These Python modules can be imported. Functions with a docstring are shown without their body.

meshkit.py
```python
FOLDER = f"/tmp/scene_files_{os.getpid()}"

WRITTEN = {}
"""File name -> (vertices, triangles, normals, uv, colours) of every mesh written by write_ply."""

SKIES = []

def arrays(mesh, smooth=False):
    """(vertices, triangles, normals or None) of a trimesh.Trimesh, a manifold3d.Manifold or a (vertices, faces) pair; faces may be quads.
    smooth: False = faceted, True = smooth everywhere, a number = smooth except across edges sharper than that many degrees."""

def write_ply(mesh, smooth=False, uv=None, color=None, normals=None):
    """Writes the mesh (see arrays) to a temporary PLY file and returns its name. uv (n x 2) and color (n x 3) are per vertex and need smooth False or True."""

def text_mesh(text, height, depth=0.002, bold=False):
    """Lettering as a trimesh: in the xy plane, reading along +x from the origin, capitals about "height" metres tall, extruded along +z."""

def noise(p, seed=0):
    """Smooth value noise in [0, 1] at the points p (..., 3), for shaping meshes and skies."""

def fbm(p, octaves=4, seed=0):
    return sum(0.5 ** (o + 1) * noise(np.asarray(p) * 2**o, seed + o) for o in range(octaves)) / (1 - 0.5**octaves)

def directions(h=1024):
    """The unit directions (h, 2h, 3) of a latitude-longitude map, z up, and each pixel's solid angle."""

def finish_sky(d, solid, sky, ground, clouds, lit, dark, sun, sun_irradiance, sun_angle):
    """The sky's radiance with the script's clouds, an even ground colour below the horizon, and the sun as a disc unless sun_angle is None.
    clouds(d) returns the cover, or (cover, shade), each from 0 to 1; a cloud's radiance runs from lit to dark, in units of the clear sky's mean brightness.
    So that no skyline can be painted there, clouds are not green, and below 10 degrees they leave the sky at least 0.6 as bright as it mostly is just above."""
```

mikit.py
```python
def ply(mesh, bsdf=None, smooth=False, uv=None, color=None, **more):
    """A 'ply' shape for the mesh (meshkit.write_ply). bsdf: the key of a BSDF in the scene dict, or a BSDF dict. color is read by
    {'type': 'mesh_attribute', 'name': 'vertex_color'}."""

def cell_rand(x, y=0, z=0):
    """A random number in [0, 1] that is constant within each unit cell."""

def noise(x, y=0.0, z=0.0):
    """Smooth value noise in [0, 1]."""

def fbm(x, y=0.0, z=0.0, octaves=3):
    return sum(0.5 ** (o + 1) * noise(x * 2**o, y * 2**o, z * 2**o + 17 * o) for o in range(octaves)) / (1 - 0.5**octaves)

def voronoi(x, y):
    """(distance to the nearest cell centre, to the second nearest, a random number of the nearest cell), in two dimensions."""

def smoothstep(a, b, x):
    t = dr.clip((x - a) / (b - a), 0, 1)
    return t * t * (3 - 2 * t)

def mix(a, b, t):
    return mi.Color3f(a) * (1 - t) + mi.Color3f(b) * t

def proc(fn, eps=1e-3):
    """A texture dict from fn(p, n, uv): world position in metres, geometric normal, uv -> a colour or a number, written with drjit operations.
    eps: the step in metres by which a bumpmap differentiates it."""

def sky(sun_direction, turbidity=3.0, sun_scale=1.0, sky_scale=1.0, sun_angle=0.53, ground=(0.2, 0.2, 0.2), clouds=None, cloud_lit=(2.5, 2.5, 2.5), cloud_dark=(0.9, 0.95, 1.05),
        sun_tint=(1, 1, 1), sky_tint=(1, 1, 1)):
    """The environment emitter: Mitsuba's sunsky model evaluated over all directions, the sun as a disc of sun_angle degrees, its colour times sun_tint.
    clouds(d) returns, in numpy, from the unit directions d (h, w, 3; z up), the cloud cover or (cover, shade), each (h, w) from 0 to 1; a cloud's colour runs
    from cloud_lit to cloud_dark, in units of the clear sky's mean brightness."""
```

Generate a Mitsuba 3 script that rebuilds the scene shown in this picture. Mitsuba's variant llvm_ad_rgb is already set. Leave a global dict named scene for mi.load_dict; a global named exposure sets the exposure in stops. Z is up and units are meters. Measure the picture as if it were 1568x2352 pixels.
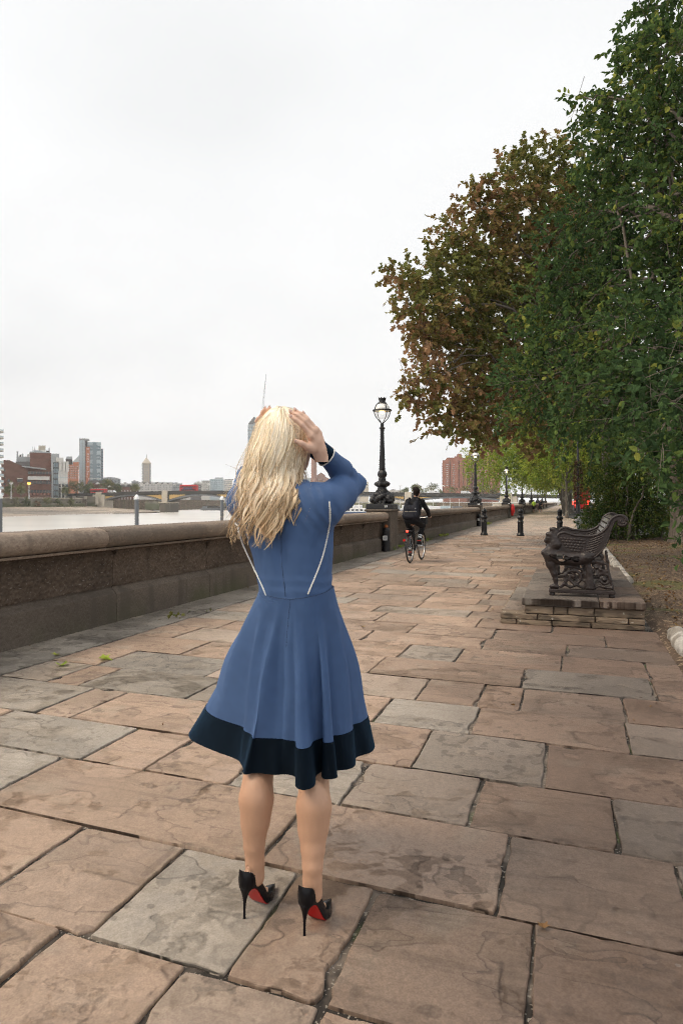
import math, random
import numpy as np, trimesh, mitsuba as mi, drjit as dr, mikit, meshkit
from mikit import proc, noise, fbm, voronoi, cell_rand, smoothstep, mix
from trimesh import creation as tc
T = mi.ScalarTransform4f
RS = np.random.RandomState(7)
PI = math.pi

# ------------------------------------------------------------------ camera, sky, exposure
EYE = 1.45
YAW = math.radians(18.41)                 # the path runs along +y; the camera looks this much to its left
CY, SY = math.cos(YAW), math.sin(YAW)
FWD, RGT = np.array([-SY, CY, 0.0]), np.array([CY, SY, 0.0])
scene, labels = {}, {}
scene['camera'] = {'type': 'perspective', 'fov': 53.13, 'fov_axis': 'x', 'near_clip': 0.05, 'far_clip': 6000.0,
                   'principal_point_offset_y': 0.0098,
                   'medium': {'type': 'ref', 'id': 'haze_air'},
                   'to_world': T().look_at(origin=[0, 0, EYE], target=[-SY, CY, EYE], up=[0, 0, 1])}
exposure = 2.3
# river air: far buildings fade a little
scene['haze_air'] = {'type': 'homogeneous', 'albedo': 0.97, 'sigma_t': 0.00019}
scene['haze'] = {'type': 'cube', 'bsdf': {'type': 'null'}, 'interior': {'type': 'ref', 'id': 'haze_air'},
                 'to_world': T().translate([-545, 610, 116]).scale([975, 820, 125])}
labels['haze'] = {'kind': 'stuff'}


def cloud_cover(d):
    el = np.clip(d[..., 2], 0, 1)
    q = np.stack([d[..., 0] * 2.2, d[..., 1] * 2.2, d[..., 2] * 5.0], -1) / (0.35 + el[..., None])
    n = meshkit.fbm(q + 3.1, 5, seed=4)
    n2 = meshkit.fbm(q * 0.45 + 9.0, 3, seed=9)
    shade = 0.55 * np.clip((n - 0.36) * 2.2, 0, 1) * np.clip((n2 - 0.28) * 2.6, 0, 1)
    return np.ones(el.shape), shade


SUN = np.array([-0.55, -0.42, 0.78])
scene['sky'] = mikit.sky(SUN.tolist(), turbidity=3, sun_scale=0.32, sun_angle=24, clouds=cloud_cover,
                         cloud_lit=(2.28, 2.31, 2.33), cloud_dark=(1.52, 1.57, 1.61), ground=(0.2, 0.18, 0.16))


# ------------------------------------------------------------------ helpers
def W(p):
    """camera-aligned (right, forward, up) coordinates -> world"""
    p = np.asarray(p, float)
    return np.stack([p[..., 0] * CY - p[..., 1] * SY, p[..., 0] * SY + p[..., 1] * CY, p[..., 2]], -1)


def S(px, py, d):
    """photo position (of the 1568 wide view) at distance d -> camera-aligned coordinates"""
    return np.array([(px - 784) / 1568 * d, d, EYE - (py - 1153) / 1568 * d])


def P(px, py, d):
    return W(S(px, py, d))


def num(base):
    if base not in USED:
        USED.add(base)
        return base
    i = COUNT.get(base, 1)
    while f'{base}_{i:03d}' in USED:
        i += 1
    COUNT[base] = i + 1
    USED.add(f'{base}_{i:03d}')
    return f'{base}_{i:03d}'


USED, COUNT = set(), {}


def thing(name, label, cat, group=None, kind=None):
    k = num(name)
    labels[k] = {'label': label, 'category': cat}
    if group:
        labels[k]['group'] = group
    if kind:
        labels[k]['kind'] = kind
    return k


def struct(name, label=None):
    k = num(name)
    labels[k] = {'kind': 'structure'}
    if label:
        labels[k]['label'] = label
    return k


def put(key, mesh, mat, smooth=False, uv=None, color=None, xf=None, **kw):
    """adds one mesh of the scene under exactly this key"""
    d = mesh if isinstance(mesh, dict) else mikit.ply(mesh, mat, smooth=smooth, uv=uv, color=color, **kw)
    if xf is not None:
        d = {**d, 'to_world': xf}
    USED.add(key)
    scene[key] = d
    return key


def part(parent, name, mesh, mat, smooth=False, label=None, stuff=False, **kw):
    k = put(num(parent + '__' + name), mesh, mat, smooth, **kw)
    if label:
        labels.setdefault(k, {})['label'] = label
    if stuff:
        labels.setdefault(k, {})['kind'] = 'stuff'
    return k


def part_uv(parent, name, mesh, m, angle, uv, **kw):
    """a part whose material reads one (u, v) pair per piece: tone and seed"""
    if angle:
        mesh = trimesh.graph.smooth_shade(mesh, angle=math.radians(angle), facet_minarea=None)
    return part(parent, name, mesh, m, smooth=bool(angle), uv=np.tile(uv, (len(mesh.vertices), 1)), **kw)


def cat(ms):
    vs, fs, o = [], [], 0
    for m in ms:
        v, f = (m.vertices, m.faces) if hasattr(m, 'faces') else m
        vs.append(np.asarray(v, float)); fs.append(np.asarray(f) + o); o += len(v)
    return trimesh.Trimesh(np.vstack(vs), np.vstack(fs), process=False)


def box(x0, x1, y0, y1, z0, z1, ch=0.0):
    """box from its limits; with a chamfer it is the hull of three shrunken boxes"""
    c = np.array([[x, y, z] for x in (x0, x1) for y in (y0, y1) for z in (z0, z1)], float)
    if ch <= 0:
        b = tc.box(extents=(x1 - x0, y1 - y0, z1 - z0)); b.apply_translation(((x0 + x1) / 2, (y0 + y1) / 2, (z0 + z1) / 2))
        return b
    m = c.mean(0)
    pts = []
    for ax in range(3):
        s = np.full(3, ch); s[ax] = 0
        pts.append(c - np.sign(c - m) * s)
    return trimesh.convex.convex_hull(np.vstack(pts))


def obox(c, ux, size, ch=0.0):
    """upright box: base centre c, horizontal direction ux of its width, size (w, depth, h)"""
    w, d, h = size
    b = box(-w / 2, w / 2, -d / 2, d / 2, 0, h, ch)
    ux = np.array([ux[0], ux[1], 0.0]); ux /= np.linalg.norm(ux)
    uy = np.array([-ux[1], ux[0], 0.0])
    M = np.eye(4); M[:3, 0], M[:3, 1], M[:3, 3] = ux, uy, c
    b.apply_transform(M)
    return b


def loft(rings, close=True, caps=False):
    """rings (m, n, 3) -> mesh"""
    R = np.asarray(rings, float)
    m, n = R.shape[:2]
    i, j = np.meshgrid(np.arange(m - 1), np.arange(n if close else n - 1), indexing='ij')
    a = i * n + j; b = i * n + (j + 1) % n; c = (i + 1) * n + (j + 1) % n; d = (i + 1) * n + j
    f = np.concatenate([np.stack([a, b, c], -1).reshape(-1, 3), np.stack([a, c, d], -1).reshape(-1, 3)])
    v = R.reshape(-1, 3)
    if caps:
        v = np.vstack([v, R[0].mean(0), R[-1].mean(0)])
        k = np.arange(n)
        f = np.vstack([f, np.stack([(k + 1) % n, k, np.full(n, m * n)], -1),
                       np.stack([(m - 1) * n + k, (m - 1) * n + (k + 1) % n, np.full(n, m * n + 1)], -1)])
    return trimesh.Trimesh(v, f, process=False)


def tube(pts, r, sides=8, caps=True):
    p = np.asarray(pts, float)
    r = np.broadcast_to(np.asarray(r, float), (len(p),))
    t = np.gradient(p, axis=0); t /= np.linalg.norm(t, axis=1, keepdims=True) + 1e-12
    ref = np.array([0, 0, 1.0]) if abs(t[:, 2]).mean() < 0.8 else np.array([1.0, 0, 0])
    a = np.cross(t, ref); a /= np.linalg.norm(a, axis=1, keepdims=True) + 1e-12
    b = np.cross(t, a)
    th = np.arange(sides) * 2 * PI / sides
    return loft(p[:, None] + r[:, None, None] * (np.cos(th)[None, :, None] * a[:, None] - np.sin(th)[None, :, None] * b[:, None]) * 1.0, True, caps)


def lathe(prof, sides=24, c=(0, 0, 0), caps=True, flute=0, amp=0.0):
    """profile of (radius, z) from the bottom up"""
    th = np.arange(sides) * 2 * PI / sides
    k = 1 + (amp * np.cos(flute * th) if flute else 0 * th)
    R = [np.stack([r * k * np.cos(th), r * k * np.sin(th), np.full(sides, z)], -1) for r, z in prof]
    m = loft(R, True, caps); m.apply_translation(c)
    return m


def spline(pts, n):
    from scipy.interpolate import CubicSpline
    p = np.asarray(pts, float)
    s = np.r_[0, np.cumsum(np.linalg.norm(np.diff(p, axis=0), axis=1) + 1e-9)]
    return CubicSpline(s, p)(np.linspace(0, s[-1], n))


def prism(poly, z0, z1):
    """extrudes a shapely polygon or a list of points along z"""
    from shapely.geometry import Polygon
    g = poly if hasattr(poly, 'exterior') else Polygon(poly)
    m = tc.extrude_polygon(g.buffer(0), z1 - z0, engine='earcut')
    m.apply_translation((0, 0, z0))
    return m


def axes(m, o, ex, ey, ez):
    M = np.eye(4); M[:3, 0], M[:3, 1], M[:3, 2], M[:3, 3] = ex, ey, ez, o
    m = m.copy(); m.apply_transform(M)
    if np.linalg.det(M[:3, :3]) < 0:
        m.invert()
    return m


# a distance field on a grid, turned into a mesh by surface nets: one continuous skin for bodies, clothes and castings
class Field:
    def __init__(self, lo, hi, h):
        self.lo, self.h = np.asarray(lo, float), h
        self.n = np.ceil((np.asarray(hi) - lo) / h).astype(int) + 1
        self.ax = [(self.lo[k] + h * np.arange(self.n[k])).astype(np.float32) for k in range(3)]
        self.F = np.full(self.n, 1.0, np.float32)
        self.prims = []

    def _local(self, lo, hi):
        i0 = np.clip(np.floor((np.asarray(lo) - self.lo) / self.h).astype(int), 0, self.n - 1)
        i1 = np.clip(np.ceil((np.asarray(hi) - self.lo) / self.h).astype(int) + 1, 0, self.n)
        sl = tuple(slice(a, b) for a, b in zip(i0, i1))
        return sl, np.stack(np.meshgrid(*[self.ax[k][sl[k]] for k in range(3)], indexing='ij'), -1)

    def mixin(self, fn, lo, hi, k, sub=False):
        sl, p = self._local(np.asarray(lo) - 3 * k - 0.02, np.asarray(hi) + 3 * k + 0.02)
        if p.size:
            self.F[sl] = self._op(self.F[sl], fn(p), k, sub)
        self.prims.append((fn, k, sub))

    @staticmethod
    def _op(a, b, k, sub):
        if sub:
            b = -b
            h = np.clip(0.5 - 0.5 * (b - a) / k, 0, 1)
            return a * h + b * (1 - h) + k * h * (1 - h)
        h = np.clip(0.5 + 0.5 * (b - a) / k, 0, 1)
        return b * (1 - h) + a * h - k * h * (1 - h)

    def cone(self, a, b, ra, rb, k=0.02, flat=None, f=1.0, sub=False):
        a, b = np.asarray(a, float), np.asarray(b, float)
        ab = b - a; L = max(ab @ ab, 1e-12)
        R = max(ra, rb) * max(1, f)

        def fn(p):
            t = np.clip(((p - a) @ ab) / L, 0, 1)
            q = p - a - t[..., None] * ab
            if flat is not None:
                q = q + (q @ flat)[..., None] * flat * (1 / f - 1)
            return np.sqrt((q * q).sum(-1)) - (ra + t * (rb - ra))
        self.mixin(fn, np.minimum(a, b) - R, np.maximum(a, b) + R, k, sub)

    def chain(self, pts, rs, k=0.02, **kw):
        for i in range(len(pts) - 1):
            self.cone(pts[i], pts[i + 1], rs[i], rs[i + 1], k, **kw)

    def ell(self, c, r, k=0.02, rot=None, sub=False):
        c, r = np.asarray(c, float), np.asarray(r, float)
        M = np.eye(3) if rot is None else np.asarray(rot, float)     # columns are the axes

        def fn(p):
            q = ((p - c) @ M) / r
            n = np.sqrt((q * q).sum(-1)); g = np.sqrt(((q / r) ** 2).sum(-1)) + 1e-9
            return n * (n - 1) / g
        R = r.max()
        self.mixin(fn, c - R, c + R, k, sub)

    def at(self, p):
        f = np.full(p.shape[:-1], 1.0)
        for fn, k, sub in self.prims:
            f = self._op(f, fn(p), k, sub)
        return f

    def hit(self, o, d, t0, t1, n=400):
        """first crossing along o + t d"""
        t = np.linspace(t0, t1, n)
        f = self.at(o + t[:, None] * d)
        i = np.argmax(f < 0)
        if f[i] >= 0:
            i = int(np.argmin(f)); return o + t[i] * d
        if i == 0:
            return o + t[0] * d
        w = f[i - 1] / (f[i - 1] - f[i])
        return o + (t[i - 1] + w * (t[i] - t[i - 1])) * d

    def mesh(self, disp=None):
        F = self.F if disp is None else self.F + disp(np.stack(np.meshgrid(*self.ax, indexing='ij'), -1)).astype(np.float32)
        return surface_net(F, self.lo, self.h)


def surface_net(F, lo, h):
    S_ = F < 0
    nx, ny, nz = F.shape
    cs = [(a, b, c) for a in (0, 1) for b in (0, 1) for c in (0, 1)]
    view = lambda A, o: A[o[0]:nx - 1 + o[0], o[1]:ny - 1 + o[1], o[2]:nz - 1 + o[2]]
    cnt = sum(view(S_, o).astype(np.int8) for o in cs)
    cells = np.argwhere((cnt > 0) & (cnt < 8))
    idx = -np.ones((nx - 1, ny - 1, nz - 1), np.int64)
    idx[tuple(cells.T)] = np.arange(len(cells))
    acc, w = np.zeros((len(cells), 3)), np.zeros(len(cells))
    vals = {o: F[cells[:, 0] + o[0], cells[:, 1] + o[1], cells[:, 2] + o[2]].astype(float) for o in cs}
    for o in cs:
        for ax in range(3):
            if o[ax] == 0:
                q = list(o); q[ax] = 1; q = tuple(q)
                a, b = vals[o], vals[q]
                m = (a < 0) != (b < 0)
                t = np.where(m, a / np.where(m, a - b, 1), 0)
                pt = np.array(o, float)[None] + t[:, None] * np.eye(3)[ax]
                acc[m] += pt[m]; w[m] += 1
    v = lo + h * (cells + acc / w[:, None])
    quads = []
    for ax in range(3):
        u, t = (ax + 1) % 3, (ax + 2) % 3
        a = np.take(S_, range(0, S_.shape[ax] - 1), ax); b = np.take(S_, range(1, S_.shape[ax]), ax)
        for flip, m in ((False, a & ~b), (True, ~a & b)):
            e = np.argwhere(m)
            e = e[(e[:, u] > 0) & (e[:, t] > 0) & (e[:, u] < F.shape[u] - 1) & (e[:, t] < F.shape[t] - 1)]
            du, dt = np.eye(3, dtype=int)[u], np.eye(3, dtype=int)[t]
            q = np.stack([idx[tuple((e - du - dt).T)], idx[tuple((e - dt).T)], idx[tuple(e.T)], idx[tuple((e - du).T)]], -1)
            quads.append(q[:, ::-1] if flip else q)
    q = np.vstack(quads); q = q[(q >= 0).all(1)]
    m = trimesh.Trimesh(v, np.vstack([q[:, [0, 1, 2]], q[:, [0, 2, 3]]]), process=False)
    m.remove_unreferenced_vertices()
    return m


def taubin(m, n=6):
    v0 = np.array(m.vertices)
    trimesh.smoothing.filter_taubin(m, lamb=0.5, nu=0.52, iterations=n)
    v = np.array(m.vertices)
    off = np.linalg.norm(v - v0, axis=1)
    bad = ~np.isfinite(off) | (off > 6 * np.nanmedian(off) + 0.004)
    v[bad] = v0[bad]
    m.vertices = v
    return m


def rough(m, amp, freq, seed=0):
    """pushes vertices about by noise: chipped stone, bark"""
    m = m.copy()
    v = np.asarray(m.vertices)
    d = np.stack([meshkit.fbm(v * freq + 31.7 * k, 3, seed + k) for k in range(3)], -1) - 0.5
    m.vertices = v + 2 * amp * d
    return m


# ------------------------------------------------------------------ materials
def mat(name, **kw):
    scene[name] = {'type': 'twosided', 'bsdf': kw} if kw.get('type') not in ('dielectric', 'thindielectric', 'null') and not kw.pop('open', False) else kw
    return name


def rgb(*c):
    return {'type': 'rgb', 'value': list(c)}


def plain(name, c, rough_=0.6, metallic=0.0, spec=0.4, **kw):
    return mat(name, type='principled', base_color=rgb(*c), roughness=rough_, metallic=metallic, specular=spec, **kw)


def textured(name, fn, rough_=0.7, spec=0.35, bump=None, scale=1.0, eps=1e-3, **kw):
    b = {'type': 'principled', 'base_color': proc(fn), 'roughness': rough_ if not callable(rough_) else proc(rough_), 'specular': spec, **kw}
    if bump is not None:
        b = {'type': 'bumpmap', 'arbitrary': proc(bump, eps=eps), 'scale': scale, 'bsdf': b}
    scene[name] = {'type': 'twosided', 'bsdf': b}
    return name


C3 = mi.Color3f
# ================================================================== the setting: pavement, wall, bed, road, river
def flaked(p, seed):
    """where the bedding has come off: 1 inside the flaked patches, and the ledge round them"""
    wx = 0.5 * (noise(p.x * 11, p.y * 11, seed) - 0.5)
    s = fbm(p.x * 2.6 + wx * 0.4, p.y * 3.4 + wx * 0.3, seed, octaves=4)
    lim = 0.60 - 0.14 * cell_rand(dr.floor(seed * 91))
    return smoothstep(lim, lim + 0.012, s), smoothstep(0.020, 0.0, dr.abs(s - lim - 0.006)) * smoothstep(0.35, 0.6, noise(p.x * 6, p.y * 6, seed + 3))


def layers(p, seed):
    """thin beds of the sandstone worn into steps: (which bed, how far up it)"""
    wx = noise(p.x * 5, p.y * 5, seed) - 0.5
    t = 7.0 * fbm(p.x * 1.7 + 0.25 * wx, p.y * 3.6 + 0.3 * wx, seed + 11, octaves=5)
    return dr.floor(t), t - dr.floor(t)


def slab_colour(p, n, uv):
    seed = uv.y * 57.0
    lv = dr.floor(uv.x)                  # the whole part says how light the stone is, the rest how grey
    a = mix((0.318, 0.226, 0.166), (0.280, 0.244, 0.204), smoothstep(0.25, 0.8, uv.x - lv))
    a = a * (0.86 + 0.054 * lv)
    a = a * (0.80 + 0.40 * fbm(p.x * 1.9, p.y * 1.9, seed, octaves=5))
    a = mix(a, C3(0.36, 0.30, 0.235), 0.40 * smoothstep(0.55, 0.75, fbm(p.x * 5 + 7, p.y * 5, seed, octaves=4)))
    inside, ledge = flaked(p, seed)
    a = a * (1 - 0.13 * inside) * (1 - 0.34 * ledge)
    k, fr = layers(p, seed)
    stepped = smoothstep(0.30, 0.60, cell_rand(dr.floor(uv.y * 4096), 8)) * smoothstep(0.35, 0.55, noise(p.x * 2.1, p.y * 2.1, seed + 7))
    a = a * (1 - stepped * (0.30 * smoothstep(0.13, 0.0, fr) + 0.10 * cell_rand(k, 2)))
    bed_ = fbm(p.x * 5.0, p.y * 34.0, seed + 4, octaves=3)                       # bedding streaks of the sawn faces
    a = a * (1 - 0.16 * smoothstep(0.52, 0.70, bed_) * smoothstep(0.4, 0.7, cell_rand(dr.floor(uv.y * 4096), 6)))
    pits = smoothstep(0.60, 0.68, fbm(p.x * 19, p.y * 19, seed + 5, octaves=3)) * smoothstep(0.45, 0.65, noise(p.x * 2.3, p.y * 2.3, seed + 1))
    a = a * (1 - 0.28 * pits)
    spots = smoothstep(0.86, 0.89, noise(p.x * 8.3, p.y * 8.3, seed + 2))
    a = a * (1 - 0.22 * spots)
    lich = smoothstep(0.88, 0.90, noise(p.x * 31, p.y * 31, 1.5)) * smoothstep(0.55, 0.7, noise(p.x * 1.9, p.y * 1.9, 8.5))
    a = mix(a, C3(0.42, 0.40, 0.36), 0.5 * lich)
    grime_and_shade = smoothstep(-1.7, 0.2, p.x + 1.1 * (fbm(p.x * 0.7, p.y * 0.7, 4.2) - 0.5))          # damp and dirt by the bed, with tree shade put into the colour
    a = mix(a, a * C3(0.42, 0.40, 0.41), grime_and_shade)
    return a * (0.86 + 0.28 * noise(p.x * 210, p.y * 210, 0.0)) * (0.92 + 0.16 * noise(p.x * 70, p.y * 70, 0.0))


def slab_height(p, n, uv):
    seed = uv.y * 57.0
    inside, ledge = flaked(p, seed)
    k, fr = layers(p, seed)
    stepped = smoothstep(0.30, 0.60, cell_rand(dr.floor(uv.y * 4096), 8)) * smoothstep(0.35, 0.55, noise(p.x * 2.1, p.y * 2.1, seed + 7))
    h = 0.010 * fbm(p.x * 6, p.y * 6, seed, octaves=4) - 0.0045 * inside + 0.0030 * stepped * smoothstep(0.0, 0.16, fr)
    h -= 0.003 * smoothstep(0.60, 0.68, fbm(p.x * 19, p.y * 19, seed + 5, octaves=3))
    return h + 0.0012 * noise(p.x * 150, p.y * 150, 0.3)


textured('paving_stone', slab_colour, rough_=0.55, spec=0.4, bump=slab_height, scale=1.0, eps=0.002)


def joint_colour(p, n, uv):
    a = mix((0.032, 0.027, 0.023), (0.15, 0.122, 0.10), smoothstep(0.42, 0.72, fbm(p.x * 9, p.y * 9, 1.0, octaves=4)))
    a = mix(a, C3(0.30, 0.27, 0.23), 0.8 * smoothstep(0.80, 0.86, noise(p.x * 120, p.y * 120, 2.0)))
    return mix(a, C3(0.05, 0.075, 0.02), 0.4 * smoothstep(0.80, 0.88, noise(p.x * 5, p.y * 5, 6.0)))


textured('joint_grit', joint_colour, rough_=0.9, bump=lambda p, n, uv: 0.006 * noise(p.x * 90, p.y * 90, 0) + 0.01 * noise(p.x * 25, p.y * 25, 0), eps=0.003)


def far_paving(p, n, uv):
    q = (p.y + 0.054 * p.x) / 0.62
    row = dr.floor(q)
    w = 0.85 + 0.3 * cell_rand(row, 5)
    col = (p.x + 3.7 * cell_rand(row, 2)) / w
    a = mix((0.29, 0.215, 0.165), (0.26, 0.228, 0.19), cell_rand(row, dr.floor(col), 1)) * (0.82 + 0.3 * cell_rand(row, dr.floor(col), 4))
    fy, fx = q - row, col - dr.floor(col)
    j = dr.maximum(smoothstep(0.035, 0.01, dr.minimum(fy, 1 - fy)), smoothstep(0.025, 0.008, dr.minimum(fx, 1 - fx)))
    a = a * (0.78 + 0.44 * fbm(p.x * 1.7, p.y * 1.7, 2.0))
    return mix(a, C3(0.08, 0.07, 0.06), 0.8 * j)


textured('far_paving', far_paving, rough_=0.65)

# the slabs: courses across the path, three degrees off square, with the joints where the photograph has them
SLANT = 0.054


def gx(px, py):
    d = EYE * 1568 / (py - 1153)
    return float(W(S(px, py, d))[0])


COURSES = [1.81, 2.43, 3.04, 3.60, 4.26, 4.85, 5.47, 6.12, 6.75]
JOINTS = {0: [(108, 2166), (410, 2236), (752, 2290), (1228, 2300)],
          1: [(130, 1940), (300, 2060), (600, 2130), (822, 2125), (1226, 2160)],
          2: [(75, 1775), (665, 1895), (1157, 1995), (1561, 2030)],
          3: [(262, 1702), (385, 1732), (560, 1768), (816, 1796), (1092, 1837), (1411, 1875)],
          4: [(47, 1648), (243, 1612), (610, 1660), (969, 1718), (1252, 1754)],
          5: [(60, 1581), (246, 1549), (460, 1587), (700, 1590), (874, 1633), (1089, 1656), (1439, 1687)],
          6: [(300, 1500), (520, 1530), (970, 1584), (1102, 1600), (1198, 1604), (1431, 1622)],
          7: [(470, 1480), (866, 1526), (1202, 1556), (1493, 1570)],
          8: [(640, 1460), (931, 1493), (1055, 1503), (1291, 1512), (1480, 1525)]}
XW0, XEDGE, XR = -5.215, -4.52, 0.93


def slab_mesh(x0, x1, ya, yb, fine, seed):
    """one paving stone: worn uneven edges, rounded arris"""
    rs = np.random.RandomState(seed)
    c = [(x0, ya(x0)), (x1, ya(x1)), (x1, yb(x1)), (x0, yb(x0))]
    pts = []
    for (ax, ay), (bx, by) in zip(c, c[1:] + c[:1]):
        L = math.hypot(bx - ax, by - ay)
        k = max(1, int(L / (0.035 if fine > 1 else 0.12))) if fine else 1
        for i in range(k):
            pts.append((ax + (bx - ax) * i / k, ay + (by - ay) * i / k))
    p = np.array(pts)
    m = p.mean(0)
    p = p + rs.uniform(-0.004, 0.004, 2)
    half = np.abs(p - m).max(0)
    corner = np.clip((np.abs(p - m) / half).prod(1) * 1.0 - 0.93, 0, 1) / 0.07
    cr = rs.choice([0.0, 0.006, 0.012, 0.02]) if fine else 0
    nz = (meshkit.fbm(np.c_[p * 9, np.full(len(p), seed * 1.7)], 3, 3) - 0.5) * 0.020 + (meshkit.fbm(np.c_[p * 34, np.full(len(p), seed * 1.3)], 2, 5) - 0.5) * 0.010
    bite = np.clip(meshkit.fbm(np.c_[p * 5, np.full(len(p), seed * 2.1)], 2, 8) - 0.66, 0, 1) * 0.22
    ins = (np.maximum(nz, -0.006) + np.minimum(bite, 0.03) if fine else 0) + corner * cr
    dirn = np.sign(p - m) * (np.abs(p - m) > half - 0.012)
    dirn = dirn / (np.linalg.norm(dirn, axis=1, keepdims=True) + 1e-9)
    p = p - dirn * np.asarray(ins).reshape(-1, 1)
    z = rs.uniform(-0.003, 0.003) if fine else 0
    tilt = rs.uniform(-0.004, 0.004, 2)
    zt = z + (p - m) @ tilt
    inn = lambda d: p - dirn * d
    low, mid, top = np.c_[p, zt - 0.045], np.c_[p, zt - 0.007], np.c_[inn(0.006), zt]
    R = [low, mid, np.c_[inn(0.002), zt - 0.0022], top] if fine else [low, np.c_[p, zt]]
    n = len(p)
    me = loft(R, True)
    f = np.asarray(me.faces); k = np.arange(n); base = (len(R) - 1) * n
    v = np.vstack([me.vertices, [[m[0], m[1], z]]])
    f = np.vstack([f, np.stack([base + k, base + (k + 1) % n, np.full(n, len(v) - 1)], -1)])
    return trimesh.Trimesh(v, f, process=False)


rs = np.random.RandomState(21)
ys = list(COURSES)
ys = [0.62, 1.21] + ys
while ys[-1] < 30:
    ys.append(ys[-1] + rs.uniform(0.55, 0.70))
PAVE_END = ys[-1]
pave = struct('pavement')
labels[pave]['label'] = 'worn sandstone slab pavement of the riverside walk'
sl = []
for r in range(len(ys) - 1):
    y0, y1 = ys[r], ys[r + 1]
    j = r - 1
    if j in range(-1, 0):
        xs = [-3.2, -2.0, -0.9, 0.1]
    elif j in JOINTS:
        xs = sorted(gx(*q) for q in JOINTS[j])
    else:
        xs, x = [], XEDGE + rs.uniform(0.4, 1.1)
        while x < XR - 0.35:
            xs.append(x); x += rs.uniform(0.55, 1.35)
    xs = [x for x in xs if XEDGE + 0.25 < x < XR - 0.2]
    if j in JOINTS and xs and xs[0] > XEDGE + 1.3:
        while xs[0] > XEDGE + 1.4:
            xs.insert(0, xs[0] - rs.uniform(0.7, 1.1))
    xs = [XEDGE + 0.02 + rs.uniform(0, 0.01)] + xs + [XR]
    for a, b in zip(xs[:-1], xs[1:]):
        sl.append((a, b, y0, y1, r))
cutl = []
for a, b, y0, y1, r in sl:      # the bench's stone base takes the place of some slabs
    if b > -0.7 and y1 > 8.33 and y0 < 12.72:
        if y0 < 8.3:
            cutl.append((a, b, y0, 8.36, r)); y0 = 8.36
        if a < -0.90:
            cutl.append((a, -0.77, y0, y1, r))
        if y1 > 13.0:
            cutl.append((max(a, -0.77), b, 12.70, y1, r))
    else:
        cutl.append((a, b, y0, y1, r))
sl = cutl
GREYS = []
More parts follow.
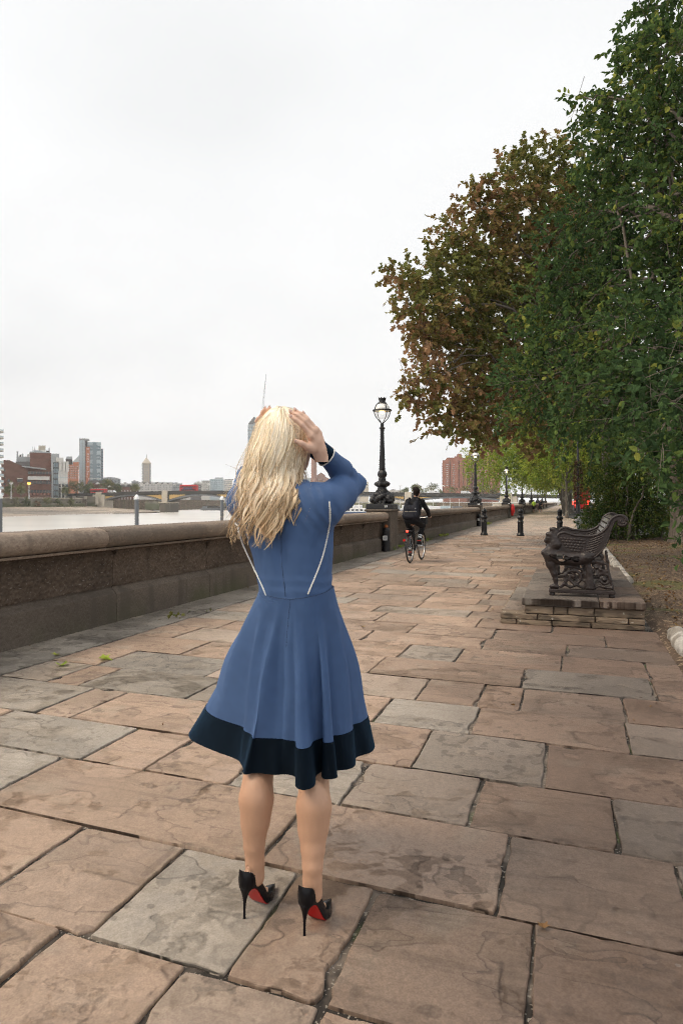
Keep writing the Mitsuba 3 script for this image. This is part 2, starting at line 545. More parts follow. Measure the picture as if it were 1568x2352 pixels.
for px, py, t_, l_ in ((460, 2080, 0.75, 7), (190, 2050, 0.35, 5), (40, 1980, 0.1, 4), (230, 1690, 0.85, 6), (60, 1765, 0.85, 7), (690, 1800, 0.95, 9), (980, 1640, 0.85, 8), (170, 1597, 0.75, 6), (1000, 1740, 0.65, 4), (950, 1815, 0.55, 4), (1330, 1565, 0.9, 4), (300, 1860, 0.05, 5), (330, 1640, 0.05, 6), (350, 1740, 0.1, 6), (470, 1740, 0.15, 5), (700, 2180, 0.2, 4),
                        (960, 1980, 0.15, 5), (990, 2210, 0.35, 3), (1380, 2020, 0.4, 2), (1420, 2260, 0.2, 3), (1250, 1870, 0.3, 3), (1180, 1670, 0.35, 5), (200, 1530, 0.6, 4), (150, 2280, 0.3, 4)):
    d_ = EYE * 1568 / (py - 1153)
    q_ = P(px, py, d_)
    GREYS.append((q_[0], q_[1], t_, l_))
for q, (a, b, y0, y1, r) in enumerate(sl):
    if b <= a + 0.05:
        continue
    g = 0.0085 if y0 < 4 else 0.0075
    fine = 2 if y0 < 6 else (1 if y0 < 16 else 0)
    gs = rs.uniform(0.6, 1.5)
    me = slab_mesh(a + g * gs, b - g, lambda x, y0=y0: y0 - SLANT * x + g * gs, lambda x, y1=y1: y1 - SLANT * x - g, fine, q)
    tone, lv = float(np.clip(rs.beta(0.9, 2.0), 0, 0.98)), rs.randint(2, 8)
    for gx_, gy_, t_, l_ in GREYS:
        if a < gx_ < b and y0 - SLANT * gx_ < gy_ < y1 - SLANT * gx_:
            tone, lv = t_, l_
    uv = np.tile([lv + tone, rs.uniform(0, 1)], (len(me.vertices), 1))
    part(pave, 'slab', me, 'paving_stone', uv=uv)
# a smoother edging course along the foot of the wall
y = 0.3
while y < PAVE_END:
    L = rs.uniform(1.1, 1.9)
    me = slab_mesh(XW0 - 0.02, XEDGE - 0.012, lambda x, y=y: y + 0.006, lambda x, y=y: y + L - 0.006, 2 if y < 8 else 1 if y < 16 else 0, 700 + int(y * 10))
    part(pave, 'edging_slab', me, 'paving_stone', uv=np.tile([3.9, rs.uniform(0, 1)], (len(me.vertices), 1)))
    y += L
part(pave, 'joint_bed', tc.box(extents=(6.5, PAVE_END + 3, 0.02)).apply_translation((-2.05, PAVE_END / 2 - 1, -0.024)), 'joint_grit')
# beyond the slabs that can be told apart
fx = np.array([[-5.3, PAVE_END - 0.05], [0.45, PAVE_END - 0.05], [0.45, 60], [-0.6, 75], [-0.6, 330], [-5.3, 330]])
part(pave, 'far_surface', prism(fx, -0.06, -0.001), 'far_paving')


# ------------------------------------------------------------------ the granite river wall
def granite(p, n, uv):
    a = mix((0.066, 0.051, 0.040), (0.155, 0.126, 0.101), fbm(p.x * 45, p.y * 45, p.z * 45, octaves=3))
    a = a * (0.62 + 0.76 * fbm(p.x * 1.3, p.y * 1.3, p.z * 2.5 + uv.y * 40, octaves=3)) * (0.85 + 0.3 * uv.x)
    a = a * (0.75 + 0.5 * noise(p.x * 170, p.y * 170, p.z * 170))
    streak = smoothstep(0.52, 0.70, fbm(p.y * 7, p.x * 7, p.z * 0.8, octaves=3))
    a = mix(a, C3(0.075, 0.062, 0.05), 0.6 * streak)
    moss = smoothstep(0.30, 0.0, p.z + 0.25 * (fbm(p.x * 3, p.y * 3, p.z * 3) - 0.5)) * smoothstep(0.42, 0.6, fbm(p.y * 1.1, p.x, 3.3))
    return mix(a, C3(0.075, 0.08, 0.035), 0.6 * moss)


textured('granite', granite, rough_=0.75, bump=lambda p, n, uv: 0.004 * noise(p.x * 60, p.y * 60, p.z * 60) + 0.006 * fbm(p.x * 18, p.y * 18, p.z * 18), eps=0.003)
def granite_rough_h(p, n, uv):
    return 0.020 * noise(p.x * 26, p.y * 26, p.z * 26) + 0.014 * noise(p.x * 60, p.y * 60, p.z * 60)
def granite_dark(p, n, uv):
    a = granite(p, n, uv)
    f = noise(p.x * 34, p.y * 34, p.z * 34)
    a = a * mix((0.55, 0.50, 0.46), (1.15, 1.05, 0.98), f)
    return mix(a, C3(0.34, 0.30, 0.27), 0.40 * smoothstep(0.80, 0.90, noise(p.x * 52, p.y * 52, p.z * 52)))
textured('pale_granite', lambda p, n, uv: granite(p, n, uv) * C3(1.85, 1.78, 1.72), rough_=0.7, bump=lambda p, n, uv: 0.004 * noise(p.x * 60, p.y * 60, p.z * 60) + 0.005 * fbm(p.x * 18, p.y * 18, p.z * 18), eps=0.003)
textured('rough_granite', granite_dark, rough_=0.8, bump=granite_rough_h, eps=0.004)

LAMP_Y = [20.0 + 21.7 * k for k in range(8)]
wall = thing('embankment_wall', 'long weathered granite river wall with rounded coping and square piers', 'wall')


def wall_prof(pts, y0, y1, seed, gap=0.004, segs=1):
    yy = np.linspace(y0 + gap, y1 - gap, segs + 1)
    p = np.array(pts)
    R = [np.c_[p[:, 0], np.full(len(p), y), p[:, 1]] for y in yy]
    m = loft(R, True, caps=True)
    if segs > 1:
        v = np.array(m.vertices); d = (meshkit.fbm(v * np.array([9, 9, 9]) + seed, 3, 2) - 0.5) * 0.02
        v[:, 0] += d; v[:, 2] += 0.3 * d
        m.vertices = v
    m.fix_normals()
    return m


cop = [(-5.62, 0.90), (-5.07, 0.89), (-5.06, 0.915)]
for th in np.linspace(-0.45 * PI, 0.5 * PI, 12):
    cop.append((-5.15 + 0.125 * math.cos(th), 1.025 + 0.115 * math.sin(th)))
cop += [(-5.3, 1.152), (-5.5, 1.14), (-5.62, 1.10)]
pan = [(-5.60, 0.43)] + [(-5.245, z) for z in np.linspace(0.43, 0.855, 14)] + [(-5.19, 0.875), (-5.17, 0.885), (-5.60, 0.885)]
pli = [(-5.62, -0.05), (-5.19, -0.05), (-5.19, 0.335), (-5.20, 0.352), (-5.262, 0.405), (-5.262, 0.425), (-5.62, 0.425)]
starts = [-2.0] + [l + 0.48 for l in LAMP_Y]
ends = [l - 0.48 for l in LAMP_Y] + [330.0]
for s0, e0 in zip(starts, ends):
    near = s0 < 90
    k = max(1, round((e0 - s0) / (2.05 if near else 8)))
    cuts = s0 + (e0 - s0) * (np.arange(k + 1) / k)
    cuts[1:-1] += rs.uniform(-0.15, 0.15, k - 1)
    for a, b in zip(cuts[:-1], cuts[1:]):
        sg = 24 if b < 14 else 8 if b < 24 else 1
        for nm, pf, mt in (('coping_stone', cop, 'pale_granite'), ('panel_stone', pan, 'rough_granite'), ('plinth_stone', pli, 'granite')):
            off = 0 if nm == 'coping_stone' else 0.35
            if nm == 'panel_stone' and sg > 1:
                sg = int((b - a) / (0.035 if b < 14 else 0.06))
            me = wall_prof(pf, a + (off if a > s0 else 0), min(b + off, e0) if b < e0 else b, rs.uniform(0, 99), 0.004, sg)
            if nm == 'panel_stone' and sg > 1:      # rock-faced: the face itself is broken up
                v = np.array(me.vertices); fc = (v[:, 0] > -5.3) & (v[:, 2] > 0.45) & (v[:, 2] < 0.845)
                v[:, 0] += fc * (0.065 * (meshkit.fbm(v * 7.5, 4, 3) - 0.46) + 0.03 * (meshkit.noise(v * 26, 6) - 0.5))
                me.vertices = v
            part_uv(wall, nm, me, mt, 40, [rs.uniform(), rs.uniform()])
for y in LAMP_Y:
    me = cat([box(-5.72, -4.98, y - 0.475, y + 0.475, -0.05, 1.17, 0.012), box(-5.78, -4.94, y - 0.53, y + 0.53, 1.165, 1.235, 0.03)])
    part_uv(wall, 'pier', me, 'granite', 0, [0.6, y * 0.013 % 1])
# the outer face down to the river bed
part_uv(wall, 'river_face', box(-6.0, -5.63, -40, 330, -7.5, 0.88), 'granite', 0, [0.4, 0.2])

# ------------------------------------------------------------------ planted bed, road, river, far bank
def soil(p, n, uv):
    a = mix((0.038, 0.026, 0.019), (0.100, 0.069, 0.048), fbm(p.x * 3, p.y * 3, 0, octaves=4))
    a = mix(a, C3(0.27, 0.20, 0.13), 0.6 * smoothstep(0.66, 0.76, noise(p.x * 36, p.y * 36, 0)))
    a = a * (0.8 + 0.4 * noise(p.x * 110, p.y * 110, 0))
    return mix(a, C3(0.07, 0.075, 0.025), 0.7 * smoothstep(0.60, 0.72, fbm(p.x * 1.3, p.y * 1.3, 5, octaves=4)))


textured('soil', soil, rough_=0.95, bump=lambda p, n, uv: 0.03 * fbm(p.x * 14, p.y * 14, 0), eps=0.005)
bed = struct('planted_bed')
labels[bed]['label'] = 'bare brown earth bed beneath the trees'
gxx, gyy = np.meshgrid(np.linspace(0.86, 16, 120), np.linspace(3.0, 31.0, 180), indexing='ij')
gz = 0.015 + 0.10 * np.clip((gxx - 1.1) / 3, 0, 1) + 0.05 * (meshkit.fbm(np.stack([gxx * 1.2, gyy * 1.2, gxx * 0], -1), 4) - 0.5)
gz = np.where(gxx < 0.9, -0.03, gz)
m, n = gxx.shape
i, jj = np.meshgrid(np.arange(m - 1), np.arange(n - 1), indexing='ij')
a = i * n + jj
put(bed, trimesh.Trimesh(np.stack([gxx, gyy, gz], -1).reshape(-1, 3), np.concatenate([np.stack([a, a + n, a + n + 1], -1).reshape(-1, 3), np.stack([a, a + n + 1, a + 1], -1).reshape(-1, 3)]), process=False), 'soil', smooth=True)


def asphalt(p, n, uv):
    return C3(0.05, 0.05, 0.052) * (0.8 + 0.4 * fbm(p.x * 2, p.y * 2, 0)) * (0.8 + 0.4 * noise(p.x * 80, p.y * 80, 0))


textured('asphalt', asphalt, rough_=0.8)
road = struct('road')
put(road, prism([(0.6, 31.0), (60, 31.0), (60, 420), (-0.4, 420), (-0.4, 76), (0.6, 60)], -0.5, -0.10), 'asphalt')
kerb = struct('kerb')
put(kerb, prism([(0.43, 31.0), (0.6, 31.0), (0.6, 60), (-0.4, 76), (-0.4, 330), (-0.58, 330), (-0.58, 75), (0.43, 59.6)], -0.4, 0.012), 'asphalt')

land = struct('ground')
put(land, prism([(-5.9, -60), (400, -60), (400, 1400), (-5.9, 1400)], -3.0, -0.13), 'soil')


def water_c(p, n, uv):
    return mix((0.42, 0.405, 0.375), (0.50, 0.485, 0.455), fbm(p.x * 0.02, p.y * 0.05, 0))


textured('water_surface', water_c, rough_=0.20, spec=1.0,
         bump=lambda p, n, uv: 0.030 * fbm(p.x * 0.9, p.y * 1.6, 0, octaves=3) + 0.01 * noise(p.x * 4, p.y * 6, 0), eps=0.05)
WL = -4.3
river = struct('river')
put(river, trimesh.Trimesh([[-1500, -200, WL], [-5.8, -200, WL], [-5.8, 1400, WL], [-1500, 1400, WL]], [[0, 1, 2], [0, 2, 3]], process=False), 'water_surface')


def mud(p, n, uv):
    a = mix((0.19, 0.15, 0.115), (0.40, 0.335, 0.265), fbm(p.x * 0.06, p.y * 0.05, 0, octaves=5))
    a = mix(a, C3(0.15, 0.125, 0.10), 0.7 * smoothstep(0.55, 0.66, fbm(p.x * 0.25, p.y * 0.05, 4, octaves=4)))
    return a * (0.75 + 0.5 * noise(p.x * 1.5, p.y * 1.5, 0))


textured('mud', mud, rough_=0.55)
fore = struct('foreshore')
yy = np.linspace(60, 330, 60)
rows = []
for t, z in ((0, -4.55), (0.12, -4.1), (0.45, -2.9), (0.8, -1.6), (1.0, -1.0)):
    edge = -209 + 10 * (meshkit.noise(np.c_[yy * 0.03, yy * 0, yy * 0], 3) - 0.5) + 4 * (meshkit.noise(np.c_[yy * 0.12, yy * 0, yy * 0], 4) - 0.5) + np.clip((yy - 255) / 75, 0, 1) * 0
    x = edge * (1 - t) + (-262) * t
    rows.append(np.c_[x, yy, np.full(len(yy), z) + 0.4 * (meshkit.noise(np.c_[yy * 0.1, yy * 0 + t * 5, yy * 0], 6) - 0.5)])
put(fore, loft(rows, False), 'mud', smooth=True)
# mud bank under and past the bridge
fore2 = struct('mud_bank')
pts = [P(180, 1163, 420), P(320, 1160, 470), P(370, 1166, 420), P(378, 1172, 380), P(340, 1177, 345), P(230, 1180, 330), P(150, 1175, 330)]
c = np.mean(pts, 0)
ring = np.array([[q[0], q[1], WL - 0.3] for q in pts]); ring = spline(np.vstack([ring, ring[:1]]), 40)[:-1]
rows = [ring * [1, 1, 1], c * [0.35, 0.35, 0] + ring * [0.65, 0.65, 0] + [0, 0, -3.4], c * [0.75, 0.75, 0] + ring * [0.25, 0.25, 0] + [0, 0, -2.6]]
put(fore2, loft(rows, True, True), 'mud', smooth=True)
bank = struct('far_bank')
put(bank, prism([(-264, 40), (-264, 420), (-300, 560), (-420, 760), (-700, 1000), (-1450, 1380), (-1450, 40)], -7, 3.0), 'soil')
# ================================================================== street furniture
def iron_c(p, n, uv):
    return C3(0.011, 0.011, 0.013) * (0.7 + 0.6 * fbm(p.x * 14, p.y * 14, p.z * 14))


textured('black_iron', iron_c, rough_=0.38, spec=0.5, bump=lambda p, n, uv: 0.0015 * noise(p.x * 70, p.y * 70, p.z * 70), eps=0.003)


def rust_c(p, n, uv):
    a = mix((0.011, 0.0080, 0.0075), (0.034, 0.0225, 0.0205), fbm(p.x * 9, p.y * 9, p.z * 9, octaves=4))
    return mix(a, C3(0.05, 0.046, 0.043), 0.35 * smoothstep(0.6, 0.8, fbm(p.x * 30, p.y * 30, p.z * 30)) * smoothstep(0.1, 0.8, n.z + 0.3))


textured('cast_iron', rust_c, rough_=0.45, spec=0.5, bump=lambda p, n, uv: 0.004 * fbm(p.x * 55, p.y * 55, p.z * 55), eps=0.002)
plain('opal_glass', (0.80, 0.79, 0.76), 0.25, spec=0.5)
scene['clear_glass'] = {'type': 'thindielectric', 'int_ior': 1.5}
plain('number_paint', (0.75, 0.75, 0.75), 0.5)
plain('reflector', (0.75, 0.72, 0.62), 0.3)

# ---- lamps on the wall's piers
def dolphins():
    """the tangled pair of fish about the foot of the column"""
    F = Field([-0.44, -0.44, 0.0], [0.44, 0.44, 0.64], 0.013)
    F.chain([(0, 0, 0), (0, 0, 0.60)], [0.24, 0.10], 0.05)
    for s in range(4):
        a0 = s * PI / 2 + PI / 4
        pts, rr = [], []
        for t in np.linspace(0, 1, 9):
            a = a0 + 0.3 + 3.4 * t
            r = 0.30 - 0.19 * t + 0.03 * math.sin(5 * t)
            pts.append((r * math.cos(a), r * math.sin(a), 0.10 + 0.42 * t + 0.05 * math.sin(7 * t)))
            rr.append(0.095 - 0.055 * t)
        F.chain(pts, rr, 0.018)
        h = np.array([0.33 * math.cos(a0 + 0.15), 0.33 * math.sin(a0 + 0.15), 0.17])
        F.ell(h, (0.115, 0.115, 0.13), 0.02)
        F.ell(h + [0.06 * math.cos(a0), 0.06 * math.sin(a0), -0.07], (0.075, 0.075, 0.05), 0.015)
        F.ell(h + [0.05 * math.cos(a0 + .7), 0.05 * math.sin(a0 + .7), 0.06], (0.035, 0.035, 0.035), 0.01)
        F.ell(h + [0.05 * math.cos(a0 - .7), 0.05 * math.sin(a0 - .7), 0.06], (0.035, 0.035, 0.035), 0.01)
        for q in range(3):
            a = a0 + 0.5 + q * 0.35
            F.chain([(0.30 * math.cos(a), 0.30 * math.sin(a), 0.02), (0.27 * math.cos(a + .1), 0.27 * math.sin(a + .1), 0.22)], [0.055, 0.03], 0.012)
    return taubin(F.mesh(lambda p: 0.010 * np.sin(40 * np.arctan2(p[..., 1], p[..., 0]) * 0.5 + 60 * p[..., 2]) * 0.6 + 0.02 * (meshkit.noise(p * 16, 3) - 0.5)), 3)


LAMP = {}
LAMP['plinth_block'] = mikit.ply(box(-0.40, 0.40, -0.40, 0.40, 0, 0.155, 0.012), 'black_iron')
LAMP['dolphin_base'] = mikit.ply(dolphins().apply_translation((0, 0, 0.15)), 'black_iron', smooth=True)
bulb = []
for z, r in ((0.60, .10), (0.62, .13), (0.645, .105), (0.66, .12), (0.70, .19), (0.75, .225), (0.79, .22), (0.83, .165), (0.865, .11), (0.90, .10)):
    bulb.append((r, z))
zz = spline([(r, z) for r, z in bulb], 40)
lb = lathe([tuple(q) for q in zz], 48, flute=8, amp=0.10)
LAMP['lobed_knop'] = mikit.ply(lb, 'black_iron', smooth=40)
vz = spline([(.095, .90), (.12, .915), (.095, .94), (.11, .97), (.137, 1.03), (.135, 1.09), (.105, 1.15), (.09, 1.19), (.105, 1.205), (.11, 1.225)], 40)
LAMP['vase'] = mikit.ply(lathe([tuple(q) for q in vz], 40, flute=10, amp=0.05), 'black_iron', smooth=50)
col = [(.085, 1.225), (.084, 1.33), (.092, 1.335), (.092, 1.355), (.083, 1.36), (.080, 1.47), (.088, 1.475), (.088, 1.495), (.078, 1.50), (.054, 2.36), (.062, 2.37), (.062, 2.40), (.055, 2.41), (.085, 2.445), (.088, 2.46), (.058, 2.48), (.050, 2.50), (.050, 2.57), (.03, 2.60)]
LAMP['column'] = mikit.ply(lathe(col, 48, flute=12, amp=0.07), 'black_iron', smooth=25)
GZ, GR = 2.97, 0.245
ribs = []
for q in range(4):
    a = q * PI / 2 + PI / 4
    pr = [(0.02, 2.585), (0.09, 2.65), (0.20, 2.76), (0.265, 2.88), (0.275, 2.985)]
    pr2 = [(0.255, 3.0), (0.215, 3.12), (0.135, 3.21)]
    for z in (pr, pr2):
        c = spline(np.array([(r * math.cos(a), r * math.sin(a), h) for r, h in z]), 14)
        ribs.append(tube(c, 0.013, 6))
LAMP['cage'] = mikit.ply(cat(ribs), 'black_iron', smooth=60)
ring = [(0.262, 2.965), (0.285, 2.965), (0.295, 2.985), (0.285, 3.01), (0.262, 3.01), (0.262, 2.965)]
LAMP['ring'] = mikit.ply(lathe(ring, 40, caps=False), 'black_iron', smooth=30)
up_ = [(GR * math.sin(t), GZ + GR * math.cos(t)) for t in np.linspace(PI / 2 - 0.02, 0.35, 14)]
LAMP['opal_dome'] = mikit.ply(lathe([(r, z) for r, z in up_], 32, caps=False), 'opal_glass', smooth=True)
lo_ = [(GR * math.sin(t), GZ - GR * math.cos(t)) for t in np.linspace(0.1, PI / 2, 14)]
LAMP['clear_bowl'] = mikit.ply(lathe(lo_, 32, caps=False), 'clear_glass', smooth=True)
LAMP['reflector'] = mikit.ply(lathe([(0.215, GZ - 0.005), (0.13, GZ + 0.05), (0.02, GZ + 0.06)], 32), 'reflector', smooth=True)
LAMP['lit_bulb'] = {**mikit.ply(trimesh.creation.uv_sphere(0.075, count=[10, 16]).apply_scale((1, 1, 0.62)).apply_translation((0, 0, GZ - 0.045)), None), 'emitter': {'type': 'area', 'radiance': rgb(1.6, 1.15, 0.50)}}
cap_ = [(0.11, 3.17), (0.135, 3.20), (0.125, 3.225), (0.10, 3.24), (0.095, 3.29)]
crown = lathe(cap_, 32)
pts = []
for k in range(32):
    a = k * 2 * PI / 32
    pts.append((a, 0.06 if k % 4 == 0 else (0.018 if k % 4 == 2 else 0.035)))
R = [[((0.098) * math.cos(a), 0.098 * math.sin(a), 3.285) for a, h in pts], [((0.118) * math.cos(a), 0.118 * math.sin(a), 3.325 + h) for a, h in pts], [((0.110) * math.cos(a), 0.110 * math.sin(a), 3.325 + h) for a, h in pts], [((0.088) * math.cos(a), 0.088 * math.sin(a), 3.285) for a, h in pts]]
LAMP['crown'] = mikit.ply(cat([crown, loft(R, True)]), 'black_iron')
ordn = ['nearest', 'second', 'third', 'fourth', 'fifth', 'sixth', 'seventh', 'eighth']
for k, y in enumerate(LAMP_Y):
    t = thing('street_lamp', 'ornate black lit globe lamp numbered 59 on the nearest wall pier' if k == 0 else f'{ordn[k]} ornate black globe lamp along the river wall, counting from the one numbered 59', 'street lamp', 'globe lamps along the river wall')
    M = T().translate([-5.36, y, 1.236])
    for nm, d in LAMP.items():
        if k >= 4 and nm in ('cage', 'ring', 'reflector', 'lit_bulb', 'clear_bowl', 'number'):
            if nm != 'clear_bowl':
                continue
        d2 = d if not (k >= 4 and nm == 'clear_bowl') else mikit.ply(lathe(lo_, 16, caps=False), 'opal_glass', smooth=True)
        put(num(f'{t}__{nm}'), d2, None, xf=M)
    if k == 0:
        tx = meshkit.text_mesh('59', 0.062, 0.004, bold=True)
        put(f'{t}__number', axes(tx, (-5.36 + 0.17, y - 0.404, 1.236 + 0.055), (1, 0, 0), (0, 0, 1), (0, -1, 0)), 'number_paint')
    elif k < 4:
        put(f'{t}__number_tag', box(-5.18, -5.04, y - 0.406, y - 0.400, 1.29, 1.35), 'number_paint')

# ---- black boxes with a number tag at the foot of the first two piers
plain('orange_paint', (0.35, 0.10, 0.02), 0.5)
plain('dark_plastic', (0.010, 0.010, 0.013), 0.4)
plain('grey_paint', (0.32, 0.32, 0.33), 0.5)
for k, y in enumerate(LAMP_Y[:2]):
    t = thing('marker_post', 'squat black post with a round 59 tag beside the nearest wall pier' if k == 0 else 'squat black post with a pale tag beside the second wall pier', 'post')
    F = Field([-0.16, -0.14, 0], [0.16, 0.14, 0.85], 0.012)
    F.chain([(0, 0, 0.0), (0, 0, 0.60)], [0.115, 0.105], 0.02)
    F.ell((0, 0, 0.62), (0.10, 0.10, 0.10), 0.03)
    m = taubin(F.mesh(), 4)
    M = T().translate([-5.07, y - 0.64, 0.0])
    put(f'{t}__body', m, 'dark_plastic', smooth=True, xf=M)
    put(f'{t}__cap', lathe([(.055, .70), (.06, .73), (.045, .775), (.01, .79)], 20), 'orange_paint' if k == 0 else 'dark_plastic', smooth=40, xf=M)
    from shapely.geometry import Point, box as sbox
    tag = prism(sbox(-0.05, -0.05, 0.05, 0.05).buffer(0.02), 0, 0.006)
    put(f'{t}__tag', axes(tag, (0.0, -0.118, 0.40), (1, 0, 0), (0, 0, 1), (0, -1, 0)), 'number_paint', xf=M)
    if k == 0:
        tx = meshkit.text_mesh('59', 0.055, 0.003, bold=True)
        put(f'{t}__number', axes(tx, (-0.047, -0.1245, 0.372), (1, 0, 0), (0, 0, 1), (0, -1, 0)), 'grey_paint', xf=M)

# ---- bollards
BOL = [(.165, 0), (.165, .05), (.15, .07), (.145, .10), (.125, .13), (.118, .16), (.112, .56), (.125, .57), (.135, .60), (.12, .63), (.105, .65), (.10, .70), (.125, .73), (.142, .77), (.14, .81), (.11, .85), (.085, .88), (.085, .93), (.12, .945), (.12, .965), (.085, .98), (.105, 1.02), (.108, 1.06), (.09, 1.11), (.05, 1.145), (.02, 1.155), (.018, 1.17)]
bmesh_ = mikit.ply(lathe(BOL, 28), 'black_iron', smooth=35)
bcap = mikit.ply(lathe([(.019, 1.165), (.028, 1.175), (.02, 1.19), (.004, 1.197)], 12), 'black_iron', smooth=True)
for (x, y), lb in zip(((-3.50, 30.2), (-1.96, 30.1), (-0.36, 30.0)), ('black iron bollard nearest the river wall', 'black iron bollard in the middle of the path, between two others', 'black iron bollard rising behind the bench')):
    t = thing('bollard', lb, 'bollard', 'bollards across the path')
    M = T().translate([x, y, -0.003])
    put(f'{t}__shaft', bmesh_, None, xf=M); put(f'{t}__finial', bcap, None, xf=M)

# ---- lifebuoy housing on the third pier
plain('red_plastic', (0.62, 0.015, 0.012), 0.3)
t = thing('lifebuoy_housing', 'red oval lifebuoy housing hanging on the third wall pier', 'lifebuoy')
hx = [(0.40 * math.cos(a), 0.53 * math.sin(a)) for a in np.linspace(0, 2 * PI, 40, endpoint=False)]
put(f'{t}__shell', axes(prism(hx, 0, 0.20), (-4.93, 63.4, 0.72), (0, -1, 0), (0, 0, 1), (1, 0, 0)), 'red_plastic')
rg = lathe([(0.20 + 0.07 * math.cos(a), 0.07 * math.sin(a)) for a in np.linspace(0, 2 * PI, 14)], 28, caps=False)
put(f'{t}__ring', axes(rg, (-4.70, 63.4, 0.74), (0, 1.0, 0), (0, 0, 1.3), (1, 0, 0)), 'red_plastic', smooth=True)

# ---- bench on its stepped stone base
def gritstone_c(p, n, uv):
    a = mix((0.12, 0.090, 0.064), (0.25, 0.192, 0.138), fbm(p.x * 11, p.y * 11, p.z * 11 + uv.y * 50, octaves=4)) * (0.7 + 0.6 * uv.x)
    a = mix(a, C3(0.06, 0.048, 0.036), 0.75 * smoothstep(0.52, 0.68, fbm(p.x * 6, p.y * 6, p.z * 12, octaves=4)))
    return mix(a, C3(0.45, 0.42, 0.36), 0.7 * smoothstep(0.88, 0.91, noise(p.x * 22, p.y * 22, p.z * 22)))


textured('gritstone', gritstone_c, rough_=0.85, bump=lambda p, n, uv: 0.012 * fbm(p.x * 20, p.y * 20, p.z * 30, octaves=4) + 0.004 * noise(p.x * 90, p.y * 90, p.z * 90), eps=0.003)
base = thing('bench_plinth', 'stepped plinth of rough brown stone blocks under the iron bench', 'plinth')
rb = np.random.RandomState(3)
X0, X1, Y0, Y1 = -0.78, 0.815, 8.33, 12.72
XU = -0.50
def block(x0, x1, y0, y1, z0, z1, name='block', seed=0, mt='gritstone'):
    m = box(x0, x1, y0, y1, z0, z1, 0.006)
    m = trimesh.Trimesh(*trimesh.remesh.subdivide_to_size(m.vertices, m.faces, 0.06), process=True)
    m = rough(m, 0.010, 13, seed)
    part_uv(base, name, m, mt, 40, [rb.uniform(), rb.uniform()])
def course_row(z0, z1, xs0, xs1, lens, inset=0.0, seed=0):
    g = 0.006
    xs = [xs0]
    for l in lens:
        xs.append(xs[-1] + l * (xs1 - xs0))
    for a, b in zip(xs[:-1], xs[1:]):
        block(a + g, b - g, Y0 + inset - rb.uniform(0, 0.006), Y0 + 0.30, z0 + 0.003, z1 - 0.003, seed=int(a * 100) + 300 + seed)
    y = Y0 + 0.305
    while y < Y1 - 0.2:
        L = rb.uniform(0.4, 0.75)
        block(xs0 + inset - rb.uniform(0, 0.006), xs0 + 0.25, y, min(y + L - 0.012, Y1), z0 + 0.003, z1 - 0.003, seed=int(y * 100) + seed)
        block(xs1 - 0.25, xs1, y, min(y + L - 0.012, Y1), z0 + 0.003, z1 - 0.003, seed=int(y * 77) + seed)
        y += L
course_row(0.0, 0.062, X0, X1, (.12, .25, .27, .36))
course_row(0.062, 0.130, X0, X1, (.27, .40, .22, .11), seed=50)
course_row(0.132, 0.225, XU, X1, (.25, .12, .22, .41), 0.03, seed=90)
part_uv(base, 'core', box(XU + 0.05, X1 - 0.04, Y0 + 0.06, Y1 - 0.05, 0.01, 0.23), 'gritstone', 0, [0.0, 0.5])
part_uv(base, 'core', box(X0 + 0.05, XU + 0.2, Y0 + 0.06, Y1 - 0.05, 0.01, 0.115), 'gritstone', 0, [0.0, 0.6])
y = Y0 + 0.26 
while y < Y1 - 0.1:     # treads of the lower step
    L = rb.uniform(0.6, 0.9)
    m = box(X0 + 0.02, XU + 0.06, y + 0.004, min(y + L, Y1) - 0.004, 0.10, 0.134, 0.006)
    part_uv(base, 'tread', m, 'paving_stone', 0, [4 + rb.uniform(0.2, 0.9), rb.uniform()])
    y += L
ysl = [Y0 - 0.02, 9.05, 9.75, 10.5, 11.25, 12.0, Y1]
for a, b in zip(ysl[:-1], ysl[1:]):     # top slabs
    for u, v in ((XU - 0.03, 0.33), (0.33, X1 + 0.01)):
        m = box(u + 0.004, v - 0.004, a + 0.004, b - 0.004, 0.232, 0.322, 0.010)
        m = trimesh.Trimesh(*trimesh.remesh.subdivide_to_size(m.vertices, m.faces, 0.08), process=True)
        m = rough(m, 0.008, 12, int(a * 10))
        part_uv(base, 'top_slab', m, 'paving_stone', 40, [4 + rb.uniform(0.3, 0.9), rb.uniform()])

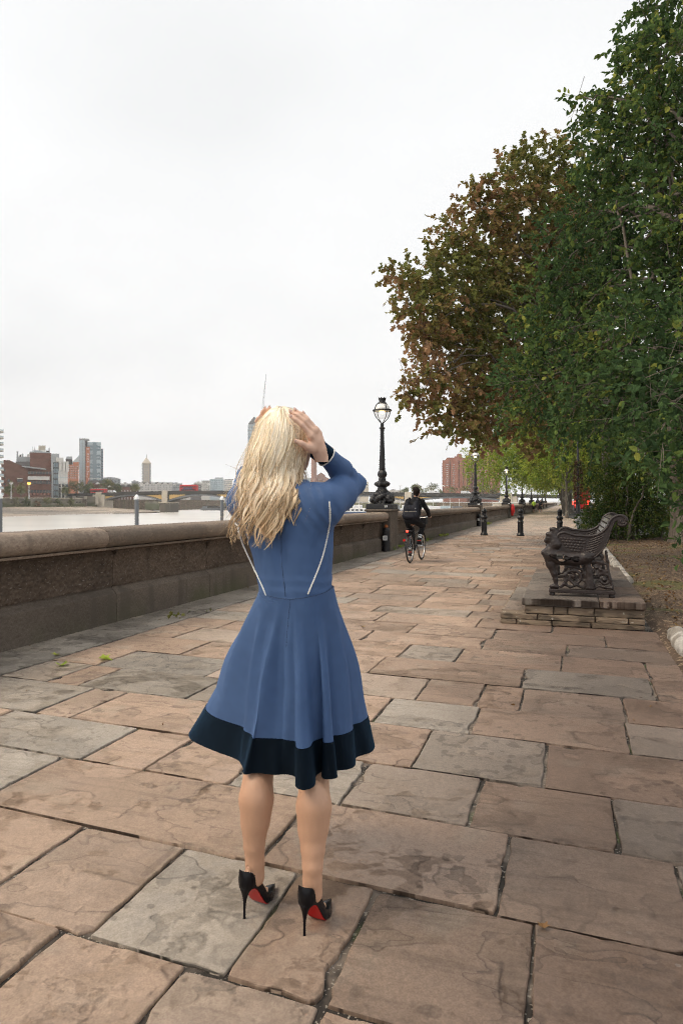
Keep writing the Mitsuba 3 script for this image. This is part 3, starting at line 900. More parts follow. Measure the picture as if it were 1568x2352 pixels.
bench = thing('bench', 'dark cast iron bench with winged lion ends on a stone plinth', 'bench')
K = 0.000741
def bp(px, py):
    return ((px - 735) * K, (1435 - py) * K)         # bench end: outline read off the photograph, in metres
def slab2(poly, w, holes=()):
    from shapely.geometry import Polygon
    g = Polygon([bp(*q) for q in poly]).buffer(0)
    for h in holes:
        g = g.difference(Polygon([bp(*q) for q in h]).buffer(0))
    return g
YB = [8.62, 10.28]
def bend(m, y, w):
    return axes(m, (0.145, y + w / 2, 0.322), (1, 0, 0), (0, 0, 1), (0, -1, 0))
ES = lambda n, c, r, a0, turns, r1: [bp(c[0] + (r + (r1 - r) * t) * math.cos(a0 + turns * 2 * PI * t), c[1] + (r + (r1 - r) * t) * math.sin(a0 + turns * 2 * PI * t)) for t in np.linspace(0, 1, n)]
def end_frame(y):
    e = num(bench + '__end_frame')
    F = Field([-0.53, -0.08, 0.0], [0.53, 0.08, 1.06], 0.0085)
    V = lambda px, py, z=0.0: (bp(px, py)[0], z, bp(px, py)[1])
    zf = np.array([0, 1.0, 0])
    ch = lambda pts, rr, k=0.012, z=0.0: F.chain([V(a, b, z) for a, b in pts], [r * K for r in rr], k)
    # lion: chest, neck, mane, head, muzzle; foreleg and paw
    ch([(160, 740), (260, 690), (330, 600), (300, 500)], [55, 75, 95, 85], 0.03)
    F.ell(V(238, 505), (62 * K, 0.055, 75 * K), 0.015)
    F.ell(V(190, 545), (38 * K, 0.034, 42 * K), 0.012)
    F.ell(V(180, 515), (16 * K, 0.02, 14 * K), 0.008)
    F.ell(V(205, 575), (30 * K, 0.026, 16 * K), 0.008)
    ch([(210, 440), (265, 440), (320, 500), (325, 600), (290, 680)], [32, 38, 40, 36, 30], 0.008, 0.032)
    ch([(210, 440), (265, 440), (320, 500), (325, 600), (290, 680)], [32, 38, 40, 36, 30], 0.008, -0.032)
    for q, (a, b) in enumerate(((205, 432), (240, 420), (275, 430))):
        F.ell(V(a, b), (20 * K, 0.03, 18 * K), 0.006)
    ch([(270, 780), (430, 820), (650, 830), (800, 800), (900, 760)], [110, 115, 105, 95, 60], 0.03)
    ch([(220, 800), (260, 930), (310, 1080), (335, 1180), (345, 1290)], [75, 72, 48, 36, 32], 0.02)
    ch([(270, 1290), (310, 1285), (360, 1290)], [34, 36, 32], 0.01)
    # column at the back of the seat, and back scrolls
    ch([(820, 900), (850, 1050), (860, 1290)], [50, 48, 62], 0.02)
    for w in (-26, 0, 26):
        ch([(850 + w, 960), (855 + w * 1.3, 1100), (860 + w * 2, 1290)], [16, 18, 22], 0.006, 0.022)
        ch([(850 + w, 960), (855 + w * 1.3, 1100), (860 + w * 2, 1290)], [16, 18, 22], 0.006, -0.022)
    def scroll(c, r, a0, turns, r1, w=20):
        t = np.linspace(0, 1, 22)
        pts = [(c[0] + (r + (r1 - r) * u) * math.cos(a0 + turns * 2 * PI * u), c[1] + (r + (r1 - r) * u) * math.sin(a0 + turns * 2 * PI * u)) for u in t]
        ch(pts, list(np.linspace(w, w * 0.8, 22)), 0.006)
    scroll((620, 1140), 150, 2.6, 1.6, 24, 26)
    F.ell(V(620, 1140), (34 * K, 0.03, 34 * K), 0.01)
    scroll((1070, 1150), 105, 3.6, 1.5, 20, 24)
    F.ell(V(1070, 1150), (30 * K, 0.03, 30 * K), 0.01)
    scroll((1010, 800), 75, 1.0, 1.2, 18, 26)
    scroll((960, 985), 62, 4.0, 1.2, 16, 22)
    for pts in ([(420, 1290), (470, 1240), (560, 1290), (660, 1250), (740, 1290)], [(480, 1000), (540, 960), (640, 960), (740, 1000), (790, 1080)], [(1100, 700), (1120, 850), (1130, 1000), (1170, 1150), (1200, 1290)],
                [(930, 1290), (1000, 1250), (1080, 1280), (1180, 1280)], [(780, 1290), (800, 1180), (790, 1080)], [(440, 1280), (500, 1180), (490, 1060)], [(880, 880), (940, 860), (1000, 900), (1090, 900)], [(900, 1080), (950, 1060), (1050, 1020), (1130, 1020)]):
        ch(pts, [22] * len(pts), 0.010)
    for q in range(26):
        a, b = rb.uniform(440, 1170), rb.uniform(940, 1290)
        F.ell(V(a, b, rb.uniform(-.02, .02)), (24 * K, 0.022, 18 * K), 0.010)
    m = taubin(F.mesh(lambda p: 0.006 * (meshkit.noise(p * 60, 2) - 0.5)), 3)
    m.apply_translation((0.145, y, 0.322))
    put(e, m, 'cast_iron', smooth=True)
    # wing panel with its scroll, and relief feathers
    wing = [(360, 520), (375, 450), (420, 415), (490, 408), (580, 440), (720, 455), (880, 460), (980, 430), (1070, 370), (1130, 290), (1160, 215), (1210, 160), (1280, 128), (1340, 128), (1390, 165), (1405, 215), (1385, 265), (1340, 285), (1295, 275), (1280, 235), (1262, 200), (1220, 240), (1160, 400), (1120, 540), (1070, 640), (990, 740), (900, 810), (800, 845), (690, 850), (600, 830), (480, 760), (400, 680), (365, 610)]
    wp = spline(np.array([bp(*q) for q in wing + wing[:1]]), 150)[:-1]
    from shapely.geometry import Polygon
    g = Polygon(wp).buffer(0)
    put(num(e + '__wing'), bend(prism(g, 0, 0.062), y, 0.062), 'cast_iron')
    top = spline(np.array([bp(*q) for q in wing[:20]]), 70)
    rimp = lambda c, r, z: tube(np.c_[c[:, 0] + 0.145, np.full(len(c), y + z), c[:, 1] + 0.322], r, 7)
    put(num(e + '__rim'), cat([rimp(top, 0.018, 0.022), rimp(top, 0.018, -0.022)]), 'cast_iron', smooth=60)
    low = spline(np.array([bp(*q) for q in wing[21:]]), 60)
    scr = spline(np.array([bp(1335 + 62 * (1 - t) * math.cos(-1.5 + 7.5 * t), 208 + 62 * (1 - t) * math.sin(-1.5 + 7.5 * t)) for t in np.linspace(0, 0.95, 20)]), 40)
    put(num(e + '__scroll'), cat([rimp(low, 0.009, s * 0.030) for s in (-1, 1)] + [rimp(scr, 0.009, s * 0.032) for s in (-1, 1)]), 'cast_iron', smooth=60)
    fe = []
    for k in range(9):          # long flight feathers
        t = k / 8
        s0 = np.array(bp(700 + 120 * t, 790 - 300 * t)); s1 = np.array(bp(1000 + 130 * t, 700 - 360 * t))
        mid = (s0 + s1) / 2 + [0.0, -0.02]
        c = spline(np.array([s0, mid, s1]), 12)
        for s in (-1, 1):
            fe.append(rimp(c, np.interp(np.linspace(0, 1, 12), [0, .5, 1], [.005, .012, .004]), s * 0.026))
    for r in range(7):          # small covert feathers
        for k in range(8):
            a, b = 430 + 52 * k + 26 * (r % 2), 500 + 45 * r + 4 * k
            if a < 790 - 12 * r and b < 470 + 0.85 * (a - 300):
                for s in (-1, 1):
                    q = tc.icosphere(1); v = np.array(q.vertices) * [0.022, 0.008, 0.017]
                    c = bp(a, b)
                    q.vertices = v + [c[0] + 0.145, y + s * 0.029, c[1] + 0.322]
                    fe.append(q)
    put(num(e + '__feathers'), cat(fe), 'cast_iron', smooth=60)
    labels.setdefault(e + '__feathers', {})['kind'] = 'stuff'
    put(num(e + '__base_bar'), box(0.145 - 0.372, 0.145 + 0.372, y - 0.05, y + 0.05, 0.322 + 0.040, 0.322 + 0.083, 0.006), 'cast_iron')
    for x in (-0.335, 0.335):
        put(num(e + '__foot'), lathe([(.028, 0), (.034, .01), (.034, .03), (.028, .041)], 16, (0.145 + x, y, 0.321)), 'cast_iron', smooth=40)
for y in YB:
    end_frame(y)
def wood_c(p, n, uv):
    return mix((0.030, 0.026, 0.025), (0.075, 0.066, 0.060), fbm(p.x * 30, p.y * 3, p.z * 30))
textured('dark_slat', wood_c, rough_=0.32, spec=0.55)
for k in range(6):      # seat and back slats run between the ends
    x = -0.25 + 0.085 * k
    part(bench, 'slat', box(0.145 + x - 0.036, 0.145 + x + 0.036, YB[0] - 0.03, YB[1] + 0.03, 0.322 + 0.445, 0.322 + 0.475, 0.004), 'dark_slat')
bk = spline(np.array([bp(*q) for q in ((900, 640), (990, 560), (1060, 460), (1115, 350), (1150, 260), (1200, 190), (1270, 160))]), 8)
for a, b in zip(bk[:-1], bk[1:]):
    d = (b - a); L = np.linalg.norm(d); d /= L
    m = box(-L * 0.42, L * 0.42, YB[0] - 0.03, YB[1] + 0.03, -0.014, 0.014, 0.004)
    c = (a + b) / 2
    part(bench, 'slat', axes(m, (c[0] + 0.145, 0, c[1] + 0.322), (d[0], 0, d[1]), (0, 1, 0), (-d[1], 0, d[0])), 'dark_slat')

# ---- edging stones of the bed: whitewashed rough logs of stone
def whitewash(p, n, uv):
    a = mix((0.36, 0.34, 0.31), (0.20, 0.18, 0.155), smoothstep(0.40, 0.62, fbm(p.x * 9, p.y * 9, p.z * 9, octaves=4)))
    return a * (0.8 + 0.4 * noise(p.x * 60, p.y * 60, p.z * 60))
textured('whitewashed_stone', whitewash, rough_=0.8, bump=lambda p, n, uv: 0.012 * fbm(p.x * 24, p.y * 24, p.z * 24, octaves=4), eps=0.003)
edge_n = 0
def edging(y0, y1, x0, x1, r, label):
    c = np.array([[x0 + (x1 - x0) * t + 0.012 * math.sin(9 * t), y0 + (y1 - y0) * t, 0.055] for t in np.linspace(0, 1, 12)])
    m = tube(c, np.r_[r * 0.7, np.full(10, r), r * 0.7], 16)
    v = np.array(m.vertices); v = v + 0.045 * (meshkit.fbm(np.stack([v * 7 + q * 9 for q in range(3)], 0), 3, 4).T - 0.5)
    m.vertices = v
    t = thing('edging_stone', label, 'edging stone', 'rough stones edging the bed')
    put(t, m, 'whitewashed_stone', smooth=True)
names = ['nearest the camera', 'just before the bench plinth']
edging(5.0, 6.35, 1.14, 1.10, 0.095, 'long pale rough edging stone at the right edge, nearest the camera')
edging(6.4, 8.0, 1.10, 1.06, 0.10, 'long pale rough edging stone ending short of the bench plinth')
yy_ = [12.9, 13.8, 14.8, 16.0, 17.4, 19.0, 20.6, 22.0]
for k, (a, b) in enumerate(zip(yy_[:-1], yy_[1:])):
    edging(a + 0.03, b, 0.98, 0.98, 0.085, f'{ordn[k]} pale edging stone of the bed behind the bench, counting away from it')

# ---- black lamp post with dead ivy, far down the path
t = thing('lamp_post', 'tall plain black lamp post with brown ivy round it, by the road', 'lamp post')
bx_, by_ = 0.66, 55.0
put(f'{t}__shaft', lathe([(.16, 0.3), (.16, 1.5), (.10, 1.6), (.075, 9.5), (.02, 9.6)], 16, (bx_, by_, 0)), 'black_iron', smooth=40)
put(f'{t}__foot', lathe([(.21, -0.1), (.21, 0.30), (.165, 0.34)], 16, (bx_, by_, 0)), 'grey_paint', smooth=40)
# ================================================================== trees, hedge, litter
def leaf_mat(name, cols, trans=0.7, rough_=0.42, spread=0.5):
    def fn(p, n, uv):
        c = C3(*cols[0])
        for k, q in enumerate(cols[1:]):
            c = mix(c, C3(*q), smoothstep((k + 0.5) / len(cols), (k + 0.8) / len(cols), uv.x))
        return c * (1 - spread / 2 + spread * uv.y)
    scene[name] = {'type': 'principledthin', 'base_color': proc(fn), 'roughness': rough_, 'diff_trans': trans, 'eta': 1.33}
    return name


leaf_mat('rust_leaves', [(0.153, 0.168, 0.051), (0.218, 0.197, 0.066), (0.269, 0.190, 0.079), (0.328, 0.190, 0.103), (0.393, 0.255, 0.158)])
leaf_mat('green_leaves', [(0.060, 0.107, 0.046), (0.075, 0.128, 0.048), (0.094, 0.152, 0.050), (0.149, 0.201, 0.053), (0.295, 0.313, 0.074)])
leaf_mat('yellow_green_leaves', [(0.189, 0.279, 0.049), (0.253, 0.341, 0.055), (0.323, 0.392, 0.068), (0.392, 0.408, 0.082)])
leaf_mat('hedge_leaves', [(0.057, 0.094, 0.031), (0.083, 0.136, 0.035), (0.132, 0.178, 0.046), (0.207, 0.196, 0.055)])
leaf_mat('far_leaves', [(0.083, 0.110, 0.050), (0.116, 0.143, 0.055), (0.176, 0.187, 0.066), (0.220, 0.193, 0.077)])
leaf_mat('dead_leaves', [(0.17, 0.10, 0.05), (0.12, 0.065, 0.03), (0.22, 0.15, 0.07)], 0.3)
leaf_mat('dead_ivy', [(0.085, 0.045, 0.03), (0.06, 0.032, 0.022), (0.11, 0.065, 0.04)], 0.3)


def bark_c(p, n, uv):
    a = mix((0.075, 0.062, 0.052), (0.17, 0.145, 0.12), fbm(p.x * 7, p.y * 7, p.z * 2.2, octaves=4))
    return mix(a, C3(0.30, 0.285, 0.235), 0.8 * smoothstep(0.58, 0.66, fbm(p.x * 4, p.y * 4, p.z * 1.6 + 9, octaves=3)) * uv.x)


textured('bark', bark_c, rough_=0.85, bump=lambda p, n, uv: 0.03 * fbm(p.x * 16, p.y * 16, p.z * 4, octaves=4), eps=0.004)

STAR = np.array([(0, 0, 0), (.16, .10, .02), (.50, .18, .08), (.30, .38, .03), (.42, .70, .08), (.16, .62, .01), (0, 1.0, -.10), (-.16, .62, .01), (-.42, .70, .08), (-.30, .38, .03), (-.50, .18, .08), (-.16, .10, .02), (0, .42, -.05)])
STAR_F = np.array([[i, i + 1, 12] for i in range(11)] + [[11, 0, 12]])
STAR6 = np.array([(0, 0, 0), (.52, .22, .08), (.24, .40, .02), (.40, .74, .08), (0, 1.0, -.10), (-.40, .74, .08), (-.24, .40, .02), (-.52, .22, .08)])
STAR6_F = np.array([[0, 1, 2], [0, 2, 6], [0, 6, 7], [2, 3, 4], [2, 4, 6], [6, 4, 5]])
OVAL = np.array([(0, 0, 0), (.30, .30, .07), (.26, .68, .06), (0, 1.0, -.06), (-.26, .68, .06), (-.30, .30, .07), (0, .5, -.04)])
OVAL_F = np.array([[0, 1, 6], [1, 2, 6], [2, 3, 6], [3, 4, 6], [4, 5, 6], [5, 0, 6]])
KITE = np.array([(0, 0, 0), (.36, .45, .10), (0, 1.0, 0), (-.36, .45, .10)])
KITE_F = np.array([[0, 1, 2], [0, 2, 3]])


def leaves_at(c, d, size, rs, tmpl=STAR, tf=STAR_F, droop=0.35, tone=None):
    """leaves with their stems at c, pointing along d, blades mostly facing up"""
    n = len(c)
    d = d + rs.normal(0, 0.55, (n, 3)); d[:, 2] -= droop
    d /= np.linalg.norm(d, axis=1, keepdims=True)
    up = np.array([0, 0, 1.0]) + rs.normal(0, 0.55, (n, 3))
    s = np.cross(d, up); s /= np.linalg.norm(s, axis=1, keepdims=True) + 1e-9
    u = np.cross(s, d)
    z = size * rs.uniform(0.65, 1.15, n)
    v = c[:, None] + z[:, None, None] * (tmpl[None, :, :1] * s[:, None] + tmpl[None, :, 1:2] * d[:, None] + tmpl[None, :, 2:] * rs.uniform(0.3, 2.0, n)[:, None, None] * u[:, None])
    f = (tf[None] + (np.arange(n) * len(tmpl))[:, None, None]).reshape(-1, 3)
    t = rs.beta(1.4, 1.8, n) if tone is None else tone
    uv = np.repeat(np.stack([np.clip(t, 0, 1), rs.uniform(0, 1, n)], 1), len(tmpl), 0)
    return v.reshape(-1, 3), f, uv


def crown(blobs, per, size, seed, tmpl=STAR, tf=STAR_F, twig=0.55, k=9, shell=0.45, droop=0.35, tonefn=None, wood=True):
    """blobs (centre, radius): twigs through their volume, leaves along the twigs"""
    rs = np.random.RandomState(seed)
    cs, ds, tw, tn = [], [], [], []
    for c, r in blobs:
        n = max(3, int(per * r * r))
        q = rs.normal(0, 1, (n, 3)); q /= np.linalg.norm(q, axis=1, keepdims=True)
        rad = r * rs.uniform(0, 1, n) ** shell
        p0 = c + q * rad[:, None]
        d = q * 0.9 + rs.normal(0, 0.5, (n, 3)) + [0, 0, 0.1]
        d /= np.linalg.norm(d, axis=1, keepdims=True)
        L = twig * rs.uniform(0.5, 1.2, n)
        t0 = rs.normal(0, 0.16, n) + rs.normal(0, 0.06)
        for j in range(k):
            u = (j + rs.uniform(0, 1, n)) / k
            pos = p0 + d * (u * L)[:, None] + np.array([0, 0, -0.25])[None] * ((u ** 2) * L)[:, None]
            cs.append(pos); ds.append(d + rs.normal(0, 0.6, (n, 3))); tn.append(t0 + (tonefn(pos) if tonefn else 0.42) + rs.normal(0, 0.13, n))
        tw.append((p0, p0 + d * L[:, None] + np.array([0, 0, -0.25]) * L[:, None]))
    c, d = np.vstack(cs), np.vstack(ds)
    v, f, uv = leaves_at(c, d, size, rs, tmpl, tf, droop, np.concatenate(tn))
    a, b = np.vstack([x[0] for x in tw]), np.vstack([x[1] for x in tw])
    return v, f, uv, a, b


def twigs_mesh(a, b, r, seed):
    """thin three-sided twigs from a to b"""
    n = len(a); rs = np.random.RandomState(seed)
    d = b - a; s = np.cross(d, rs.normal(0, 1, (n, 3))); s /= np.linalg.norm(s, axis=1, keepdims=True) + 1e-9
    t = np.cross(d, s); t /= np.linalg.norm(t, axis=1, keepdims=True) + 1e-9
    a = a - d * 0.8
    ring = lambda c, rr: np.stack([c + rr * s, c + rr * (-0.5 * s + 0.866 * t), c + rr * (-0.5 * s - 0.866 * t)], 1)
    v = np.concatenate([ring(a, r), ring(b, r * 0.4)], 1)
    tf = np.array([[0, 1, 4], [0, 4, 3], [1, 2, 5], [1, 5, 4], [2, 0, 3], [2, 3, 5]])
    return trimesh.Trimesh(v.reshape(-1, 3), (tf[None] + (np.arange(n) * 6)[:, None, None]).reshape(-1, 3), process=False)


def limb(p0, p1, r0, r1, seed, n=12, bend_=0.12):
    rs = np.random.RandomState(seed)
    t = np.linspace(0, 1, n)[:, None]
    L = np.linalg.norm(np.subtract(p1, p0))
    p = np.asarray(p0) * (1 - t) + np.asarray(p1) * t + np.array([0, 0, 1.0]) * L * bend_ * np.sin(PI * t)
    w = np.cumsum(rs.normal(0, 1, (n, 3)), 0); w -= w[0] + (w[-1] - w[0]) * t
    p = p + w * L * 0.018
    return tube(p, r0 + (r1 - r0) * np.linspace(0, 1, n) ** 0.7, 9)


def trunk_mesh(base, top, r0, r1, seed):
    t = np.linspace(0, 1, 26)
    c = np.asarray(base) * (1 - t[:, None]) + np.asarray(top) * t[:, None]
    rs = np.random.RandomState(seed)
    c[:, :2] += 0.12 * np.stack([np.sin(3 * t + seed), np.cos(2.3 * t + seed)], 1) * t[:, None]
    r = r0 + (r1 - r0) * t ** 0.8 + r0 * 0.55 * np.exp(-t * np.linalg.norm(np.subtract(top, base)) / 0.45)
    m = tube(c, r, 22)
    v = np.array(m.vertices); m.vertices = v + 0.16 * r0 * 2 * (meshkit.fbm(np.stack([v * [2.6, 2.6, 1.1] + q * 7 for q in range(3)]), 3, seed).T - 0.5)
    return m


def B_(lst):
    return [(P(px, py, d), r * d / 1568) for px, py, r, d in lst]


def tree(name, label, base, fork, r0, blobs, per, size, matn, seed, group=None, limbs=14, uvx=0.3, stuffcat='tree', **kw):
    t = thing(name, label, stuffcat, group)
    part_uv(t, 'trunk', trunk_mesh(base, fork, r0, r0 * 0.62, seed), 'bark', 60, [uvx, 0.5])
    v, f, uv, a, b = crown(blobs, per, size, seed, **kw)
    part(t, 'crown', trimesh.Trimesh(v, f, process=False), matn, uv=uv, stuff=True)
    rs = np.random.RandomState(seed + 1)
    order = np.argsort([-r for c, r in blobs])
    ls = []
    for k in order[:limbs]:
        c, r = blobs[k]
        s = np.asarray(base) * 0.35 + np.asarray(fork) * 0.65 + (np.asarray(fork) - np.asarray(base)) * 0.35 * rs.uniform(0, 1)
        L = np.linalg.norm(c - s)
        ls.append(limb(s, c, r0 * 0.34, 0.02, seed + int(k), bend_=0.10))
        for j in range(3):
            c2, r2 = blobs[rs.randint(len(blobs))]
            if np.linalg.norm(c2 - c) < 5:
                ls.append(limb(c * 0.7 + s * 0.3, c2, r0 * 0.12, 0.012, seed + 97 * j + int(k)))
    if ls:
        part_uv(t, 'limbs', cat(ls), 'bark', 60, [uvx * 0.5, 0.5], stuff=True)
    keep_ = np.random.RandomState(seed).uniform(size=len(a)) < 0.35
    part_uv(t, 'twigs', twigs_mesh(a[keep_], b[keep_], 0.007, seed), 'bark', 0, [0.0, 0.4], stuff=True)
    return t


rust = B_([(900, 632, 24, 22), (925, 690, 36, 22), (890, 672, 16, 22), (975, 625, 48, 23), (985, 715, 62, 23), (990, 800, 52, 22.5), (955, 760, 32, 22), (1040, 570, 48, 24), (1055, 660, 80, 24), (1070, 790, 84, 24), (1055, 890, 62, 23),
           (975, 895, 22, 21.5), (915, 880, 18, 21), (930, 912, 20, 21), (905, 905, 12, 21), (1000, 925, 24, 21.5), (1030, 965, 22, 22), (1085, 950, 54, 23), (1000, 992, 7, 21), (1030, 995, 8, 21.5), (1070, 990, 10, 22), (1100, 480, 52, 25), (1125, 600, 95, 26),
           (1150, 740, 105, 26), (1140, 880, 84, 25), (1155, 420, 44, 25), (1195, 370, 34, 26), (1215, 480, 92, 27), (1245, 620, 115, 28), (1255, 780, 115, 28), (1235, 920, 84, 27), (1285, 360, 56, 28), (1330, 470, 105, 29), (1340, 640, 115, 29), (1340, 830, 105, 29), (1150, 985, 40, 24), (1240, 1000, 36, 25), (1205, 335, 14, 26), (958, 935, 18, 21.3), (1048, 985, 14, 21.6), (1100, 975, 30, 22.5), (1072, 962, 32, 22.5), (1012, 955, 20, 21.4), (960, 870, 30, 21.6), (1088, 430, 22, 25), (1035, 520, 24, 24)])
z_t = lambda pos: 0.30 + 0.035 * (6.2 - pos[:, 2]).clip(-6, 6) + 0.30 * (meshkit.noise(pos * 0.28, 3) - 0.5)
rust = [(c + RGT * 0.25 * float(c @ RGT < P(965, 700, 22) @ RGT), r) for c, r in rust]
def rust_tone(pos):
    return 0.36 + 0.05 * (5.2 - pos[:, 2]).clip(-5, 4) + 0.7 * (meshkit.noise(pos * 0.33, 3) - 0.5)
tree('plane_tree', 'large plane tree with rusty brown leaves reaching out over the river wall', (1.95, 31.6, 0), (1.5, 30.0, 6.5), 0.42, rust, 84, 0.20, 'rust_leaves', 3, limbs=16, tmpl=STAR6, tf=STAR6_F, uvx=1.0, tonefn=rust_tone, twig=0.75, k=10, shell=0.5)
green = B_([(1305, 250, 26, 15), (1372, 118, 20, 15), (1340, 300, 48, 15), (1385, 240, 50, 15), (1410, 150, 40, 14), (1465, 90, 54, 14), (1505, 20, 54, 14), (1425, 0, 18, 14), (1570, -40, 90, 13.5), (1480, 200, 95, 14), (1545, 120, 90, 13), (1420, 360, 95, 15), (1500, 330, 110, 14), (1570, 270, 100, 13),
            (1325, 410, 52, 16), (1370, 490, 88, 16), (1460, 500, 115, 15), (1560, 470, 120, 13), (1290, 560, 62, 17), (1350, 640, 95, 16), (1450, 660, 120, 15), (1555, 640, 120, 13), (1235, 690, 52, 17), (1210, 800, 56, 17), (1300, 760, 88, 16), (1400, 800, 110, 14), (1500, 800, 120, 12), (1575, 820, 100, 11),
            (1175, 880, 48, 17), (1250, 880, 78, 16), (1340, 910, 88, 14), (1440, 920, 95, 12), (1535, 930, 95, 10), (1575, 1030, 60, 9.5), (1480, 1000, 50, 11), (1385, 985, 44, 13), (1225, 955, 46, 16), (1155, 940, 26, 17), (1300, 975, 36, 15), (1530, 1060, 36, 9.5), (1640, 600, 150, 13), (1660, 300, 150, 13), (1680, 900, 120, 11), (1760, 700, 170, 14), (1285, 225, 10, 15), (1600, 1180, 40, 9.5)])
green = [(c + RGT * 0.38 * float(P(1420, 320, 15) @ RGT > c @ RGT) * float(c[2] > 9.0), r) for c, r in green]
def green_tone(pos):
    return 0.27 + 0.45 * (meshkit.noise(pos * 0.6, 5) - 0.5) + 0.05 * (pos[:, 0] < -0.5)
tree('plane_tree', 'tall dense green tree overhanging the path from the right edge', (4.9, 10.5, 0), (4.4, 10.8, 4.5), 0.34, green, 150, 0.14, 'green_leaves', 8, limbs=16, uvx=0.4, tonefn=green_tone, tmpl=OVAL, tf=OVAL_F, twig=0.55, k=9, shell=0.5)
g2 = B_([(1540, 1040, 70, 21), (1590, 1000, 110, 22), (1470, 1010, 70, 24), (1600, 1120, 60, 22), (1560, 900, 120, 23), (1440, 930, 90, 26), (1390, 1010, 50, 27), (1640, 850, 150, 23), (1500, 1085, 30, 21)])
tree('plane_tree', 'thick knobbly trunk with dark green leaves standing in the bed at the right edge', (3.78, 25.6, 0.05), (3.3, 25.2, 5.5), 0.42, g2, 60, 0.16, 'green_leaves', 17, limbs=7, uvx=0.35, tonefn=lambda p: 0.30 + 0 * p[:, 0], tmpl=OVAL, tf=OVAL_F)
# a burr on the trunk
# hedge behind the bench
hb = []
rs = np.random.RandomState(12)
for k in range(84):
    x, y, z = rs.uniform(0.75, 3.8), rs.uniform(26.5, 30.0), rs.uniform(0.30, 2.95)
    hb.append((np.array([x, y, z]), rs.uniform(0.45, 0.62)))
t = thing('hedge', 'tall dense clipped evergreen bush behind the bench', 'hedge')
v, f, uv, a, b = crown(hb, 190, 0.085, 31, OVAL, OVAL_F, twig=0.30, k=8, shell=0.35, tonefn=lambda p: 0.36 + 0.5 * (meshkit.noise(p * 1.1, 2) - 0.5), droop=0.1)
part(t, 'foliage', trimesh.Trimesh(v, f, process=False), 'hedge_leaves', uv=uv, stuff=True)
part_uv(t, 'stems', cat([limb((x, y, 0), (x + rs.uniform(-.5, .5), y + rs.uniform(-.5, .5), 2.0), 0.05, 0.02, k) for k, (x, y) in enumerate(rs.uniform((1.2, 26.6), (3.4, 29.8), (14, 2)))]), 'bark', 60, [0.1, 0.5], stuff=True)

# avenue along the road
def avenue(x, y, h, R, seed, label, lean=0.0, per=64, r0=0.3, size=0.20, spread=1.0):
    rs = np.random.RandomState(seed)
    bl = []
    for k in range(26):
        a, e = rs.uniform(0, 2 * PI), rs.uniform(-0.9, 1.0)
        rr = R * rs.uniform(0.35, 0.95)
        bl.append((np.array([x + lean + rr * math.cos(a) * spread, y + rr * math.sin(a), h + 0.62 * R * e]), R * rs.uniform(0.22, 0.38)))
    tree('plane_tree', label, (x, y, -0.05), (x + lean, y, h - 0.45 * R), r0, bl, per, size, 'yellow_green_leaves', seed, 'plane trees in the avenue by the road', limbs=9, uvx=1.0, twig=0.8, k=8, tmpl=KITE, tf=KITE_F, droop=0.05, tonefn=lambda p: 0.42 + 0.8 * (meshkit.noise(p * 0.35, 7) - 0.5))


avenue(-0.15, 64, 6.4, 4.0, 41, 'slim young yellow green tree with a thin trunk, nearest in the avenue', per=75, r0=0.13, size=0.22)
avenue(-0.2, 86, 9.6, 9.4, 42, 'large yellow green plane tree, second in the avenue behind the slim young one', -0.6, r0=0.42, size=0.24)
avenue(0.1, 99, 9.0, 8.0, 43, 'yellow green plane tree with dark trunk, third in the avenue', r0=0.40)
avenue(-0.4, 108, 8.8, 7.2, 44, 'yellow green plane tree with pale leaning trunk, fourth in the avenue', -1.6, r0=0.45)
avenue(-0.2, 126, 8.8, 7.0, 45, 'yellow green plane tree, fifth in the avenue', r0=0.40, per=25, size=0.3)
avenue(-0.3, 146, 8.8, 7.0, 46, 'yellow green plane tree, sixth in the avenue', r0=0.40, per=24, size=0.3)
avenue(-0.3, 172, 9.0, 7.5, 47, 'yellow green plane tree, seventh and farthest to be told apart in the avenue', r0=0.40, per=22, size=0.35)
avenue(9.5, 62, 8.5, 6.5, 48, 'dark green tree across the road behind the tall hedge', r0=0.35, per=20)
avenue(12.5, 44, 8.0, 6.0, 49, 'dark green tree across the road, seen between hedge and knobbly trunk', r0=0.35, per=24)
avenue(8.8, 88, 9.5, 7.5, 50, 'green tree across the road beyond the red bus', r0=0.35, per=16)
avenue(14.5, 31, 5.2, 5.0, 51, 'low leafy tree at the far side of the bed, beside the knobbly trunk', r0=0.3, per=40)

avenue(5.2, 140, 6.5, 6.0, 52, 'green tree where the road bends, behind the tail of the red bus', r0=0.35, per=16, size=0.3)
avenue(8.6, 67, 5.0, 5.2, 53, 'low dark green tree across the road, lowest of those behind the hedge', r0=0.3, per=26)

# leaves on the ground
def lone(px, py, size, label, tone, yaw, matn='yellow_green_leaves'):
    d = EYE * 1568 / (py - 1153)
    c = P(px, py, d); c[2] = 0.012
    t = thing('fallen_leaf', label, 'leaf')
    a = yaw; R = np.array([[math.cos(a), -math.sin(a)], [math.sin(a), math.cos(a)]])
    m = STAR.copy(); m[:, :2] = (m[:, :2] - [0, .5]) @ R.T; m[:, 2] = m[:, 2] * 2.0 + 0.06
    put(t, trimesh.Trimesh(m * size + c, STAR_F, process=False), matn, uv=np.tile([tone, 0.9], (13, 1)))
lone(141, 1530, 0.125, 'pale green fallen leaf lying on a brown slab, lowest of the three by the wall', 0.4, 0.9)
lone(243, 1516, 0.135, 'pale green fallen leaf right of the other two by the wall', 0.5, -1.2)
lone(130, 1506, 0.085, 'small yellow fallen leaf above the other two by the wall', 0.9, 0.2)
lone(833, 1442, 0.07, 'small brown dead leaf on the paving behind the woman', 0.6, 0.7, 'dead_leaves')
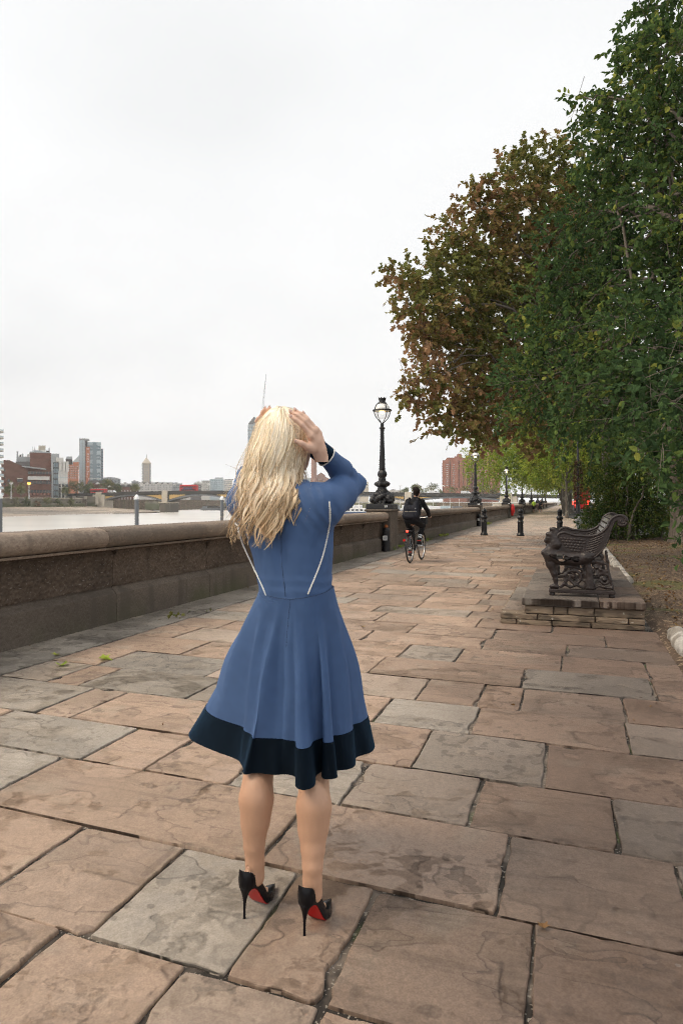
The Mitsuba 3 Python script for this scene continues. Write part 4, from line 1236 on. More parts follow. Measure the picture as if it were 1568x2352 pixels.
lone(1246, 2134, 0.045, 'tiny brown curled leaf in the slab joint at lower right', 0.1, 0.3, 'dead_leaves')
# a torn sprig of ivy at the wall's foot
t = thing('ivy_sprig', 'broken green ivy sprig lying on the ground at the foot of the wall', 'sprig')
rs = np.random.RandomState(4)
d = EYE * 1568 / (1415 - 1153)
c0, c1 = P(398, 1420, EYE * 1568 / 267), P(485, 1402, EYE * 1568 / 249)
ln = np.linspace(0, 1, 26)[:, None]
pts_ = c0 * (1 - ln) + c1 * ln + rs.normal(0, 0.012, (26, 3)); pts_[:, 2] = 0.02 + 0.02 * rs.uniform(size=26)
put(num(t + '__stem'), tube(pts_, 0.004, 5), 'bark', uv=np.tile([0.0, 0.3], (len(tube(pts_, 0.004, 5).vertices), 1)))
cc = np.vstack([c0 + rs.normal(0, 0.04, (7, 3)) * [1, 1, 0.4] + [0, 0, 0.04], pts_[::5]])
v, f, uv = leaves_at(cc, rs.normal(0, 1, (len(cc), 3)), 0.065, rs, tone=np.r_[np.full(7, 0.75), rs.uniform(0.5, 1, 6)])
put(num(t + '__leaves'), trimesh.Trimesh(v, f, process=False), 'hedge_leaves', uv=uv); labels[t + '__leaves'] = {'kind': 'stuff'}
# weeds along the wall
for k, (y, n_, s, lb) in enumerate(((20.6, 26, 0.07, 'low green weeds in the joint beside the nearest wall pier'), (24.9, 34, 0.09, 'clump of green weeds at the wall foot beyond the cyclist'), (28.6, 30, 0.09, 'second clump of weeds at the wall foot, short of the bollards'), (44.5, 60, 0.12, 'long strip of weeds at the wall foot beyond the second pier'))):
    rs = np.random.RandomState(60 + k)
    t = thing('weed_clump', lb, 'weeds')
    cc = np.stack([rs.uniform(-5.16, -4.85, n_), y + rs.normal(0, 0.35 + 0.3 * (k == 3), n_), rs.uniform(0.0, 0.06, n_)], 1)
    v, f, uv = leaves_at(cc, rs.normal(0, 1, (n_, 3)) + [0, 0, 1.5], s * 1.15, rs, OVAL, OVAL_F, droop=0.0, tone=rs.uniform(0.2, 0.8, n_))
    put(t, trimesh.Trimesh(v, f, process=False), 'yellow_green_leaves', uv=uv); labels[t]['kind'] = 'stuff'
# litter on the bed
rs = np.random.RandomState(77)
n_ = 2600
xx, yy2 = 1.0 + 7 * rs.beta(1.0, 2.2, n_), rs.uniform(5, 29, n_)
cc = np.stack([xx, yy2, 0.03 + 0.10 * np.clip((xx - 1.1) / 3, 0, 1) + 0.01], 1)
v, f, uv = leaves_at(cc, rs.normal(0, 1, (n_, 3)) * [1, 1, 0.15], 0.055, rs, OVAL, OVAL_F, droop=0.0)
put('leaf_litter', trimesh.Trimesh(v, f, process=False), 'dead_leaves', uv=uv)
labels['leaf_litter'] = {'kind': 'stuff', 'label': 'brown leaf litter strewn over the bare bed', 'category': 'leaves'}
n_ = 420
cc = np.stack([rs.uniform(-5.15, 0.9, n_), rs.uniform(2.0, 26, n_), np.full(n_, 0.006)], 1)
near_edge = (cc[:, 0] > 0.35) | (cc[:, 0] < -4.75) | (rs.uniform(size=n_) < 0.12)
cc = cc[near_edge & ~((cc[:, 1] > 8.2) & (cc[:, 1] < 12.8) & (cc[:, 0] > -0.85))]
v, f, uv = leaves_at(cc, rs.normal(0, 1, (len(cc), 3)) * [1, 1, 0.1], 0.035, rs, OVAL, OVAL_F, droop=0.0)
put('path_litter', trimesh.Trimesh(v, f, process=False), 'dead_leaves', uv=uv)
labels['path_litter'] = {'kind': 'stuff', 'label': 'bits of dead leaf along the edges of the paving', 'category': 'leaves'}
# dead ivy round the lamp post by the road
rs = np.random.RandomState(9)
a = rs.uniform(0, 2 * PI, 700); z = rs.uniform(1.3, 4.6, 700); r = 0.16 + 0.16 * rs.uniform(size=700) * np.sin((z - 1.2) * 0.9)
cc = np.stack([0.66 + r * np.cos(a), 55 + r * np.sin(a), z], 1)
t = thing('ivy', 'brown dead ivy wrapped round the black lamp post by the road', 'ivy')
v, f, uv = leaves_at(cc, np.stack([np.cos(a), np.sin(a), 0 * a], 1), 0.16, rs)
put(t, trimesh.Trimesh(v, f, process=False), 'dead_ivy', uv=uv); labels[t]['kind'] = 'stuff'
# ================================================================== the river and its far side
def brick_c(c0, c1):
    def fn(p, n, uv):
        return mix(c0, c1, fbm(p.x * 0.35, p.y * 0.35, p.z * 0.6, octaves=4)) * (0.85 + 0.3 * noise(p.x * 2, p.y * 2, p.z * 5))
    return fn


textured('dark_brick', brick_c((0.115, 0.055, 0.042), (0.19, 0.090, 0.066)), rough_=0.85)
textured('red_brick', brick_c((0.27, 0.112, 0.080), (0.35, 0.158, 0.116)), rough_=0.85)
textured('pale_render', brick_c((0.55, 0.54, 0.51), (0.68, 0.67, 0.64)), rough_=0.7)
textured('grey_cladding', brick_c((0.30, 0.32, 0.33), (0.42, 0.44, 0.45)), rough_=0.6)
textured('beige_stone', brick_c((0.42, 0.38, 0.31), (0.52, 0.47, 0.39)), rough_=0.8)
plain('orange_panel', (0.52, 0.20, 0.11), 0.5)
plain('blue_glass', (0.17, 0.24, 0.28), 0.08, spec=0.9)
plain('pale_glass', (0.42, 0.50, 0.53), 0.08, spec=0.9)
plain('dark_glass', (0.03, 0.035, 0.04), 0.10, spec=0.7)
plain('white_frame', (0.70, 0.70, 0.69), 0.5)
plain('roof_slate', (0.12, 0.115, 0.12), 0.6)
plain('dark_steel', (0.034, 0.033, 0.032), 0.6)
plain('dark_stone', (0.105, 0.092, 0.074), 0.8)
plain('yellow_paint', (0.52, 0.34, 0.12), 0.5)
plain('bus_red', (0.50, 0.020, 0.022), 0.3)
plain('van_white', (0.70, 0.71, 0.72), 0.3)
plain('tyre', (0.015, 0.015, 0.015), 0.8)
plain('boat_blue', (0.05, 0.09, 0.18), 0.4)
plain('boat_grey', (0.22, 0.24, 0.26), 0.5)
plain('steel_grey', (0.13, 0.14, 0.155), 0.5)
plain('wet_timber', (0.055, 0.048, 0.038), 0.7)
plain('post_white', (0.84, 0.85, 0.86), 0.4)


class Bld:
    """a building seen across the river: stands at its own distance d and turns its front towards the river walk; vol() and poly() read widths and heights off that front"""
    def __init__(self, name, label, d, turn=0.0, cat_='building', group=None):
        self.d, self.k = d, d / 1568
        self.key = thing(name, label, cat_, group)
        self.turn, self.o = turn, None

    def frame(self, px):
        """where the sight line of column px meets the front"""
        if self.o is None:
            a = YAW - math.atan((px - 784) / 1568) + self.turn
            self.r = np.array([math.cos(a), math.sin(a), 0]); self.f = np.array([-self.r[1], self.r[0], 0])
            self.o = P(px, 1153, self.d)
        q = W(np.array([(px - 784) / 1568, 1.0, 0.0]))
        return q * ((self.o @ self.f) / (q @ self.f)) + [0, 0, EYE], self.r, self.f

    def z(self, py, px=None):
        k = self.k if px is None else float(self.frame(px)[0] @ FWD) / 1568
        return EYE - (py - 1153) * k

    def vol(self, x0, x1, y0, y1, depth=16, m='dark_brick', name='wall', back=0.0, ch=0):
        """a block between pixel columns x0, x1 and rows y0 (top), y1"""
        c = (x0 + x1) / 2
        o, r, f = self.frame(c)
        w = np.linalg.norm(self.frame(x1)[0] - self.frame(x0)[0])
        b = box(-w / 2, w / 2, 0, depth, self.z(y1, c), self.z(y0, c), ch)
        M = np.eye(4); M[:3, 0], M[:3, 1], M[:3, 3] = r, f, [o[0] + f[0] * back, o[1] + f[1] * back, 0]
        b.apply_transform(M)
        return part(self.key, name, b, m)

    def poly(self, pts, depth=16, m='dark_brick', name='wall', back=0.0):
        cx = np.mean([p[0] for p in pts])
        o, r, f = self.frame(cx)
        g = prism([(float((self.frame(x)[0] - o) @ r), self.z(y, x)) for x, y in pts], 0, depth)
        g = axes(g, [o[0] + f[0] * back, o[1] + f[1] * back, 0], r, [0, 0, 1], f)
        return part(self.key, name, g, m)

    def win(self, x0, x1, y0, y1, nx, ny, m='dark_glass', fx=0.6, fy=0.55, back=0.0, name='window', skip=0.0, seed=0):
        rs = np.random.RandomState(seed)
        dx, dy = (x1 - x0) / nx, (y1 - y0) / ny
        for i in range(nx):
            for j in range(ny):
                if rs.uniform() < skip:
                    continue
                xa, ya = x0 + dx * (i + (1 - fx) / 2), y0 + dy * (j + (1 - fy) / 2)
                self.vol(xa, xa + dx * fx, ya, ya + dy * fy, 0.3, m, name, back - 0.12)


b = Bld('brick_office', 'dark brown brick waterside office with stepped terraces and rooftop plant', 372)
b.poly([(3, 1153), (3, 1062), (9, 1056.5), (22, 1057), (36, 1064), (52, 1071), (64, 1080), (64, 1153)], 30)
b.poly([(52, 1153), (52, 1073), (105, 1079), (118, 1082), (118, 1153)], 28, back=2)
b.poly([(50, 1072.6), (52, 1070), (106, 1076.5), (106, 1079)], 6, 'grey_cladding', 'canopy', back=-2)
b.poly([(36, 1066), (36, 1059), (68, 1059), (104, 1076), (104, 1079)], 20, 'roof_slate', 'roof', back=6)
b.vol(70, 118, 1039, 1084, 18, back=4)
b.vol(69, 116, 1036.5, 1039, 14, 'grey_cladding', 'parapet', back=4)
b.vol(38, 70, 1047, 1064, 14, 'grey_cladding', 'plant_room', back=8)
for x0, x1, y0, y1, m in ((90, 106, 1021, 1031, 'beige_stone'), (78, 97, 1032, 1037, 'grey_cladding'), (94, 106, 1031, 1037, 'pale_render'), (108, 116, 1033, 1037, 'dark_steel'), (114, 116, 1026, 1036, 'grey_cladding'), (75.5, 76.3, 1024, 1037, 'grey_cladding'), (80, 81, 1024, 1036, 'grey_cladding'), (38.5, 42, 1034, 1047, 'grey_cladding'), (51, 54, 1040, 1047, 'grey_cladding'), (63, 68, 1041, 1047, 'pale_render'), (45, 49, 1042, 1047, 'dark_steel')):
    b.vol(x0, x1, y0, y1, 4, m, 'roof_plant', back=8)
for y0, y1 in ((1083, 1092), (1103, 1117.5), (1124, 1130)):
    b.vol(63, 117, y0 + (1.5 if y0 > 1100 else 0), y0 + (8 if y0 > 1100 else 6), 2, 'dark_glass', 'window_band', back=1.7)
    b.win(66, 116, y0, y0 + 7, 7, 1, 'dark_brick', 0.18, 1.0, back=1.5, name='pier')
b.vol(64, 114, 1094, 1102.5, 3, 'pale_render', 'balcony_front', back=-0.6)
b.win(66, 116, 1131, 1138, 6, 1, 'red_brick', 0.5, 0.8, back=1.9, name='doorway')
b.win(6, 14, 1072, 1120, 1, 3, fx=0.5, fy=0.28); b.win(16, 24, 1098, 1110, 1, 1, fx=0.7, fy=0.5)
b.vol(39, 52, 1098.5, 1106, 3, 'dark_glass', 'bay_window', back=-2); b.vol(39, 52, 1098.5, 1100.5, 4, 'pale_render', 'bay_roof', back=-2.6)
b.vol(118, 137, 1041, 1153, 20, 'grey_cladding', back=4)
b.vol(119, 122.5, 1060, 1153, 3, 'grey_cladding', 'pier', back=1.5)
b.vol(123, 135, 1061, 1153, 2, 'dark_glass', 'glazing', back=3)
b.win(123, 135, 1061, 1153, 2, 7, 'blue_glass', 0.8, 0.75, back=2.8, name='pane', seed=4)
for x0, x1, y0, y1 in ((136, 142, 1060, 1081), (143.5, 150, 1060, 1082), (151.5, 158, 1060, 1083), (130, 146, 1051, 1060)):
    b.vol(x0, x1, y0, y1, 6, 'pale_render', 'facade_panel', back=0)  # glass panes, their bright reflection put into the pale colour
b.vol(134, 156, 1081, 1112, 8, 'pale_glass', 'glazing', back=1)
b.win(134, 156, 1081, 1112, 4, 2, 'pale_render', 0.86, 0.9, back=1, name='facade_panel')
for x in (139.5, 147.5):
    b.vol(x, x + 2, 1105, 1153, 2, 'pale_render', 'column', back=-3)
b.vol(134, 155, 1108, 1109.2, 3, 'pale_render', 'rail', back=-3); b.vol(134, 155, 1119, 1120, 3, 'pale_render', 'rail', back=-3)
b.vol(130, 158, 1112, 1153, 12, 'dark_glass', 'undercroft', back=6)

b = Bld('apartment_tower', 'tall glass apartment tower with orange brick strips', 560)
b.vol(182, 196, 1006.5, 1153, 18, 'grey_cladding', back=2)
b.win(183, 195, 1010, 1104, 2, 12, 'pale_glass', 0.75, 0.9, back=2, name='pane')
b.vol(196, 201, 1012, 1153, 18, 'steel_grey', 'recess', back=5)
b.vol(197, 206, 1026, 1153, 18, 'orange_panel', 'brick_strip', back=1)
b.win(199, 205, 1028, 1104, 2, 13, 'white_frame', 0.45, 0.6, back=1, skip=0.25, seed=2)
b.vol(201, 232, 1014.5, 1153, 20, 'pale_glass', 'facade', back=2.5)
for k in range(13):
    b.vol(202, 231, 1016 + 6.9 * k, 1020.8 + 6.9 * k, 1, 'blue_glass' if k % 3 else 'pale_glass', 'glazing_band', back=2.1)
b.vol(213, 222, 1016, 1105, 2, 'blue_glass', 'bay', back=1.6)
b.vol(222, 237, 1030, 1153, 18, 'steel_grey', 'wing', back=3.4)
b.win(228, 237, 1031, 1105, 2, 11, 'blue_glass', 0.8, 0.7, back=3.2, name='pane')
b.poly([(195, 1007), (203, 1007.5), (206, 1011), (195, 1012)], 6, 'grey_cladding', 'roof_canopy')
b.vol(204, 233, 1098, 1099, 2, 'white_frame', 'rail', back=1); 
b = Bld('orange_block', 'mid height orange and white block beside the glass tower', 545)
b.vol(155, 181, 1067, 1153, 16, 'orange_panel', back=3)
b.vol(168, 181, 1061, 1067, 14, 'orange_panel', back=3)
b.win(156, 180, 1068, 1100, 5, 6, 'white_frame', 0.5, 0.28, back=3, name='window')
b.win(157, 180, 1070, 1100, 4, 6, 'dark_glass', 0.28, 0.45, back=2.9)
b.poly([(164, 1062), (182, 1044), (182, 1076), (164, 1076)], 10, 'pale_glass', 'roof_glazing', back=9)
b.vol(152, 166, 1046, 1066, 12, 'grey_cladding', 'stair_tower', back=14)
b.poly([(150, 1052), (166, 1054), (166, 1066), (153, 1062)], 6, 'dark_steel', 'roof_plant', back=8)

b = Bld('balcony_tower', 'edge of a pale tower with curved white balconies at the left frame edge', 300)
b.vol(-60, 0, 930, 1153, 20, 'pale_render', back=3)
for k in range(11):
    y = 986 + 14.6 * k
    o, r, f = b.frame(-27)
    ring = [((32 * math.cos(a)) * b.k, -2 + 9 * math.sin(a)) for a in np.linspace(0, 2 * PI, 28, endpoint=False)]
    g = axes(prism(ring, b.z(y + 6.5), b.z(y + 4.8)), [o[0], o[1], 0], r, f, [0, 0, 1])
    part(b.key, 'balcony', g, 'pale_render')
    g = axes(lathe([(32 * b.k - 0.1, b.z(y + 4.8)), (32 * b.k - 0.1, b.z(y))], 28, caps=False), [o[0] - 2 * f[0], o[1] - 2 * f[1], 0], r, f * 0.28, [0, 0, 1])
    part(b.key, 'balustrade', g, 'pale_glass')
b.win(-58, -1, 940, 1153, 6, 13, 'dark_glass', 0.7, 0.6, back=3)

b = Bld('brick_terrace', 'low dark brick terrace with grey roofs behind the riverside trees', 440)
b.vol(200, 262, 1110, 1153, 14, 'dark_brick', back=2)
b.poly([(200, 1110), (204, 1103), (258, 1103), (264, 1110)], 14, 'roof_slate', 'roof', back=2)
b.vol(262, 318, 1118, 1153, 14, 'dark_brick', back=6)
for k in range(4):
    b.poly([(262 + 14 * k, 1118.5), (266 + 14 * k, 1112), (272 + 14 * k, 1112), (276 + 14 * k, 1118.5)], 14, 'roof_slate', 'roof', back=6)
b.win(264, 318, 1120, 1153, 8, 2, 'white_frame', 0.3, 0.4, back=5.9)
b.poly([(218, 1112), (224, 1106.5), (230, 1112)], 3, 'white_frame', 'gable', back=-0.4)
b = Bld('curved_block', 'long grey block with a curved roof left of the spired tower', 620)
b.vol(235, 277, 1101, 1153, 16, 'steel_grey', back=2)
tp = [(235 + 42 * t, 1101 - 5.5 * math.sin(PI * (0.2 + 0.75 * t))) for t in np.linspace(0, 1, 12)]
b.poly(tp + [(277, 1103), (235, 1103)], 16, 'grey_cladding', 'roof', back=2)
b.win(236, 276, 1102, 1112, 12, 2, 'pale_glass', 0.6, 0.5, back=2)

b = Bld('spired_tower', 'slender pale tower with stacked balconies and a pointed spire', 1100, cat_='tower')
b.vol(330, 343, 1062, 1153, 18, 'beige_stone', back=4); b.vol(327, 346, 1064, 1153, 12, 'grey_cladding', back=7)
for k in range(12):
    for x in (325, 343.5):
        b.vol(x, x + 3.5, 1066 + 3.9 * k, 1067.6 + 3.9 * k, 6, 'pale_render', 'balcony', back=8)
b.win(332, 341, 1068, 1116, 2, 12, 'grey_cladding', 0.5, 0.5, back=4)
o, r, f = b.frame(336.5)
c = o + f * 12
sp = trimesh.convex.convex_hull(np.array([[*(c + sx * 10.5 * b.k * r * 1.0 + sy * 9 * f)[:2], b.z(1064)] for sx in (-1, 1) for sy in (-1, 1)] + [[*c[:2], b.z(1049)]] + [[*(c + sx * 4.6 * b.k * r + sy * 3.5 * f)[:2], b.z(1056)] for sx in (-1, 1) for sy in (-1, 1)]))
part(b.key, 'spire', sp, 'beige_stone')
part(b.key, 'finial', tube([[*c[:2], b.z(1050)], [*c[:2], b.z(1043)]], 0.35, 6), 'dark_steel')

b = Bld('white_terrace', 'long white terrace with pointed gables at the harbour below the spired tower', 820)
b.vol(317, 400, 1112, 1153, 14, 'pale_render', back=2)
for k in range(6):
    b.poly([(317 + 13.8 * k, 1113), (323.9 + 13.8 * k, 1106.5), (330.8 + 13.8 * k, 1113)], 14, 'pale_render', 'gable', back=1.8)
    b.win(319 + 13.8 * k, 329 + 13.8 * k, 1112, 1126, 3, 3, 'steel_grey', 0.5, 0.4, back=1.8)
b.vol(318, 400, 1107.5, 1112, 8, 'roof_slate', 'roof', back=8)

rs = np.random.RandomState(14)
for k, (x0, x1, y0, m, d, lb) in enumerate(((277, 302, 1110, 'pale_render', 700, 'pale low block right of the curved roof block'), (302, 318, 1105, 'grey_cladding', 760, 'grey glazed block just left of the spired tower'), (354, 372, 1109, 'beige_stone', 900, 'beige roof block right of the spired tower'), (395, 418, 1110, 'grey_cladding', 760, 'grey flats behind the right hand red bus'), (418, 447, 1118, 'pale_render', 800, 'low white sheds behind the right hand red bus'), (438, 462, 1113, 'roof_slate', 720, 'white house with grey roof beside the glass flats'),
                                              (445, 470, 1108, 'pale_render', 900, 'pale block left of the glass fronted flats'), (535, 552, 1118, 'grey_cladding', 760, 'grey block partly hidden by blonde hair'), (751, 832, 1124, 'grey_cladding', 700, 'low grey sheds right of the chimney building'), (886, 925, 1126, 'pale_render', 650, 'low pale buildings right of the nearest lamp'))):
    b = Bld('low_building', lb, d)
    b.vol(x0, x1, y0, 1153, 16, m)
    b.win(x0 + 1, x1 - 1, y0 + 2, y0 + 12, max(3, int((x1 - x0) / 4)), 2, 'steel_grey' if m != 'roof_slate' else 'pale_render', 0.55, 0.45, seed=k)
    b.vol(x0 + (x1 - x0) * .3, x0 + (x1 - x0) * .55, y0 - 2.2, y0, 6, 'roof_slate', 'roof_plant', back=4)

b = Bld('glass_flats', 'modern waterside flats with a central blue glass front', 690)
b.vol(464, 486, 1105, 1153, 14, 'pale_render', back=3); b.vol(463, 487, 1103.8, 1105.3, 14, 'roof_slate', 'roof', back=2.6)
b.vol(482, 514, 1100, 1153, 16, 'pale_glass', 'facade', back=1)
b.vol(494, 512, 1096.5, 1100, 10, 'grey_cladding', 'penthouse', back=3)
b.vol(513, 534, 1102, 1153, 16, 'pale_render', back=2); b.vol(516, 536, 1100.5, 1102, 12, 'roof_slate', 'roof', back=3)
b.win(465, 481, 1106, 1126, 4, 5, 'steel_grey', 0.5, 0.5, back=3)
b.win(483, 500, 1101, 1128, 4, 6, 'blue_glass', 0.7, 0.65, back=1, name='pane')
b.win(501, 513, 1101, 1128, 2, 6, 'blue_glass', 0.7, 0.4, back=1, name='balcony')
b.win(515, 533, 1104, 1126, 4, 5, 'steel_grey', 0.5, 0.5, back=2)

b = Bld('glass_skyscraper', 'glass skyscraper with a pointed crown beside the blonde hair', 1250, cat_='tower')
b.poly([(569, 1153), (569, 978), (571, 972), (583, 957), (597, 966), (600, 976), (600, 1153)], 30, 'pale_glass')
b.poly([(571.5, 975), (571.5, 971.5), (583, 957.5), (586, 959.5), (586, 972)], 3, 'steel_grey', 'crown_glazing', back=-2.0)
for k in range(18):
    b.vol(569, 600, 980 + 8.2 * k, 981.6 + 8.2 * k, 1, 'grey_cladding', 'floor_band', back=-0.6)
for k in range(4):
    b.vol(570 + 8.5 * k, 571.2 + 8.5 * k, 980, 1130, 1, 'blue_glass', 'mullion', back=-0.9)
b.win(586, 599, 968, 1010, 3, 6, 'dark_glass', 0.7, 0.5, back=-0.5, name='pane', skip=0.4, seed=3)
cr = thing('tower_crane', 'thin raised jib of a crane on the glass skyscraper', 'crane')
q0, q1, q2 = P(601, 985, 1240), P(602.5, 945, 1240), P(611, 859, 1240)
put(f'{cr}__mast', tube([q0, q1], 1.2, 6), 'grey_cladding'); put(f'{cr}__jib', cat([tube([q1 + [s, 0, 0], q2], 0.38, 4) for s in (-1.2, 1.2)]), 'grey_cladding'); put(f'{cr}__cab', obox(q1 - [0, 0, 6], RGT, (5, 4, 8)), 'steel_grey')

b = Bld('power_station', 'red brick power station hall with gables and a tall tapering chimney', 1250)
o, r, f = b.frame(721)
part(b.key, 'chimney', lathe([(5.6, b.z(1128)), (5.0, b.z(1052)), (5.4, b.z(1051)), (5.4, b.z(1049))], 20, (o[0] + 8 * f[0], o[1] + 8 * f[1], 0)), 'red_brick', smooth=30)
b.poly([(711, 1153), (711, 1098), (728, 1095), (728, 1091), (737, 1084.5), (747, 1091), (747, 1094), (764, 1103), (764, 1153)], 40, 'red_brick', back=14)
b.win(713, 726, 1104, 1122, 3, 1, 'beige_stone', 0.4, 0.7, back=14); b.win(731, 744, 1098, 1108, 2, 1, 'dark_brick', 0.3, 0.8, back=14)
b.vol(741, 763, 1112, 1153, 10, 'beige_stone', 'front_block', back=4); b.win(742, 762, 1113, 1122, 6, 2, 'steel_grey', 0.5, 0.5, back=4)
b = Bld('glass_block', 'white and green glazed flats left of the brick power station', 1150)
b.vol(692, 713, 1099, 1153, 14, 'pale_glass'); b.win(693, 712, 1100, 1124, 5, 5, 'blue_glass', 0.6, 0.5); b.vol(698, 712, 1097, 1099, 8, 'pale_render', 'penthouse', back=2)
b = Bld('glass_block', 'pale green glazed flats right of the brick power station', 1150)
b.vol(761, 780, 1101, 1153, 14, 'beige_stone'); b.win(762, 779, 1103, 1122, 4, 4, 'blue_glass', 0.65, 0.55); b.vol(764, 778, 1098, 1101, 8, 'pale_glass', 'penthouse', back=2)
b = Bld('brick_flats', 'small beige brick flats between the raised elbow and the nearest lamp', 520)
b.vol(826, 846, 1108, 1153, 12, 'beige_stone'); b.win(834, 846, 1109, 1122, 2, 2, 'white_frame', 0.7, 0.6); b.win(835, 845, 1110, 1122, 2, 2, 'dark_glass', 0.45, 0.35, back=-0.2, name='pane'); b.vol(830, 846, 1106.6, 1108, 10, 'white_frame', 'parapet')

def estate(label, tops, x0, x1, seed, d, colx):
    b = Bld('brick_tower_block', label, d, group=None)
    b.poly([(x0, 1153)] + tops + [(x1, 1153)], 26, 'red_brick')
    for a, c in colx:
        b.win(a, c, 1064, 1117, 1, 11, 'white_frame', 1.0, 0.24, name='window', seed=seed, skip=0.06)
        b.win(a, c, 1064, 1117, 2, 11, 'dark_glass', 0.4, 0.22, name='pane', seed=seed, back=-0.1)
    return b
b = estate('red brick tower block with stepped top and balcony teeth on its left corner', [(1016, 1057), (1022, 1057), (1026, 1051), (1042, 1051), (1044, 1048), (1048, 1048), (1050, 1042), (1059, 1042), (1061, 1052), (1071, 1052)], 1016, 1071, 5, 560, ((1023, 1030), (1039, 1044)))
for k in range(13):
    b.vol(1014.3, 1017, 1064 + 4.6 * k, 1066.4 + 4.6 * k, 5, 'red_brick', 'balcony', back=4)
for x in (1031.5, 1052, 1062):
    b.vol(x, x + 3.2, 1058, 1120, 1, 'dark_brick', 'recess', back=-0.1)
b = estate('taller red brick tower block behind the second lamp, rising to the right', [(1069, 1047), (1075, 1047), (1076, 1038), (1090, 1036), (1095, 1029), (1106, 1026), (1106, 1022), (1132, 1022), (1153, 1060)], 1069, 1145, 9, 575, ((1071, 1074), (1093, 1096), (1100, 1105), (1112, 1117)))
for x in (1082, 1108, 1122):
    b.vol(x, x + 3.2, 1050, 1125, 1, 'dark_brick', 'recess', back=-0.1)

# ---- trees across the water and beyond the bridge
def far_tree(px, py, rx, ry, d, label, seed, mt='far_leaves', base=None, group=None, lobes=7):
    rs = np.random.RandomState(seed)
    t = thing('riverside_tree', label, 'tree', group)
    k = d / 1568
    bl = []
    for j in range(lobes):
        a = rs.uniform(0, 2 * PI); e = rs.uniform(0, 1) ** 0.6
        bl.append((P(px + rx * 0.62 * e * math.cos(a), py + ry * 0.62 * e * math.sin(a), d + rs.uniform(-1, 1) * rx * k * 0.6), min(rx, ry) * k * rs.uniform(0.38, 0.6)))
    v, f, uv, a_, b_ = crown(bl, 240 / max(1.0, (rx * k / 4) ** 2) / 9, 0.55 * max(0.8, d / 450), seed, KITE, KITE_F, twig=1.2, k=6, shell=0.4, tonefn=lambda p: 0.42 + 0.9 * (meshkit.noise(p * 0.22, seed) - 0.5))
    part(t, 'crown', trimesh.Trimesh(v, f, process=False), mt, uv=uv, stuff=True)
    core = [tc.icosphere(2, r * 0.78).apply_translation(c) for c, r in bl]
    part_uv(t, 'trunk', tube([P(px, py + ry * 1.5, d), P(px, py, d)], 0.35, 7), 'bark', 0, [0, 0.4])
    return t


for q in ((22, 1122, 13, 13, 340, 'small dark tree at the far left before the brick office', 1), (48, 1121, 13, 15, 338, 'dark bushy tree in front of the brick office, beside the pale lamp', 2), (175, 1117, 21, 18, 400, 'large round green tree right of the brick office', 3), (200, 1122, 15, 14, 405, 'darker tree between the round tree and the left bus', 4), (152, 1124, 10, 10, 380, 'low tree under the glazed end of the brick office', 5), (247, 1114, 20, 15, 420, 'broad tree behind the left red bus', 6), (268, 1120, 14, 12, 424, 'narrower tree right of the broad tree behind the bus', 7), (309, 1120, 13, 9, 430, 'low light green tree above the bridge parapet', 8),
          (928, 1126, 14, 7, 480, 'low pale tree left of the cyclist', 9), (955, 1121, 15, 12, 460, 'tall thin topped tree behind the cyclist', 10), (990, 1120, 22, 11, 440, 'broad dark domed tree right of the cyclist', 11), (968, 1127, 20, 8, 420, 'yellowish tree mass behind the cyclist and bridge', 12), (1034, 1125, 24, 9, 430, 'long olive tree at the foot of the red tower blocks', 13), (1068, 1124, 18, 9, 430, 'olive tree left of the second lamp', 14), (1108, 1122, 22, 14, 400, 'dark green tree right of the second lamp', 15), (1010, 1129, 12, 6, 415, 'small yellow tree in the middle of the far tree line', 16), (1135, 1128, 22, 13, 330, 'dark tree at the near end of the bridge', 17)):
    far_tree(*q)

# ---- far embankment
fw = thing('far_river_wall', 'far bank river wall of weathered stone with dark timber fenders', 'wall')
def stain_c(p, n, uv):
    a = mix((0.11, 0.098, 0.078), (0.25, 0.225, 0.18), fbm(p.y * 0.25, p.z * 0.8, 1, octaves=4))
    return mix(a, C3(0.075, 0.085, 0.032), 0.8 * smoothstep(2.2, -0.5, p.z + 2.5 * (fbm(p.y * 0.3, p.z, 4) - 0.5)))
textured('stained_wall', stain_c, rough_=0.85)
part(fw, 'wall_face', box(-266, -262.6, 40, 322, -3.5, 3.3), 'stained_wall')
part(fw, 'coping', box(-266.2, -262.2, 40, 322, 3.3, 3.7), 'beige_stone')
rs = np.random.RandomState(8)
y = 150
while y < 322:
    part(fw, 'fender', box(-262.6, -262.0, y, y + 0.5, -2.5, rs.uniform(0.4, 1.8)), 'wet_timber')
    y += rs.uniform(2.2, 4.2)
part(fw, 'lower_wall', box(-262.55, -260.6, 40, 322, -3.5, 0.9), 'stained_wall')
fw2 = thing('pile_wall', 'timber pile wall of the far bank seen beneath the first bridge arch', 'wall')
q0, q1 = P(282, 1150, 430), P(376, 1150, 470)
n_ = 26
for k in range(n_):
    c = q0 + (q1 - q0) * k / (n_ - 1)
    part(fw2, 'pile', obox([c[0], c[1], -3.4], RGT, (2.3, 0.8, 6.0 + 0.5 * rs.uniform())), 'wet_timber' if k % 3 else 'stained_wall')
part(fw2, 'backing', obox([*(q0 + q1)[:2] / 2, -3.6], (q1 - q0)[:2], (np.linalg.norm((q1 - q0)[:2]), 3, 5.4)), 'stained_wall')
